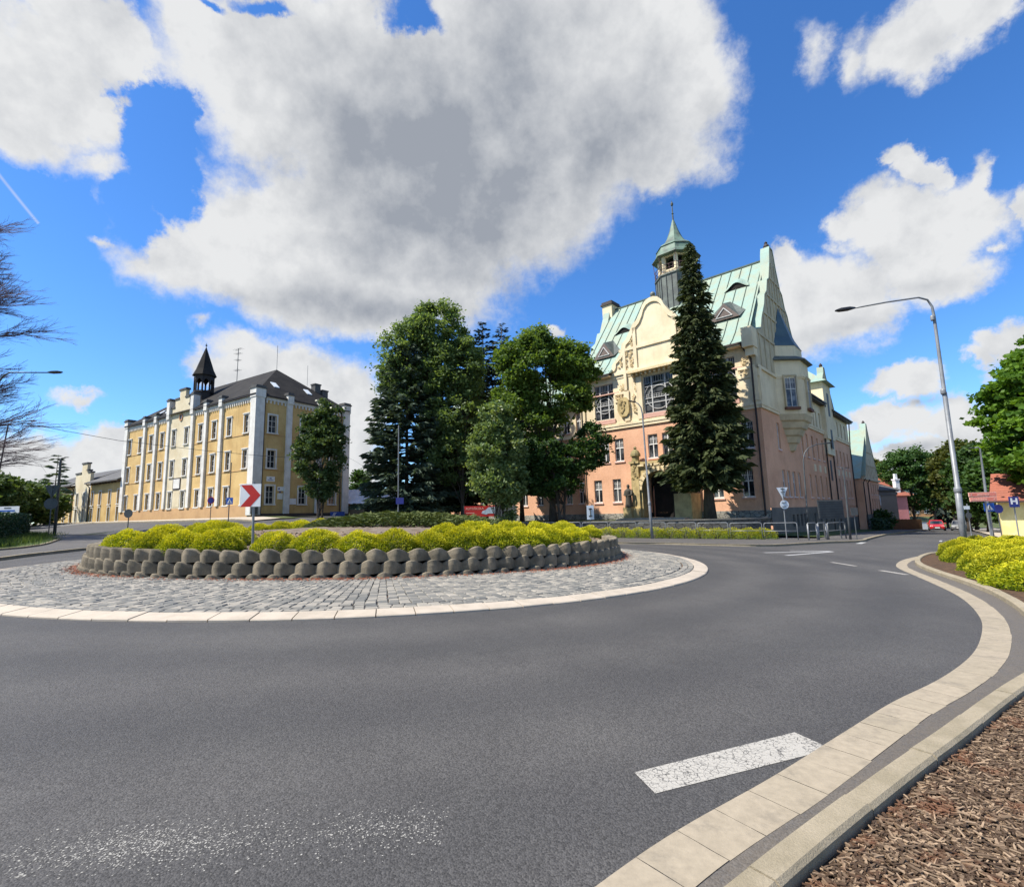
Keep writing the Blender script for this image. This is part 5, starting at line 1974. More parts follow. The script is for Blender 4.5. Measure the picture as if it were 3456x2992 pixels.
part('gable_coping', mb, MT['copper'], sg)
mb = MB()
for z, hw in ((16.5, 6.9), (19.0, 4.75), (21.2, 3.0), (23.3, 1.75)):
    mb.fbox(FSB, 7.8 - hw, 7.8 + hw, 0, .12, z, z + .22)
for z0, z1, hw, n in ((13.7, 16.5, 7.2, 10), (16.72, 19.0, 5.2, 9), (19.22, 21.2, 3.6, 7), (21.42, 23.3, 2.1, 5), (23.52, 25.2, .9, 2)):
    for i in range(n):
        u = 7.8 - hw + 2 * hw * (i + .5) / n
        mb.fbox(FSB, u - .11, u + .11, 0, .1, z0, z1)
part('blind_tracery', mb, MT['creamgrey'], sg)
mb = MB(); c_ = FSB.p(7.8, -.3, 27.0)
mb.lathe(tuple(c_), [(.2, 0), (.25, .12), (.3, .3), (.2, .5), (.12, .6), (.16, .7), (.03, .85)], 10)
part('finial', mb, MT['gutterm'], sg)
# the far (left) end parapet with its chimney-like pinnacle
mb = MB()
prof2 = [(u, z - .35) for u, z in prof]
vsA = [FSB.p(u, -SU - .1, z) for u, z in prof2] + [FSB.p(u, -SU - .75, z) for u, z in prof2]
n = len(prof2)
mb.add(vsA, [tuple(range(n)), tuple(range(2 * n - 1, n - 1, -1))] + [(i, (i + 1) % n, n + (i + 1) % n, n + i) for i in range(n)])
lg = part('end_parapet', mb, MT['cream'], t)
mb = MB()
for i in range(1, len(prof2) - 2):
    a, b = prof2[i], prof2[i + 1]
    mb.hexa([FSB.p(a[0], -SU - .85, a[1]), FSB.p(b[0], -SU - .85, b[1]), FSB.p(b[0], -SU, b[1]), FSB.p(a[0], -SU, a[1]),
             FSB.p(a[0], -SU - .85, a[1] + .14), FSB.p(b[0], -SU - .85, b[1] + .14), FSB.p(b[0], -SU, b[1] + .14), FSB.p(a[0], -SU, a[1] + .14)])
part('gable_coping', mb, MT['copper'], lg)
mb = MB()
mb.fbox(FSB, 6.9, 8.7, -SU - .95, -SU + .35, 24.6, 26.5); mb.fbox(FSB, 6.75, 8.85, -SU - 1.1, -SU + .5, 26.5, 26.7, 1); mb.fbox(FSB, 6.85, 8.75, -SU - 1.0, -SU + .4, 26.7, 26.95, 1)
part('chimney', mb, [MT['cream'], MT['gutterm']], t)
# main roof: steep copper with a kick at the eaves
wp = [(-.75, 15.55), (-.1, 16.05), (.9, 17.05), (SD / 2, 25.95)]
wq = [(SD + .75, 15.55), (SD + .1, 16.05), (SD - .9, 17.05), (SD / 2, 25.95)]


def rz_(w):
    return float(np.interp(w, [q[0] for q in wp], [q[1] for q in wp]))


mb = MB()
for prof_ in (wp, wq):
    for i in range(3):
        a, b = prof_[i], prof_[i + 1]
        for u0, u1 in ([(.55, SU + .05)] if i == 2 or prof_ is wq else [(.55, GC - 4.7), (GC + 4.7, SU + .05)]):
            mb.quad(FSA.p(u0, -a[0], a[1]), FSA.p(u1, -a[0], a[1]), FSA.p(u1, -b[0], b[1]), FSA.p(u0, -b[0], b[1]))
# cross roof behind the entrance gable
for s in (-1, 1):
    mb.quad(FSA.p(GC, -.4, 21.6), FSA.p(GC, -4.6, 21.6), FSA.p(GC + s * 4.6, -.5, 16.1), FSA.p(GC + s * 4.6, -.35, 16.1))
rf = part('roof', mb, MT['copper'], t)
mb = MB()
nse = 17
for i in range(nse + 1):
    u = .75 + (SU - .9) * i / nse
    for j in range(3):
        a, b = wp[j], wp[j + 1]
        if abs(u - GC) < 4.4 and j < 2:
            continue
        h0 = 0.045
        mb.hexa([FSA.p(u - .022, -a[0], a[1]), FSA.p(u + .022, -a[0], a[1]), FSA.p(u + .022, -b[0], b[1]), FSA.p(u - .022, -b[0], b[1]),
                 FSA.p(u - .022, -a[0] + .05, a[1] + h0), FSA.p(u + .022, -a[0] + .05, a[1] + h0), FSA.p(u + .022, -b[0] + .05, b[1] + h0), FSA.p(u - .022, -b[0] + .05, b[1] + h0)])
mb.fbox(FSA, .55, SU, -SD / 2 - .12, -SD / 2 + .12, 25.93, 26.08)
part('standing_seam', mb, MT['seam'], rf)
mb = MB()
for a, b in ((.3, GC - 4.9), (GC + 4.9, SU + .05)):
    mb.fbox(FSA, a, b, .55, .82, 15.42, 15.56); mb.fbox(FSA, a, b, 0, .6, 15.56, 15.62)
part('gutter', mb, MT['gutterm'], t)
mb = MB(); mb.fbox(FSA, .02, GC - 4.95, -.05, .7, 15.3, 15.41); mb.fbox(FSA, GC + 4.95, SU, -.05, .7, 15.3, 15.41)
part('soffit', mb, MT['cream'], t)
mb = MB(); mb.fbox(FSA, -.12, .75, -.3, .95, 15.0, 16.7); mb.fbox(FSA, -.05, .65, -.3, .6, 14.3, 14.998)
part('kneeler', mb, MT['cream'], t)


# eyebrow and triangular dormers
def eyebrow(u, w, wid, hh):
    mb = MB(); md = MB()
    z = rz_(w)
    n = 14
    top, rear, low = [], [], []
    for i in range(n + 1):
        s = -1 + 2 * i / n
        e_ = hh * (math.cos(s * PI) * .5 + .5)
        top.append(FSA.p(u + s * wid / 2, -w + .35, z + e_ - .25))
        ww_ = w + (e_ + .02) / 1.3 + .45
        rear.append(FSA.p(u + s * wid / 2 * .8, -ww_, rz_(ww_) + .02))
        low.append(FSA.p(u + s * wid / 2, -w + .2, z - .26))
    mb.add(top + rear, [(i, i + 1, n + 2 + i, n + 1 + i) for i in range(n)])
    md.add([p - FSA.dn * .12 for p in top] + low, [(i, i + 1, n + 2 + i, n + 1 + i) for i in range(n)])
    o = part('eyebrow_dormer', mb, MT['copper'], rf)
    part('opening', md, MT['dark'], o)


def tri(u, w, wid, hh):
    mb = MB(); md = MB()
    z = rz_(w) - .3
    A, B, T = FSA.p(u - wid / 2, -w + .5, z), FSA.p(u + wid / 2, -w + .5, z), FSA.p(u, -w + .4, z + hh)
    wb_ = w + hh / 1.25 + .3
    Rr = FSA.p(u, -wb_, rz_(wb_) + .03)
    A2, B2 = FSA.p(u - wid / 2 - .35, -w - .3, rz_(w + .3) + .02), FSA.p(u + wid / 2 + .35, -w - .3, rz_(w + .3) + .02)
    mb.add([A, T, Rr, A2, B, B2], [(0, 1, 2, 3), (1, 4, 5, 2)])
    md.add([A, B, T], [(0, 1, 2)])
    o = part('triangular_dormer', mb, MT['darkmetal'], rf)
    part('face', md, M('dormer_wood', (0.14, 0.11, 0.095), (0.1, 0.08, 0.07)), o)
    mi = MB(); c_ = (A + B + T) / 3
    pts = [c_ + (p - c_) * .55 + FSA.dn * .04 for p in (A, B, T)]
    for i in range(3):
        mi.tube([pts[i], pts[(i + 1) % 3]], .05, 4)
    part('frame', mi, MT['gframe'], o)


eyebrow(14.6, 4.4, 2.4, .6)
tri(15.6, 1.9, 2.5, 1.75)
eyebrow(2.7, 5.6, 2.4, .65)
tri(3.0, 2.6, 2.7, 1.6)
# clock turret on the ridge
ax = FSA.p(GC + .6, -SD / 2, 0)
mb = MB(); rt_ = 2.35
ph_ = AS + PI / 8
mb.lathe((ax[0], ax[1], 0), [(rt_, 20.5), (rt_, 27.0), (rt_ + .12, 27.0), (rt_ + .12, 27.15)], 8, 0, ph_)
tw = part('turret', mb, MT['darkmetal'], t)
mb = MB()
for k in range(8):
    a = ph_ + k * PI / 4
    p = np.array([ax[0] + rt_ * math.cos(a), ax[1] + rt_ * math.sin(a), 0])
    q = np.array([ax[0] + rt_ * math.cos(a + PI / 4), ax[1] + rt_ * math.sin(a + PI / 4), 0])
    for s in (0, .33, .67):
        c_ = p + (q - p) * s
        o_ = (c_ - ax); o_ = o_ / np.linalg.norm(o_[:2]) * .04
        mb.tube([c_ + o_ + [0, 0, 21], c_ + o_ + [0, 0, 27]], .035, 4)
part('standing_seam', mb, MT['black'], tw)
mb = MB()
rg = rt_ - .55
for k in range(8):
    a = ph_ + k * PI / 4
    p = np.array([ax[0] + rg * math.cos(a), ax[1] + rg * math.sin(a), 0])
    q = np.array([ax[0] + rg * math.cos(a + PI / 4), ax[1] + rg * math.sin(a + PI / 4), 0])
    mb.tube([p + [0, 0, 27.1], p + [0, 0, 29.6]], .24, 6)
    nrm = (p + q) / 2 - ax; nrm = nrm / np.linalg.norm(nrm[:2]) * .1
    for z0, z1 in ((27.1, 27.75), (29.2, 29.7)):
        mb.hexa([p - nrm + [0, 0, z0], q - nrm + [0, 0, z0], q + nrm + [0, 0, z0], p + nrm + [0, 0, z0], p - nrm + [0, 0, z1], q - nrm + [0, 0, z1], q + nrm + [0, 0, z1], p + nrm + [0, 0, z1]])
part('arcade', mb, MT['cream'], tw)
mb = MB(); mb.lathe((ax[0], ax[1], 0), [(.9, 27.1), (.9, 29.6)], 8, 0, ph_)
part('belfry_core', mb, MT['dark'], tw)
mb = MB()
mb.lathe((ax[0], ax[1], 0), [(2.65, 29.35), (2.6, 29.45), (2.2, 29.95), (2.05, 30.5), (2.15, 30.55), (2.1, 30.62), (1.35, 31.2), (.85, 32.0), (.5, 32.9), (.12, 34.2)], 8, 0, ph_)
part('turret_roof', mb, copper('dark_copper') if False else M('verdigris_dark', (0.13, 0.20, 0.15), (0.075, 0.09, 0.075), 1.2, 0.6, 0.2, 8), tw)
mb = MB(); mb.tube([(ax[0], ax[1], 34.0), (ax[0], ax[1], 36.6)], [.1, .04], 6)
mb.lathe((ax[0], ax[1], 36.2), [(.03, -.3), (.14, -.15), (.16, .05), (.05, .25)], 8)
mb.lathe((ax[0], ax[1], 35.0), [(.05, -.06), (.14, 0), (.05, .06)], 8)
part('spire_rod', mb, MT['darkmetal'], tw)
mb = MB()
for z in (27.3, 27.75, 28.15):
    pts = [(ax[0] + (rt_ + .05) * math.cos(ph_ + k * PI / 4), ax[1] + (rt_ + .05) * math.sin(ph_ + k * PI / 4), z) for k in range(9)]
    mb.tube(pts, .035, 4)
for k in range(40):
    a = ph_ + k * PI / 20
    r_ = (rt_ + .05) * math.cos(PI / 8) / math.cos((k % 5) * PI / 20 - PI / 8) if False else (rt_ + .03)
    mb.tube([(ax[0] + r_ * math.cos(a), ax[1] + r_ * math.sin(a), 27.15), (ax[0] + r_ * math.cos(a), ax[1] + r_ * math.sin(a), 28.15)], .018, 4)
for k in range(8):
    a = ph_ + k * PI / 4
    pts = [(ax[0] + (rt_ + .05) * math.cos(a), ax[1] + (rt_ + .05) * math.sin(a), 28.1), (ax[0] + (rt_ + .1) * math.cos(a), ax[1] + (rt_ + .1) * math.sin(a), 28.8), (ax[0] + (rt_ + .15) * math.cos(a), ax[1] + (rt_ + .15) * math.sin(a), 29.35)]
    mb.tube(pts, .03, 4)
part('gallery_railing', mb, M('rusty_iron', (0.11, 0.06, 0.06), (0.08, 0.05, 0.05)), tw)
for k in (5, 6, 7, 4):
    a = ph_ + (k + .5) * PI / 4
    nv_ = np.array([math.cos(a), math.sin(a), 0])
    c_ = np.array([ax[0], ax[1], 28.75]) + nv_ * (rt_ - .42)
    tv = np.array([-nv_[1], nv_[0], 0])
    mb = MB(); ringp = [c_ + tv * .36 * math.cos(j * PI / 10) + np.array([0, 0, .36 * math.sin(j * PI / 10)]) for j in range(20)]
    mb.add(ringp + [p + nv_ * .06 for p in ringp], [tuple(range(20, 40))] + [(j, (j + 1) % 20, 20 + (j + 1) % 20, 20 + j) for j in range(20)])
    ck = part('clock_face', mb, MT['white'], tw)
    mb = MB(); f0 = c_ + nv_ * .07
    mb.tube([f0, f0 + np.array([0, 0, .26])], .022, 4); mb.tube([f0, f0 + tv * .17 + np.array([0, 0, .07])], .026, 4)
    part('clock_hand', mb, MT['black'], ck)
# downpipes
mb = MB()
mb.tube([FSA.p(.9, .75, 15.4), FSA.p(.75, .5, 14.9), FSA.p(.35, .22, 14.1), FSA.p(.35, .26, 10.5), FSA.p(.35, .14, 9.7), FSA.p(.35, .14, 1.0)], .075, 7)
mb.tube([FSA.p(SU - .3, .7, 15.4), FSA.p(SU - .2, .2, 14.6), FSA.p(SU - .2, .14, 1.0)], .07, 6)
for u in (22.9, 26.6, 38.3):
    mb.tube([FSB.p(u, .55, 13.3), FSB.p(u, .3, 12.8), FSB.p(u, .12, 9.7), FSB.p(u, .12, -1.2)], .075, 6)
part('downpipe', mb, MT['gutterm'], t)
# lower street ranges: eaves roofs, stair riser with its hood, second gable
mb = MB()
for u0, u1, z0 in ((15.6, 22.7, 13.5), (26.9, 38.9, 13.2)):
    q = [FSB.p(u0, .6, z0), FSB.p(u1, .6, z0), FSB.p(u1, -4.6, z0 + 4.2), FSB.p(u0, -4.6, z0 + 4.2)]
    mb.hexa([p - np.array([0, 0, .15]) for p in q] + q)
    mb.quad(FSB.p(u0, -4.6, z0 + 4.2), FSB.p(u1, -4.6, z0 + 4.2), FSB.p(u1, -9.4, z0), FSB.p(u0, -9.4, z0))
part('roof', mb, MT['copper'], t, label='green copper roofs of the street range')
mb = MB()
for u0, u1, z0 in ((15.6, 22.7, 13.5), (26.9, 38.9, 13.2)):
    mb.fbox(FSB, u0, u1, .55, .72, z0 - .16, z0 - .02); mb.fbox(FSB, u0, u1, 0, .56, z0 - .3, z0 - .16)
part('gutter', mb, MT['gutterm'], t)
mb = MB()
mb.fbox(FSB, 22.7, 26.9, -5, .45, 9.4, 16.1)
mb.fbox(FSB, 22.9, 26.7, -5, .3, 7.6, 9.4)
riser = part('stair_riser', mb, MT['cream'], t)
mb = MB(); mb.fbox(FSB, 22.72, 26.88, -.3, .02, -1.5, 7.6)
part('lower_wall', mb, MT['pink'], t)
mb = MB()
for u in (24.9,):
    for z0, z1 in ((12.2, 15.0), (8.3, 10.6)):
        mb.fbox(FSB, u - .45, u + .45, .44, .47, z0, z1)
    mb.fbox(FSB, u - .4, u + .4, .02, .05, 4.6, 7.0)
part('stair_window', mb, MT['gutterm'], riser)
mb = MB()
R0 = [FSB.p(22.2, 1.0, 16.1), FSB.p(27.4, 1.0, 16.1), FSB.p(27.4, -5.5, 16.1), FSB.p(22.2, -5.5, 16.1)]
R1 = [FSB.p(22.9, .3, 16.6), FSB.p(26.7, .3, 16.6), FSB.p(26.7, -5, 16.6), FSB.p(22.9, -5, 16.6)]
R2 = [FSB.p(24.4, -1.6, 18.4), FSB.p(25.2, -1.6, 18.4), FSB.p(25.2, -4.4, 18.4), FSB.p(24.4, -4.4, 18.4)]
vs = R0 + R1 + R2
mb.add(vs, [(i * 4 + j, i * 4 + (j + 1) % 4, (i + 1) * 4 + (j + 1) % 4, (i + 1) * 4 + j) for i in range(2) for j in range(4)] + [(8, 9, 10, 11), (3, 2, 1, 0)])
part('hood_roof', mb, MT['copper'], riser)
prof3 = [(24.6, 13.4), (24.7, 14.9), (26.2, 16.4), (27.4, 17.4), (28.3, 18.3), (28.5, 19.1), (29.3, 19.1), (29.6, 18.2), (30.6, 16.9), (31.8, 15.2), (33.0, 13.6), (33.0, 13.2)]
mb = MB(); mb.prism(FSB, prof3, -.9, -.35)
g2 = part('street_gable', mb, MT['creamgrey'], t)
mb = MB()
for i in range(1, len(prof3) - 2):
    a, b = prof3[i], prof3[i + 1]
    mb.hexa([FSB.p(a[0], -1.0, a[1]), FSB.p(b[0], -1.0, b[1]), FSB.p(b[0], -.28, b[1]), FSB.p(a[0], -.28, a[1]),
             FSB.p(a[0], -1.0, a[1] + .12), FSB.p(b[0], -1.0, b[1] + .12), FSB.p(b[0], -.28, b[1] + .12), FSB.p(a[0], -.28, a[1] + .12)])
part('gable_coping', mb, MT['copper'], g2)
mb = MB(); mb.lathe(tuple(FSB.p(28.9, -.6, 19.2)), [(.15, 0), (.2, .15), (.22, .35), (.05, .6)], 8)
part('finial', mb, MT['gutterm'], g2)
mb = MB()
for u in (27.6, 28.9, 30.2):
    mb.fbox(FSB, u - .1, u + .1, -.36, -.28, 13.6, 16.3)
mb.fbox(FSB, 26.4, 31.2, -.36, -.27, 16.3, 16.5)
part('blind_tracery', mb, MT['creamgrey'], g2)
# left wing behind the trees, set back a little
WB = -2.0
F_W = [19.6, 21.4, 23.6, 25.6, 28.0, 30.2, 33.0, 35.4, 38.6, 41.0, 43.6]
hw = [(u - .45, u + .45, a, b) for u in F_W for a, b in ((2.6, 4.85), (6.62, 8.85))]
mb = MB(); mb.wall(FSA, SU + .02, 45.4, 1.45, 9.85, hw, .26, WB)
mb.quad(FSA.p(45.4, WB, 0), FSA.p(45.4, WB - 12, 0), FSA.p(45.4, WB - 12, 14), FSA.p(45.4, WB, 14))
part('lower_wall', mb, MT['pink'], t)
mb = MB(); mb.wall(FSA, SU + .02, 45.4, 9.85, 13.6, [(u - .45, u + .45, 10.6, 12.7) for u in F_W], .26, WB)
part('upper_wall', mb, MT['cream'], t)
mb = MB(); mb.fbox(FSA, SU, 45.4, WB - .1, WB + .15, 9.86, 10.2)
part('belt_course', mb, MT['cream'], t)
mb = MB(); mb.fbox(FSA, SU, 45.4, WB - .3, WB + .1, .2, 1.45)
part('plinth', mb, MT['rubble'], t)
pgw = win_school(.9, 2.23)
pgw2 = win_school(.9, 2.1)
for u in F_W:
    put_window(t, FSA, u, 2.6, pgw, WB); put_window(t, FSA, u, 6.62, pgw, WB); put_window(t, FSA, u, 10.6, pgw2, WB)
mb = MB()
q = [FSA.p(SU + .8, WB + .7, 13.6), FSA.p(45.9, WB + .7, 13.6), FSA.p(45.9, WB - 5.2, 19.5), FSA.p(SU + .8, WB - 5.2, 19.5)]
mb.hexa([p - np.array([0, 0, .15]) for p in q] + q)
mb.quad(FSA.p(SU + .8, WB - 5.2, 19.5), FSA.p(45.9, WB - 5.2, 19.5), FSA.p(45.9, WB - 11, 13.6), FSA.p(SU + .8, WB - 11, 13.6))
part('roof', mb, MT['copper'], t, label='green roof of the left wing')
# portal
mb = MB()
D0, D1 = 0.0, 1.15
arc = [(GC + 1.75 * math.cos(a), 3.55 + 1.75 * math.sin(a)) for a in np.linspace(0, PI, 15)]
# ring of voussoirs and flanks
ou = [(GC + 2.5, .6), (GC + 2.5, 6.15), (GC - 2.5, 6.15), (GC - 2.5, .6)]
left = [(GC - 2.5, .6), (GC - 1.75, .6)] + arc[::-1][:8] + [(GC, 6.15), (GC - 2.5, 6.15)]
right = [(GC + 2.5, .6), (GC + 2.5, 6.15), (GC, 6.15)] + arc[::-1][7:] + [(GC + 1.75, .6)]
mb.prism(FSA, left, D0, D1 - .15); mb.prism(FSA, right, D0, D1 - .15)
for s in (-1, 1):   # piers
    a, b = sorted((GC + s * 1.95, GC + s * 2.75))
    mb.fbox(FSA, a, b, 0, D1 + .05, .6, 6.1)
    mb.fbox(FSA, a - .12, b + .12, 0, D1 + .18, 6.1, 6.3)
    a, b = sorted((GC + s * 1.8, GC + s * 3.35))
    mb.fbox(FSA, a, b, 0.0, D1 + (.9 if s < 0 else .3), .6, 3.05 if s < 0 else 1.9)
mb.fbox(FSA, GC - 2.5, GC + 2.5, 0, D1 + .02, 6.0, 6.22)
portal = part('portal', mb, MT['sand'], t)
mb = MB()
for i in range(13):
    a0, a1 = PI * i / 13 + .02, PI * (i + 1) / 13 - .02
    q = [(GC + r_ * math.cos(a), 3.55 + r_ * math.sin(a)) for r_, a in ((1.72, a0), (1.72, a1), (2.2, a1), (2.2, a0))]
    mb.prism(FSA, q, D1 - .2, D1 + .02)
for i in range(5):
    u = GC - 1.7 + i * .85
    mb.fbox(FSA, u - .33, u + .33, D1 - .1, D1 + .08, 5.78, 5.98)
    mb.fbox(FSA, u - .3, u + .3, D1 - .1, D1 + .1, 5.55, 5.7) if i % 2 else None
part('voussoir', mb, MT['relief'], portal)
mb = MB()
for s in (-1, 1):
    c_ = FSA.p(GC + s * 2.4, .75, 6.3)
    mb.lathe(tuple(c_), [(.42, 0), (.42, .1), (.36, .12), (.36, .5), (.5, .55), (.48, .75), (.36, 1.0), (.16, 1.18), (.1, 1.2), (.17, 1.32), (.1, 1.45), (.02, 1.5)], 10)
part('lantern_cap', mb, M('mossy_stone', (0.26, 0.22, 0.10), (0.18, 0.15, 0.08)), portal)
mb = MB()
for s in (-1, 1):
    relief(mb, FSA, GC + s * 2.35 - .35, GC + s * 2.35 + .35, 4.6, 6.0, D1 + .06, 9)
part('portal_relief', mb, MT['sand'], portal)
mb = MB()
mb.quad(FSA.p(GC - 1.5, -.9, .9), FSA.p(GC + 1.5, -.9, .9), FSA.p(GC + 1.5, -.9, 5.4), FSA.p(GC - 1.5, -.9, 5.4))
mb.prism(FSA, [(GC - 1.75, .9), (GC - 1.5, .9)] + [(GC + 1.5 * math.cos(a), 3.4 + 1.5 * math.sin(a)) for a in np.linspace(PI, 0, 12)] + [(GC + 1.5, .9), (GC + 1.75, .9), (GC + 1.75, 5.5), (GC - 1.75, 5.5)], -.6, -.25)
part('doorway', mb, MT['dark'], portal)
mb = MB()
for i in range(3):
    mb.fbox(FSA, GC - 3.2 - .2 * i, GC + 3.0 + .2 * i, 0, 3.2 - .4 * i, .55 + .13 * (2 - i) - .1, .55 + .13 * (3 - i) - .1) if False else None
mb.fbox(FSA, GC - 3.0, GC + 3.2, 0, 2.9, .5, 1.0); mb.fbox(FSA, GC - 3.2, GC + 3.4, 0, 3.3, .5, .92)
part('steps', mb, MT['ringkerb'], portal)


# statues beside the portal
def statue(name, label, u, d, z, h, mat):
    o = thing(name, label, 'statue', tuple(FSA.p(u, d, z)))
    c_ = FSA.p(u, d, z)
    s = h / 2.0
    mb = MB()
    pr = [(.34, 0), (.36, .1), (.3, .5), (.27, .9), (.3, 1.15), (.35, 1.4), (.33, 1.52), (.2, 1.62), (.1, 1.68), (.1, 1.74), (.13, 1.8), (.145, 1.88), (.13, 1.97), (.07, 2.04), (.01, 2.06)]
    mb.lathe(tuple(c_), [(r * s, z_ * s) for r, z_ in pr], 14, 0, 0, 1.0, .75)
    for sg_ in (-1, 1):
        mb.tube([c_ + FSA.du * sg_ * .32 * s + [0, 0, 1.45 * s], c_ + FSA.du * sg_ * .36 * s + FSA.dn * .12 * s + [0, 0, 1.1 * s], c_ + FSA.du * sg_ * .12 * s + FSA.dn * .3 * s + [0, 0, 1.05 * s]], [.1 * s, .08 * s, .06 * s], 7)
    part('figure', mb, mat, o, smooth=True)
    mb = MB(); mb.fbox(FSA, u - .42, u + .42, d - .4, d + .4, z - 1.2, z)
    part('pedestal', mb, MT['sand'], o)
    return o


statue('statue', 'dark robed stone statue standing left of the school portal', GC + 2.95, 1.5, 2.0, 2.1, M('dark_statue', (0.06, 0.055, 0.045), (0.09, 0.08, 0.065), 5))
o = thing('stone_lion', 'small crouching stone animal on the low block right of the school portal', 'statue', tuple(FSA.p(GC - 2.9, 1.7, 3.05)))
mb = MB()
c_ = FSA.p(GC - 2.75, 1.55, 3.05)
pts = [c_ + FSA.du * .45 + [0, 0, .2], c_ + FSA.du * .2 + [0, 0, .3], c_ - FSA.du * .15 + [0, 0, .3], c_ - FSA.du * .38 + [0, 0, .42], c_ - FSA.du * .55 + [0, 0, .4]]
mb.tube(pts, [.16, .22, .2, .2, .1], 8)
for a in (-.35, .3):
    for b in (-.12, .12):
        mb.tube([c_ + FSA.du * a + FSA.dn * b + [0, 0, .2], c_ + FSA.du * (a - .05) + FSA.dn * b], [.09, .06], 6)
part('figure', mb, MT['sand'], o, smooth=True)

# ------------------------------------------------------------------ annex with the second green gable, further down the street
AN = 39.2
t = thing('school_annex', 'salmon annex with a steep green copper roof and narrow gable beyond the school', 'building', tuple(FSB.p(AN, 0, -.9)))
mb = MB()
AD = .9
mb.wall(FSB, AN, 54.6, -2.5, 5.5, [(u - .4, u + .4, a, b) for u in (46.5, 48.6, 50.7, 52.8) for a, b in ((1.0, 2.6), (3.2, 4.8))], .25, AD)
mb.quad(FSB.p(AN, AD, -2.5), FSB.p(AN, AD - 14, -2.5), FSB.p(AN, AD - 14, 5.5), FSB.p(AN, AD, 5.5))
mb.quad(FSB.p(54.6, AD, -2.5), FSB.p(54.6, AD - 14, -2.5), FSB.p(54.6, AD - 14, 5.5), FSB.p(54.6, AD, 5.5))
part('wall', mb, MT['pink'], t)
pan = win_school(.8, 1.6, 1, 'wframe', 'glassg', True, False, True)
for u in (46.5, 48.6, 50.7, 52.8):
    put_window(t, FSB, u, 1.0, pan, AD); put_window(t, FSB, u, 3.2, pan, AD)
pra = [(42.2, 5.4), (42.2, 5.8), (44.6, 8.9), (46.4, 11.0), (47.6, 13.1), (48.0, 13.9), (48.7, 13.9), (49.1, 13.1), (50.3, 11.0), (52.1, 8.9), (54.5, 5.8), (54.5, 5.4)]
mb = MB(); mb.prism(FSB, pra, AD - .5, AD + .02)
ga = part('gable', mb, MT['creamgrey'], t)
mb = MB(); mb.lathe(tuple(FSB.p(48.35, AD - .25, 13.9)), [(.14, 0), (.2, .15), (.2, .35), (.04, .6)], 8)
part('finial', mb, MT['gutterm'], ga)
mb = MB()
mb.quad(FSB.p(48.35, AD - .1, 13.2), FSB.p(48.35, AD - 14, 13.2), FSB.p(AN - .3, AD - 14, 5.3), FSB.p(AN - .3, AD - .1, 5.3))
mb.quad(FSB.p(48.35, AD - .1, 13.2), FSB.p(48.35, AD - 14, 13.2), FSB.p(55, AD - 14, 5.3), FSB.p(55, AD - .1, 5.3))
for i in range(1, len(pra) - 2):
    a, b = pra[i], pra[i + 1]
    mb.hexa([FSB.p(a[0], AD - .7, a[1]), FSB.p(b[0], AD - .7, b[1]), FSB.p(b[0], AD + .08, b[1]), FSB.p(a[0], AD + .08, a[1]),
             FSB.p(a[0], AD - .7, a[1] + .12), FSB.p(b[0], AD - .7, b[1] + .12), FSB.p(b[0], AD + .08, b[1] + .12), FSB.p(a[0], AD + .08, a[1] + .12)])
part('roof', mb, MT['copper'], t)
mb = MB()
for z in (7.4, 9.4):
    mb.fbox(FSB, 48.35 - (13.2 - z) * .75, 48.35 + (13.2 - z) * .75, AD, AD + .1, z, z + .2)
for i in range(7):
    u = 44 + i * 1.45
    mb.fbox(FSB, u - .1, u + .1, AD, AD + .08, 5.7, 7.4)
mb.fbox(FSB, AN, 54.7, AD - .1, AD + .25, 5.2, 5.45)
part('blind_tracery', mb, MT['creamgrey'], ga)
mb = MB()
for u in (AN + .3, 43.2):
    mb.tube([FSB.p(u, AD + .4, 5.3), FSB.p(u, AD + .1, 4.8), FSB.p(u, AD + .1, -1)], .07, 6)
part('downpipe', mb, MT['gutterm'], t)
mb = MB(); mb.wall(FSB, AN, 54.7, -3, .4, [], .2, AD + .08)
part('plinth', mb, MT['basement'], t)

# ------------------------------------------------------------------ foliage helpers
def leaf_mesh(name, C, A, B, tint, mat):
    """rhombic leaves: centres C, half-axes A (length) and B (width)"""
    n = len(C)
    V = np.empty((n, 4, 3), np.float32)
    V[:, 0] = C + A; V[:, 1] = C + B; V[:, 2] = C - A; V[:, 3] = C - B
    me = bpy.data.meshes.new(name)
    me.vertices.add(n * 4)
    me.vertices.foreach_set('co', V.ravel())
    me.loops.add(n * 4)
    me.loops.foreach_set('vertex_index', np.arange(n * 4, dtype=np.int32))
    me.polygons.add(n)
    me.polygons.foreach_set('loop_start', np.arange(0, n * 4, 4, dtype=np.int32))
    a = me.attributes.new('tint', 'FLOAT', 'POINT')
    a.data.foreach_set('value', np.repeat(np.clip(tint, 0, 1), 4).astype(np.float32))
    me.materials.append(mat)
    me.update()
    me.validate()
    return me


def unit(v):
    return v / (np.linalg.norm(v, axis=-1, keepdims=True) + 1e-9)


def rand_unit(n, rng):
    return unit(rng.normal(size=(n, 3)))


def perp(a, rng):
    return unit(np.cross(a, rand_unit(len(a), rng)))


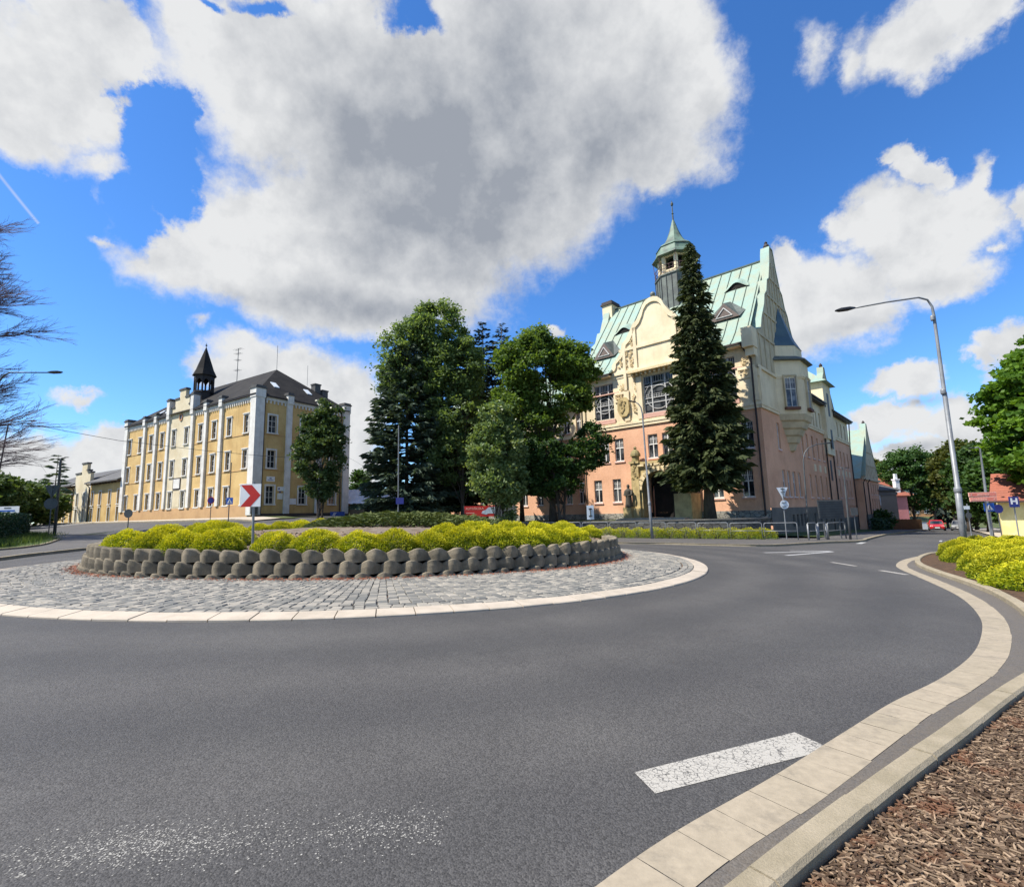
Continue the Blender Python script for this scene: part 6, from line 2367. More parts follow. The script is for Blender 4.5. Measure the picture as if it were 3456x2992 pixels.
LEAF = dict(
    birch=leafmat('birch_leaf', (0.06, 0.115, 0.042), (0.21, 0.285, 0.105), 0.5),
    maple=leafmat('maple_leaf', (0.055, 0.12, 0.022), (0.195, 0.28, 0.06), 0.48),
    dark=leafmat('dark_leaf', (0.022, 0.05, 0.015), (0.06, 0.105, 0.028), 0.3),
    apple=leafmat('broad_leaf', (0.06, 0.115, 0.036), (0.25, 0.31, 0.13), 0.42, 0.4),
    hornbeam=leafmat('hornbeam_leaf', (0.025, 0.055, 0.015), (0.10, 0.14, 0.05), 0.3, 0.4),
    chestnut=leafmat('chestnut_leaf', (0.045, 0.12, 0.014), (0.18, 0.31, 0.035), 0.45),
    spruce=leafmat('spruce_needle', (0.017, 0.031, 0.01), (0.078, 0.092, 0.031), 0.15, 0.7),
    bluespruce=leafmat('silver_needle', (0.028, 0.052, 0.034), (0.12, 0.165, 0.11), 0.2, 0.7),
    blackspruce=leafmat('dark_needle', (0.008, 0.016, 0.012), (0.02, 0.036, 0.024), 0.1, 0.7),
    lime=leafmat('lime_leaf', (0.022, 0.06, 0.015), (0.07, 0.13, 0.03), 0.35),
    olive=leafmat('olive_leaf', (0.055, 0.075, 0.018), (0.13, 0.14, 0.03), 0.35),
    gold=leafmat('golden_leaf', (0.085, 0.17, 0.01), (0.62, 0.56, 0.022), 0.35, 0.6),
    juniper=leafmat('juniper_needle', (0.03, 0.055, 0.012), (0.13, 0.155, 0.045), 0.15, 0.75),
    hedge=leafmat('hedge_leaf', (0.018, 0.042, 0.022), (0.04, 0.085, 0.04), 0.2),
    shrub=leafmat('green_leaf', (0.035, 0.075, 0.018), (0.12, 0.17, 0.05), 0.35),
)


def trunk_mesh(mb, base, top, r0, r1, bend=0.02, n=9, seg=8, rng=RNG):
    base = np.array(base, float); top = np.array(top, float)
    L = np.linalg.norm(top - base)
    pts, rad = [], []
    off_ = np.zeros(3)
    for i in range(seg + 1):
        t_ = i / seg
        off_ = off_ + rng.normal(size=3) * [bend, bend, 0] * L / seg
        pts.append(base + (top - base) * t_ + off_ * math.sin(t_ * PI * .5))
        fl = 1 + .5 * max(0, .12 - t_) / .12
        rad.append((r0 + (r1 - r0) * t_) * fl)
    mb.tube(pts, rad, n)
    return pts


def broadleaf(name, label, cat, base, height, crown, mat, trunk_r=0.22, leaf=0.2, nclump=160, per=90, clump_r=0.7, trunks=1, seed=1, group=None, squash=.6, shell=.55, long=1.5, hang=0.0, trunk_to=.8):
    """crown: list of (dx, dy, z, rx, ry, rz, weight) ellipsoids relative to the base"""
    rng = np.random.default_rng(seed)
    t_ = thing(name, label, cat, base, 0, group)
    base = np.array(base, float)
    wts = np.array([c[6] for c in crown]); wts = wts / wts.sum()
    cen = []
    for i in range(nclump):
        c = crown[rng.choice(len(crown), p=wts)]
        d = rand_unit(1, rng)[0]
        r = rng.random() ** (1 / 3) if rng.random() > shell else rng.uniform(.78, 1.02)
        cen.append([c[0] + d[0] * r * c[3], c[1] + d[1] * r * c[4], c[2] + d[2] * r * c[5]])
    cen = np.array(cen)
    cs = rng.uniform(.55, 1.35, nclump)
    cb = rng.beta(1.6, 1.8, nclump)
    n = nclump * per
    idx = np.repeat(np.arange(nclump), per)
    P = rng.normal(size=(n, 3)) * clump_r * .55 * cs[idx][:, None]
    P[:, 2] *= squash
    P = cen[idx] + P
    P[:, 2] -= hang * np.abs(rng.normal(size=n)) * .5
    A = rand_unit(n, rng)
    A[:, 2] = A[:, 2] * .5 - hang
    A = unit(A)
    Bv = perp(A, rng)
    s = leaf * rng.uniform(.6, 1.3, n)
    tint = cb[idx] * .6 + rng.random(n) * .4
    me = leaf_mesh('crown', P, A * (s * .5 * long)[:, None], Bv * (s * .5)[:, None], tint, mat)
    link('crown', me, t_)
    mb = MB()
    zc = np.average(cen[:, 2])
    ztop = cen[:, 2].max()
    for k in range(trunks):
        ang = 2 * PI * k / max(1, trunks) + .6
        spread = .0 if trunks == 1 else .16
        bs = np.array([math.cos(ang) * spread, math.sin(ang) * spread, -.25])
        tp = np.array([np.average(cen[:, 0]) * .8 + math.cos(ang) * spread * 5, np.average(cen[:, 1]) * .8 + math.sin(ang) * spread * 5, ztop * trunk_to])
        pts = trunk_mesh(mb, bs, tp, trunk_r / (1 if trunks == 1 else 1.6), trunk_r * .12, .03, rng=rng)
        pick = rng.choice(nclump, min(nclump, 46 // trunks), replace=False)
        for j in pick:
            c = cen[j]
            i0 = int(np.clip((c[2] * .72 / (ztop * trunk_to)) * 8 - rng.uniform(0, 1.5), 1, 7))
            p0 = pts[i0]
            mid = p0 + (c - p0) * .5 + np.array([0, 0, np.linalg.norm(c - p0) * .12]) + rng.normal(size=3) * .12
            r = trunk_r * .3 * (1 - i0 / 10)
            mb.tube([p0, p0 + (mid - p0) * .5 + rng.normal(size=3) * .05, mid, c], [r, r * .75, r * .5, r * .15], 5, cap=False)
    link('trunk', mb.mesh('trunk', MT['bark'], None, True), t_)
    return t_


def conifer(name, label, base, h, r, mat, z0=.12, whorls=46, nb=8, sprays=16, seed=1, droop=.3, trunk_r=.25, power=.8, spray=.5, group=None, ragged=.3, gap=0.0, cat='tree', hang=.5, wid=.3):
    rng = np.random.default_rng(seed)
    t_ = thing(name, label, cat, base, 0, group)
    Cs, As, Bs, Ts = [], [], [], []
    mb = MB()
    trunk_mesh(mb, (0, 0, -.3), (0, 0, h * .985), trunk_r, .03, .003, rng=rng)
    for i in range(whorls):
        f = (i + rng.uniform(0, .6)) / whorls
        z = h * (z0 + (1 - z0) * f)
        Lw = r * (1 - f) ** power * (1 if f > .06 else .75) + .12
        k = max(4, int(nb * (.65 + .5 * (1 - f))))
        for j in range(k):
            if rng.random() < gap:
                continue
            a = rng.uniform(0, 2 * PI)
            L = Lw * rng.uniform(1 - ragged, 1 + ragged * .35)
            dirv = np.array([math.cos(a), math.sin(a), 0])
            dr = droop * rng.uniform(.6, 1.4) * (1 - .55 * f)
            m = max(3, int(sprays * (L / r) + 2))
            s = np.sqrt(rng.uniform(.03, 1, m)) if True else None
            s[0] = 1.0
            up = .35 * f
            zz = z + L * (up * s - dr * s * 1.25 + dr * .55 * s ** 3)
            P = dirv[None] * (L * s)[:, None]
            P[:, 2] = zz
            tang = np.tile(dirv, (m, 1)) * .9
            side = np.array([-dirv[1], dirv[0], 0])
            sg = rng.choice([-1, 1], m)
            ax_ = tang * rng.uniform(.2, 1, m)[:, None] + side[None] * (sg * rng.uniform(.1, .95, m) * (1 - .5 * s))[:, None]
            ax_[:, 2] -= hang * rng.uniform(.1, 1.1, m)
            ax_ = unit(ax_)
            ln = spray * rng.uniform(.55, 1.25, m) * (.55 + .45 * L / r)
            Cs.append(P + ax_ * (ln * .4)[:, None] + rng.normal(size=(m, 3)) * .06)
            As.append(ax_ * ln[:, None])
            nv = perp(ax_, rng)
            Bs.append(nv * (ln * wid * rng.uniform(.7, 1.3, m))[:, None])
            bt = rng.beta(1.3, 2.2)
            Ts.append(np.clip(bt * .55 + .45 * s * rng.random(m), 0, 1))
            if L > .9 and j % 2 == 0:
                q = [np.array([0, 0, z]), dirv * L * .5 + np.array([0, 0, z + L * (up * .5 - dr * .55)]), dirv * L * .92 + np.array([0, 0, z + L * (up * .92 - dr * .75)])]
                mb.tube(q, [.035 + .01 * L, .03, .01], 4, cap=False)
    me = leaf_mesh('crown', np.concatenate(Cs), np.concatenate(As), np.concatenate(Bs), np.concatenate(Ts), mat)
    link('crown', me, t_)
    link('trunk', mb.mesh('trunk', MT['bark'], None, True), t_)
    return t_


# ------------------------------------------------------------------ trees in front of the school
LZ = LAWN_Z


def lawnpt(px, Y):
    p = at(px, 1745, Y)
    return (p[0], Y, LZ - .02)


conifer('spruce', 'tall dark green spruce standing in front of the school just right of the portal', lawnpt(2398, 39.2), 22.6, 3.25, LEAF['spruce'], .125, 84, 14, 52, 3, .33, .36, .82, .40, ragged=.36, gap=.04)
# left group
conifer('silver_fir', 'silvery conifer with drooping layered branches at the left edge of the tree group', lawnpt(1372, 46), 17.5, 4.5, LEAF['bluespruce'], .07, 50, 11, 70, 5, .24, .22, .55, .42, ragged=.3, gap=.06, hang=.3)
bx = lawnpt(1462, 47)
broadleaf('birch_tree', 'tallest loose light green tree rising behind the layered conifer left of the school', 'tree', bx, 21.5,
          [(-.6, 0, 16.0, 4.6, 3.6, 3.6, 1.2), (.3, 0, 18.9, 2.9, 2.6, 2.5, .8), (-3.0, 0, 14.2, 2.4, 2.4, 1.9, .5), (1.8, 0, 14.5, 3.0, 2.8, 3.4, .7), (-.5, 0, 11.0, 3.6, 3.0, 3.0, .55), (.8, 0, 7.5, 2.4, 2.4, 2.4, .25)],
          LEAF['birch'], .28, .17, 330, 150, .62, seed=8, shell=.5, hang=.45, long=1.8)
bx2 = lawnpt(1562, 46)
broadleaf('birch_tree', 'slim dark trunked tree between the tallest tree and the round topped maple', 'tree', bx2, 17,
          [(.2, 0, 14.2, 1.7, 1.9, 3.6, .8), (-.3, 0, 9.6, 2.2, 2.0, 3.4, .8), (-1.2, 0, 6, 2.0, 1.7, 2.2, .4), (.9, 0, 5.2, 1.4, 1.4, 2.2, .3)], LEAF['birch'], .2, .17, 170, 120, .55, seed=9, hang=.4, long=1.8)
conifer('spruce', 'deep green conifer in the middle of the tree group left of the maple', lawnpt(1585, 49), 19.0, 2.9, LEAF['spruce'], .1, 50, 10, 40, 81, .2, .24, .6, .42, ragged=.35, hang=.3)
conifer('spruce', 'lower dark conifer among the trunks right of the layered silvery one', lawnpt(1478, 50), 12.5, 3.2, LEAF['blackspruce'], .12, 36, 10, 40, 82, .2, .22, .6, .42, ragged=.35, hang=.3)
for i, (px, Y, h, r, lab) in enumerate(((1640, 53, 22.0, 3.9, 'dark narrow spruce with the tallest tip behind the left part of the school trees'), (1708, 54, 22.0, 4.3, 'dark spruce standing close right of the taller narrow spruce behind the trees'),
                                        (1762, 56, 20.9, 3.8, 'small dark spruce tip, rightmost of the three behind the tree group'))):
    conifer('spruce', lab, lawnpt(px, Y), h, r, LEAF['blackspruce'], .15, 46, 10, 34, 30 + i, .12, .22, .75, .4, ragged=.3, group=None, hang=.15)
bm_ = lawnpt(1868, 42.5)
broadleaf('maple_tree', 'broad round topped bright green maple in front of the left end of the school front', 'tree', bm_, 17.5,
          [(-2.0, 0, 13.6, 2.3, 2.6, 2.3, 1.0), (-1.1, 0, 15.7, 1.5, 1.6, 1.4, .5), (-3.1, 0, 14.4, 1.2, 1.3, 1.0, .25), (1.7, 0, 13.6, 1.8, 2.2, 1.9, .75), (2.9, 0, 11.9, 1.5, 1.8, 1.7, .5), (.6, 0, 14.6, .9, 1.0, 1.0, .15), (-3.0, 0, 10.9, 1.7, 2.0, 1.7, .45), (1.0, 0, 10.3, 2.6, 2.6, 1.5, .5), (-.9, 0, 8.4, 2.0, 2.3, 1.5, .35)],
          LEAF['maple'], .3, .19, 330, 150, .6, seed=12, shell=.5)
bd = lawnpt(1880, 41.2)
broadleaf('hazel_tree', 'low dark green spreading tree under the maple in front of the school', 'tree', (bd[0] + .4, bd[1], bd[2]), 7.5,
          [(-1.6, 0, 5.4, 2.2, 2.0, 1.5, .8), (1.2, 0, 5.0, 2.3, 1.8, 1.5, .8), (2.6, 0, 6.6, 1.6, 1.4, 1.6, .5), (-.6, 0, 3.2, 2.4, 1.6, 1.0, .5), (-2.6, 0, 3.4, 1.4, 1.4, 1.4, .4)], LEAF['lime'], .2, .17, 190, 120, .5, trunks=2, seed=14)
st_ = gpx(1690, 1790)
sb_ = at(1688, 1770, 39.0)
broadleaf('pear_tree', 'egg shaped small broadleaved tree on several stems in front of the railings', 'tree', (sb_[0], 39.0, H(sb_[0], 39.0) + .1), 10.2,
          [(-.1, 0, 6.6, 2.1, 1.9, 2.7, 1.0), (-.2, 0, 9.1, 1.3, 1.3, 1.7, .5), (.4, 0, 4.2, 1.6, 1.6, 1.9, .6), (-.7, 0, 4.6, 1.3, 1.4, 1.6, .4), (.2, 0, 2.2, .9, .9, 1.0, .16)],
          LEAF['apple'], .13, .15, 280, 130, .45, trunks=3, seed=15, hang=.3, long=1.8)
hb_ = at(1078, 1745, 44.0)
broadleaf('hornbeam', 'upright dark leaved young tree in front of the yellow end wall', 'tree', (hb_[0], 44.0, H(hb_[0], 44) + .02), 11.6,
          [(-.1, 0, 6.4, 2.0, 1.9, 3.2, 1.0), (-.9, 0, 8.0, .9, 1.1, 2.0, .35), (.9, 0, 8.3, .9, 1.1, 2.3, .35), (.3, 0, 9.9, .9, 1.0, 1.3, .25), (0, 0, 3.6, 1.35, 1.3, 1.6, .4)],
          LEAF['hornbeam'], .13, .18, 230, 110, .42, trunks=3, seed=16, hang=.25)
broadleaf('round_tree', 'small round green tree behind the pale corrugated shed roof', 'tree', (-24.4, 80, 1.9), 7.4,
          [(0, 0, 4.4, 2.0, 2.0, 2.3, 1), (0, 0, 6.0, 1.2, 1.2, 1.1, .4)], LEAF['lime'], .16, .3, 70, 60, .7, seed=17)

# bare tree at the left edge
def bare_tree(name, label, base, seed, h):
    t_ = thing(name, label, 'tree', base)
    rng = random.Random(seed)
    trunk, tw_ = MB(), MB()
    cnt = [0]

    def grow(p, d, L, r, depth):
        n = 3 if depth < 3 else 2
        pts = [p]
        dd = d
        for i in range(n):
            dd = (dd + Vector((rng.uniform(-.1, .1), rng.uniform(-.1, .1), rng.uniform(-.03, .09)))).normalized()
            pts.append(pts[-1] + dd * (L / n))
        (trunk if depth < 2 else tw_).tube([tuple(q) for q in pts], [r * (1 - .5 * i / n) for i in range(n + 1)], 8 if depth == 0 else (4 if depth < 2 else 3), cap=False)
        if depth >= 4:
            return
        k = (56, 12, 9, 4)[depth]
        for j in range(k):
            s = rng.uniform((.18, .2, .12, .1)[depth], 1.0)
            i = min(n - 1, int(s * n)); q = pts[i].lerp(pts[i + 1], s * n - i)
            if depth == 0:
                a = rng.uniform(0, 6.28)
                nd = Vector((math.cos(a), math.sin(a), .12 + .7 * s)).normalized()
                ln = L * rng.uniform(.20, .31) * (1.15 - .5 * s)
            else:
                w = Vector((rng.uniform(-1, 1), rng.uniform(-1, 1), rng.uniform(-.45, .25))).normalized()
                nd = (dd * 1.0 + w * rng.uniform(.35, .75)).normalized()
                ln = L * rng.uniform(.36, .58)
            grow(q, nd, ln, max(.0085, r * (.24, .42, .5, .6)[depth]), depth + 1)

    grow(Vector((0, 0, -.2)), Vector((0, 0, 1)), h * .78, .3, 0)
    link('trunk', trunk.mesh('trunk', MT['twig'], None, True), t_)
    link('crown', tw_.mesh('crown', MT['twig']), t_)
    return t_


bt_ = at(-450, 1700, 34)
bare_tree('bare_tree', 'tall purplish bare branched tree at the left edge of the view', (bt_[0], 34, H(bt_[0], 34)), 6, 30)
# green shrubs and small larch at the left
for i, (px, Y, h, w, lab) in enumerate(((5, 62, 6.2, 3.4, 'leftmost bushy green tree behind the dark hedge'), (85, 66, 5.6, 3.0, 'bushy green tree behind the two dark sign backs on the left'), (150, 70, 4.8, 2.2, 'light green bush at the right end of the thicket behind the hedge'), (-60, 56, 6.5, 3.6, 'green bush beside the bare tree at the picture edge'))):
    p = at(px, 1740, Y)
    broadleaf('thicket_tree', lab, 'tree', (p[0], Y, H(p[0], Y)), h, [(0, 0, h * .5, w, w * .8, h * .45, 1), (w * .4, 0, h * .66, w * .6, w * .6, h * .3, .5), (-w * .5, 0, h * .62, w * .6, w * .6, h * .3, .5)],
              LEAF['shrub'], .12, .32, 110, 70, .8, seed=40 + i, group='bushy trees behind the hedge')
p = at(176, 1740, 74)
conifer('larch', 'thin pale conifer rising above the thicket left of the low yellow wing', (p[0], 74, H(p[0], 74)), 10.2, 2.0, LEAF['bluespruce'], .2, 18, 5, 9, 51, .05, .12, .7, .7, gap=.2, hang=.1)
# chestnut and others on the right
cb_ = (44.6, 40.0)
broadleaf('chestnut_tree', 'large leafy bright green chestnut towering above the little yellow house on the right', 'tree', (cb_[0], cb_[1], H(*cb_)), 17.5,
          [(0, 0, 9.2, 5.4, 5.0, 5.6, 1.2), (-2.2, -1.5, 7.6, 3.8, 3.6, 3.8, .7), (1.2, 0, 13.6, 4.0, 4.0, 3.6, .8), (-1.5, 0, 12.0, 3.0, 3.0, 2.4, .5), (3, 2, 9, 5, 5, 6, .5)],
          LEAF['chestnut'], .4, .30, 420, 170, .72, seed=18, shell=.75, squash=.42, long=1.5, hang=.2)
for i, (px, Y, zb_, zt_, w, lab, mt) in enumerate(((3088, 92, .3, 12.2, 4.9, 'big dark lime tree at the far end of the street', 'lime'), (3158, 98, .8, 8.6, 2.4, 'dark green tree right beside the big lime at the street end', 'lime'),
        (3268, 66, .2, 9.6, 3.0, 'olive green maple behind the tall grey lamp post', 'olive'), (3335, 58, -.2, 8.2, 3.0, 'dark green tree between the olive maple and the chestnut', 'lime'),
        (3222, 88, .2, 10.5, 2.2, 'slim tree just left of the tall grey lamp post', 'lime'), (3400, 54, -.6, 6.5, 3.4, 'dark tree behind the roof of the little yellow house', 'lime'),
        (2968, 120, 0, 12.5, 5.0, 'yellowish green tree behind the red roofs at the street end', 'olive'), (3470, 64, -.5, 9, 4.5, 'dark tree filling the space under the chestnut', 'lime'), (3292, 74, -1, 4.5, 3.0, 'dark low trees at the right pavement edge down the street', 'lime'))):
    p = at(px, 1750, Y)
    g_ = H(p[0], Y)
    c_, rz_h = (zb_ + zt_) / 2 - g_, (zt_ - zb_) / 2
    broadleaf('street_tree', lab, 'tree', (p[0], Y, g_), zt_ - g_, [(0, 0, c_, w, w, rz_h, 1), (w * .35, 0, c_ + rz_h * .35, w * .6, w * .6, rz_h * .55, .4), (-w * .4, 0, c_ + rz_h * .25, w * .6, w * .6, rz_h * .6, .4), (0, 0, c_ + rz_h * .65, w * .5, w * .5, rz_h * .35, .3)],
              LEAF[mt], .25, .3, 200, 100, .8, seed=60 + i, group='trees along the far end of the street')
p = at(3196, 1750, 105)
conifer('spruce', 'dark spruce standing far behind left of the tall lamp post', (p[0], 105, H(p[0], 105)), 14.5, 2.6, LEAF['blackspruce'], .1, 24, 7, 12, 71, .15, .2, .8, .9)

# ------------------------------------------------------------------ golden shrubs
def gold_mesh(seed, n=10500, flat=.85):
    rng = np.random.default_rng(seed)
    d = rand_unit(n, rng)
    d[:, 2] = np.abs(d[:, 2]) * 1.1 - .12
    d = unit(d)
    lump = 1 + .08 * np.sin(d[:, 0] * 5 + seed) * np.sin(d[:, 1] * 6 + 2 * seed) + .05 * np.sin(d[:, 2] * 9 + d[:, 0] * 7)
    r = np.where(rng.random(n) < .8, rng.uniform(.86, 1.06, n), rng.uniform(.5, .9, n)) * lump
    P = d * r[:, None] * [1, 1, flat]
    P[:, 2] += .12
    A = unit(d * .8 + rng.normal(size=(n, 3)) * .5 + [0, 0, .25])
    Bv = perp(A, rng)
    s = rng.uniform(.02, .05, n)
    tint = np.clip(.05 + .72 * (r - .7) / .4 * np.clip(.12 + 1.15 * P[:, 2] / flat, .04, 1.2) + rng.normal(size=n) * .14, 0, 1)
    return leaf_mesh('crown', P, A * s[:, None], Bv * (s * .5)[:, None], tint, LEAF['gold'])


def stem_mesh(seed):
    rng = random.Random(seed)
    mb = MB()
    for i in range(16):
        a = rng.uniform(0, 2 * PI); r = rng.uniform(.3, .8)
        mb.tube([(math.cos(a) * .08, math.sin(a) * .08, -.1), (math.cos(a) * r * .5, math.sin(a) * r * .5, .3), (math.cos(a) * r, math.sin(a) * r, .62)], [.018, .014, .006], 4, cap=False)
    return mb.mesh('stem', MT['bark'])


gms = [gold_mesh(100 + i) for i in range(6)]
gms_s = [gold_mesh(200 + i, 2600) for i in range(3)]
sms = [stem_mesh(i) for i in range(3)]
ORD = ['first', 'second', 'third', 'fourth', 'fifth', 'sixth', 'seventh', 'eighth', 'ninth', 'tenth', 'eleventh', 'twelfth', 'thirteenth', 'fourteenth', 'fifteenth', 'sixteenth', 'seventeenth', 'eighteenth']
rg_ = random.Random(8)


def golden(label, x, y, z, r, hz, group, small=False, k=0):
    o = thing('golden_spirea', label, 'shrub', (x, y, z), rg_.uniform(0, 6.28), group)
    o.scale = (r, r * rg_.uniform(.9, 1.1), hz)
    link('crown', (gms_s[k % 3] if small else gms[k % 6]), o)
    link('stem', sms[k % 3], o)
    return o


# front row, left to right: angle on the island, distance in from the wall, radius, height
def on_isle(pxd, inset, hint=None):
    """island point seen at a picture column, given distance in from the wall's front"""
    best = None
    for k in range(-180 * 2, 20 * 2):
        a = R(k / 2)
        r = wrad(a) - inset
        x, y = pol(WC, r, a)
        d = ray(pxd * 1.66957, 1860)
        e_ = abs(x / y - d[0] / d[1])
        if best is None or e_ < best[0]:
            best = (e_, x, y)
    return best[1], best[2]


front = [(258, .95, .60), (312, .92, .62), (372, .95, .61), (436, .95, .64), (556, .95, .60), (640, .98, .66), (727, .95, .60), (796, .95, .66), (868, .98, .60), (930, 1.0, .70), (1000, 1.02, .72), (1062, 1.0, .66), (1112, 1.0, .66), (1158, .95, .62), (1192, .95, .58)]
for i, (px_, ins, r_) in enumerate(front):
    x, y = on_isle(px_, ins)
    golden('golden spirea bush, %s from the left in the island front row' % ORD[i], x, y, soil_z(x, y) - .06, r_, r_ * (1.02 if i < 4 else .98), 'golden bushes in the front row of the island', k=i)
second = [(262, 2.1, .62), (330, 2.2, .64), (402, 2.2, .64), (470, 2.1, .58), (300, 3.5, .6), (380, 3.6, .62), (455, 3.6, .6), (960, 2.2, .72), (1030, 2.2, .7), (1090, 2.2, .68), (1140, 2.2, .64), (1176, 2.2, .6), (900, 2.3, .62)]
for i, (px_, ins, r_) in enumerate(second):
    x, y = on_isle(px_, ins)
    side = 'left' if px_ < 600 else 'right'
    golden('golden spirea behind the front row, %s on the %s half of the island' % (ORD[i if px_ < 600 else i - 7], side), x, y, soil_z(x, y) - .06, r_, r_ * .95, 'golden bushes behind the front row', k=i + 2)
for i, px_ in enumerate((430, 478, 524, 568, 610, 648)):
    d = ray(px_ * 1.66957, 1755)
    Y = 24.6 + .2 * i
    x = d[0] / d[1] * Y
    golden('golden spirea in the far row beside the juniper, %s from the left' % ORD[i], x, Y, soil_z(x, Y) - .05, .66, .62, 'golden bushes at the back of the island', k=i + 1)
for i in range(11):
    u = i / 10
    px_ = 2050 + (2575 - 2050) * u
    Y = 36.2 - 2.9 * u
    d = ray(px_, 1800)
    x = d[0] / d[1] * Y
    golden('low golden spirea, %s from the left in the strip before the railings' % ORD[i], x, Y, H(x, Y) + .1, .86, .72, 'golden bushes in the strip before the railings', True, i)
right = [(2.2, 0.4), (3.6, -.1), (1.0, 1.3), (2.6, 1.9), (4.4, 1.4), (1.3, 3.0), (3.2, 3.4), (5.4, 3.0), (.9, 4.6), (2.6, 5.1), (4.6, 4.9), (6.6, 4.6), (3.6, 6.6), (5.8, 6.4), (7.8, 6.0)]
rp = []
for (px_, py_, r_) in ((3340, 1900, .75), (3425, 1930, .85), (3270, 1870, .7), (3480, 1890, .9), (3400, 1868, .8), (3230, 1850, .6), (3320, 1848, .7), (3440, 1846, .8), (3262, 1836, .65), (3360, 1834, .7), (3460, 1832, .75), (3300, 1826, .6), (3420, 1822, .7), (3505, 1850, .9), (3530, 1960, 1.0)):
    p = gpx(px_, py_ + 26, .07)
    rp.append((p[0], p[1], r_))
for i, (x, y, r_) in enumerate(rp):
    golden('golden spirea in the bed round the tall lamp post, %s from the kerb' % ORD[i], x, y, H(x, y) + .04, r_ * .98, .62 if i != 1 else .72, 'golden bushes in the bed round the tall lamp post', False, i + 3)

# juniper carpet on the island's crown
rng = np.random.default_rng(5)
n = 13000
ang = rng.uniform(0, 2 * PI, n); rad = np.sqrt(rng.random(n))
JX, JY = -4.6, 22.6
jx = JX + rad * np.cos(ang) * 4.6 * (1 + .12 * np.sin(3 * ang)); jy = JY + rad * np.sin(ang) * 2.7
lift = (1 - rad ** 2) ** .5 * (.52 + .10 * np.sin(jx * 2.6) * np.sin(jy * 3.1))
jz = np.array([soil_z(a, b) for a, b in zip(jx, jy)]) + lift * rng.uniform(.55, 1.05, n) + .02
A = unit(np.stack([np.cos(ang) + rng.normal(size=n) * .7, np.sin(ang) + rng.normal(size=n) * .7, rng.uniform(-.1, .55, n)], 1))
Bv = perp(A, rng)
s = rng.uniform(.09, .2, n)
o = thing('juniper', 'low spreading dark green juniper carpet on top of the roundabout island', 'shrub', (JX, JY, soil_z(JX, JY)))
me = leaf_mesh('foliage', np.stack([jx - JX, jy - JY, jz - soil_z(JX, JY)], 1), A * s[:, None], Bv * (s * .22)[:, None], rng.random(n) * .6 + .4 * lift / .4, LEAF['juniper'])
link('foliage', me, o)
mb = MB()
for i in range(40):
    a = rg_.uniform(0, 6.28); r_ = rg_.uniform(1, 3)
    mb.tube([(0, 0, -.05), (math.cos(a) * r_ * .5, math.sin(a) * r_ * .45, .12), (math.cos(a) * r_, math.sin(a) * r_ * .7, .1)], [.03, .02, .008], 4, cap=False)
link('stem', mb.mesh('stem', MT['bark']), o)

# dark clipped hedge on the left corner
rng = np.random.default_rng(6)
hp = [(-47, 38.6), (-38.2, 40.2), (-33.0, 33.8), (-28.6, 28.3), (-26.2, 25.2), (-25.8, 16.0)]
hl_ = resample(hp, 40)
o = thing('hedge', 'tall dark green clipped hedge on the left corner behind the pavement', 'hedge', (*hl_[20], H(*hl_[20])))
Cs, As = [], []
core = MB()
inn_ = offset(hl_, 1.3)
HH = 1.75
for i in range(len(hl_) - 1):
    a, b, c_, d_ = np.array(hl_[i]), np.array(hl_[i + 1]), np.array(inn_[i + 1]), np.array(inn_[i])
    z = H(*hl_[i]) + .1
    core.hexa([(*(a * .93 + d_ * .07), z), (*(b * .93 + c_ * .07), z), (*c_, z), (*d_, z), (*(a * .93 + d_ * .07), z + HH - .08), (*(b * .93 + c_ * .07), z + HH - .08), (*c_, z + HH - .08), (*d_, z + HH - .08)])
    m = int(420 * np.linalg.norm(b - a))
    s1, s2 = rng.random(m), rng.random(m)
    f_ = rng.random(m) < .72
    px_ = a[None] + (b - a)[None] * s1[:, None]
    px2 = px_ + (d_ - a)[None] * s2[:, None]
    P = np.where(f_[:, None], px_ + rng.normal(size=(m, 2)) * .05, px2)
    zz = np.where(f_, z + s2 * HH, z + HH - .02 + rng.normal(size=m) * .05)
    Cs.append(np.c_[P, zz])
P = np.concatenate(Cs)
A = rand_unit(len(P), rng); Bv = perp(A, rng); s = rng.uniform(.04, .09, len(P))
off_ = np.array([hl_[20][0], hl_[20][1], H(*hl_[20])])
link('foliage', leaf_mesh('foliage', P - off_, A * s[:, None], Bv * (s * .55)[:, None], rng.random(len(P)), LEAF['hedge']), o)
part('stems', core, M('hedge_shade', (0.012, 0.016, 0.01), (0.02, 0.024, 0.014)), o)  # solid near-black core; shade between the leaves put into its colour
# tall grass at its foot
rng = np.random.default_rng(9)
n = 9000
k = rng.integers(0, 38, n)
G0 = np.array(hl_)
f_ = rng.random(n)[:, None]
P2 = G0[k] + (G0[k + 1] - G0[k]) * f_
sidev = np.array([0.85, -.52])
P2 = P2 + np.abs(rng.normal(size=n))[:, None] * .55 * np.array(offset(hl_, 1.0))[k] - np.abs(rng.normal(size=n))[:, None] * 0 - np.abs(np.zeros(n))[:, None] if False else P2 + (np.array(offset(hl_, -1.0))[k] - G0[k]) * (np.abs(rng.normal(size=n)) * .75)[:, None]
zz = np.array([H(a, b) for a, b in P2]) + .16
hgt = rng.uniform(.12, .5, n)
A = unit(np.c_[rng.normal(size=(n, 2)) * .3, np.ones(n)]) * (hgt * .5)[:, None]
C_ = np.c_[P2, zz + hgt * .45]
Bv = perp(unit(A), rng) * .012
o = link('long_grass', leaf_mesh('long_grass', C_, A, Bv, rng.random(n), LEAF['shrub']))
tag(o, 'rough green grass growing along the foot of the dark hedge', 'grass', kind='stuff')

# ------------------------------------------------------------------ street furniture
WF = Frame((0, 0), (1, 0), (0, -1))     # faces the viewer's side of the junction


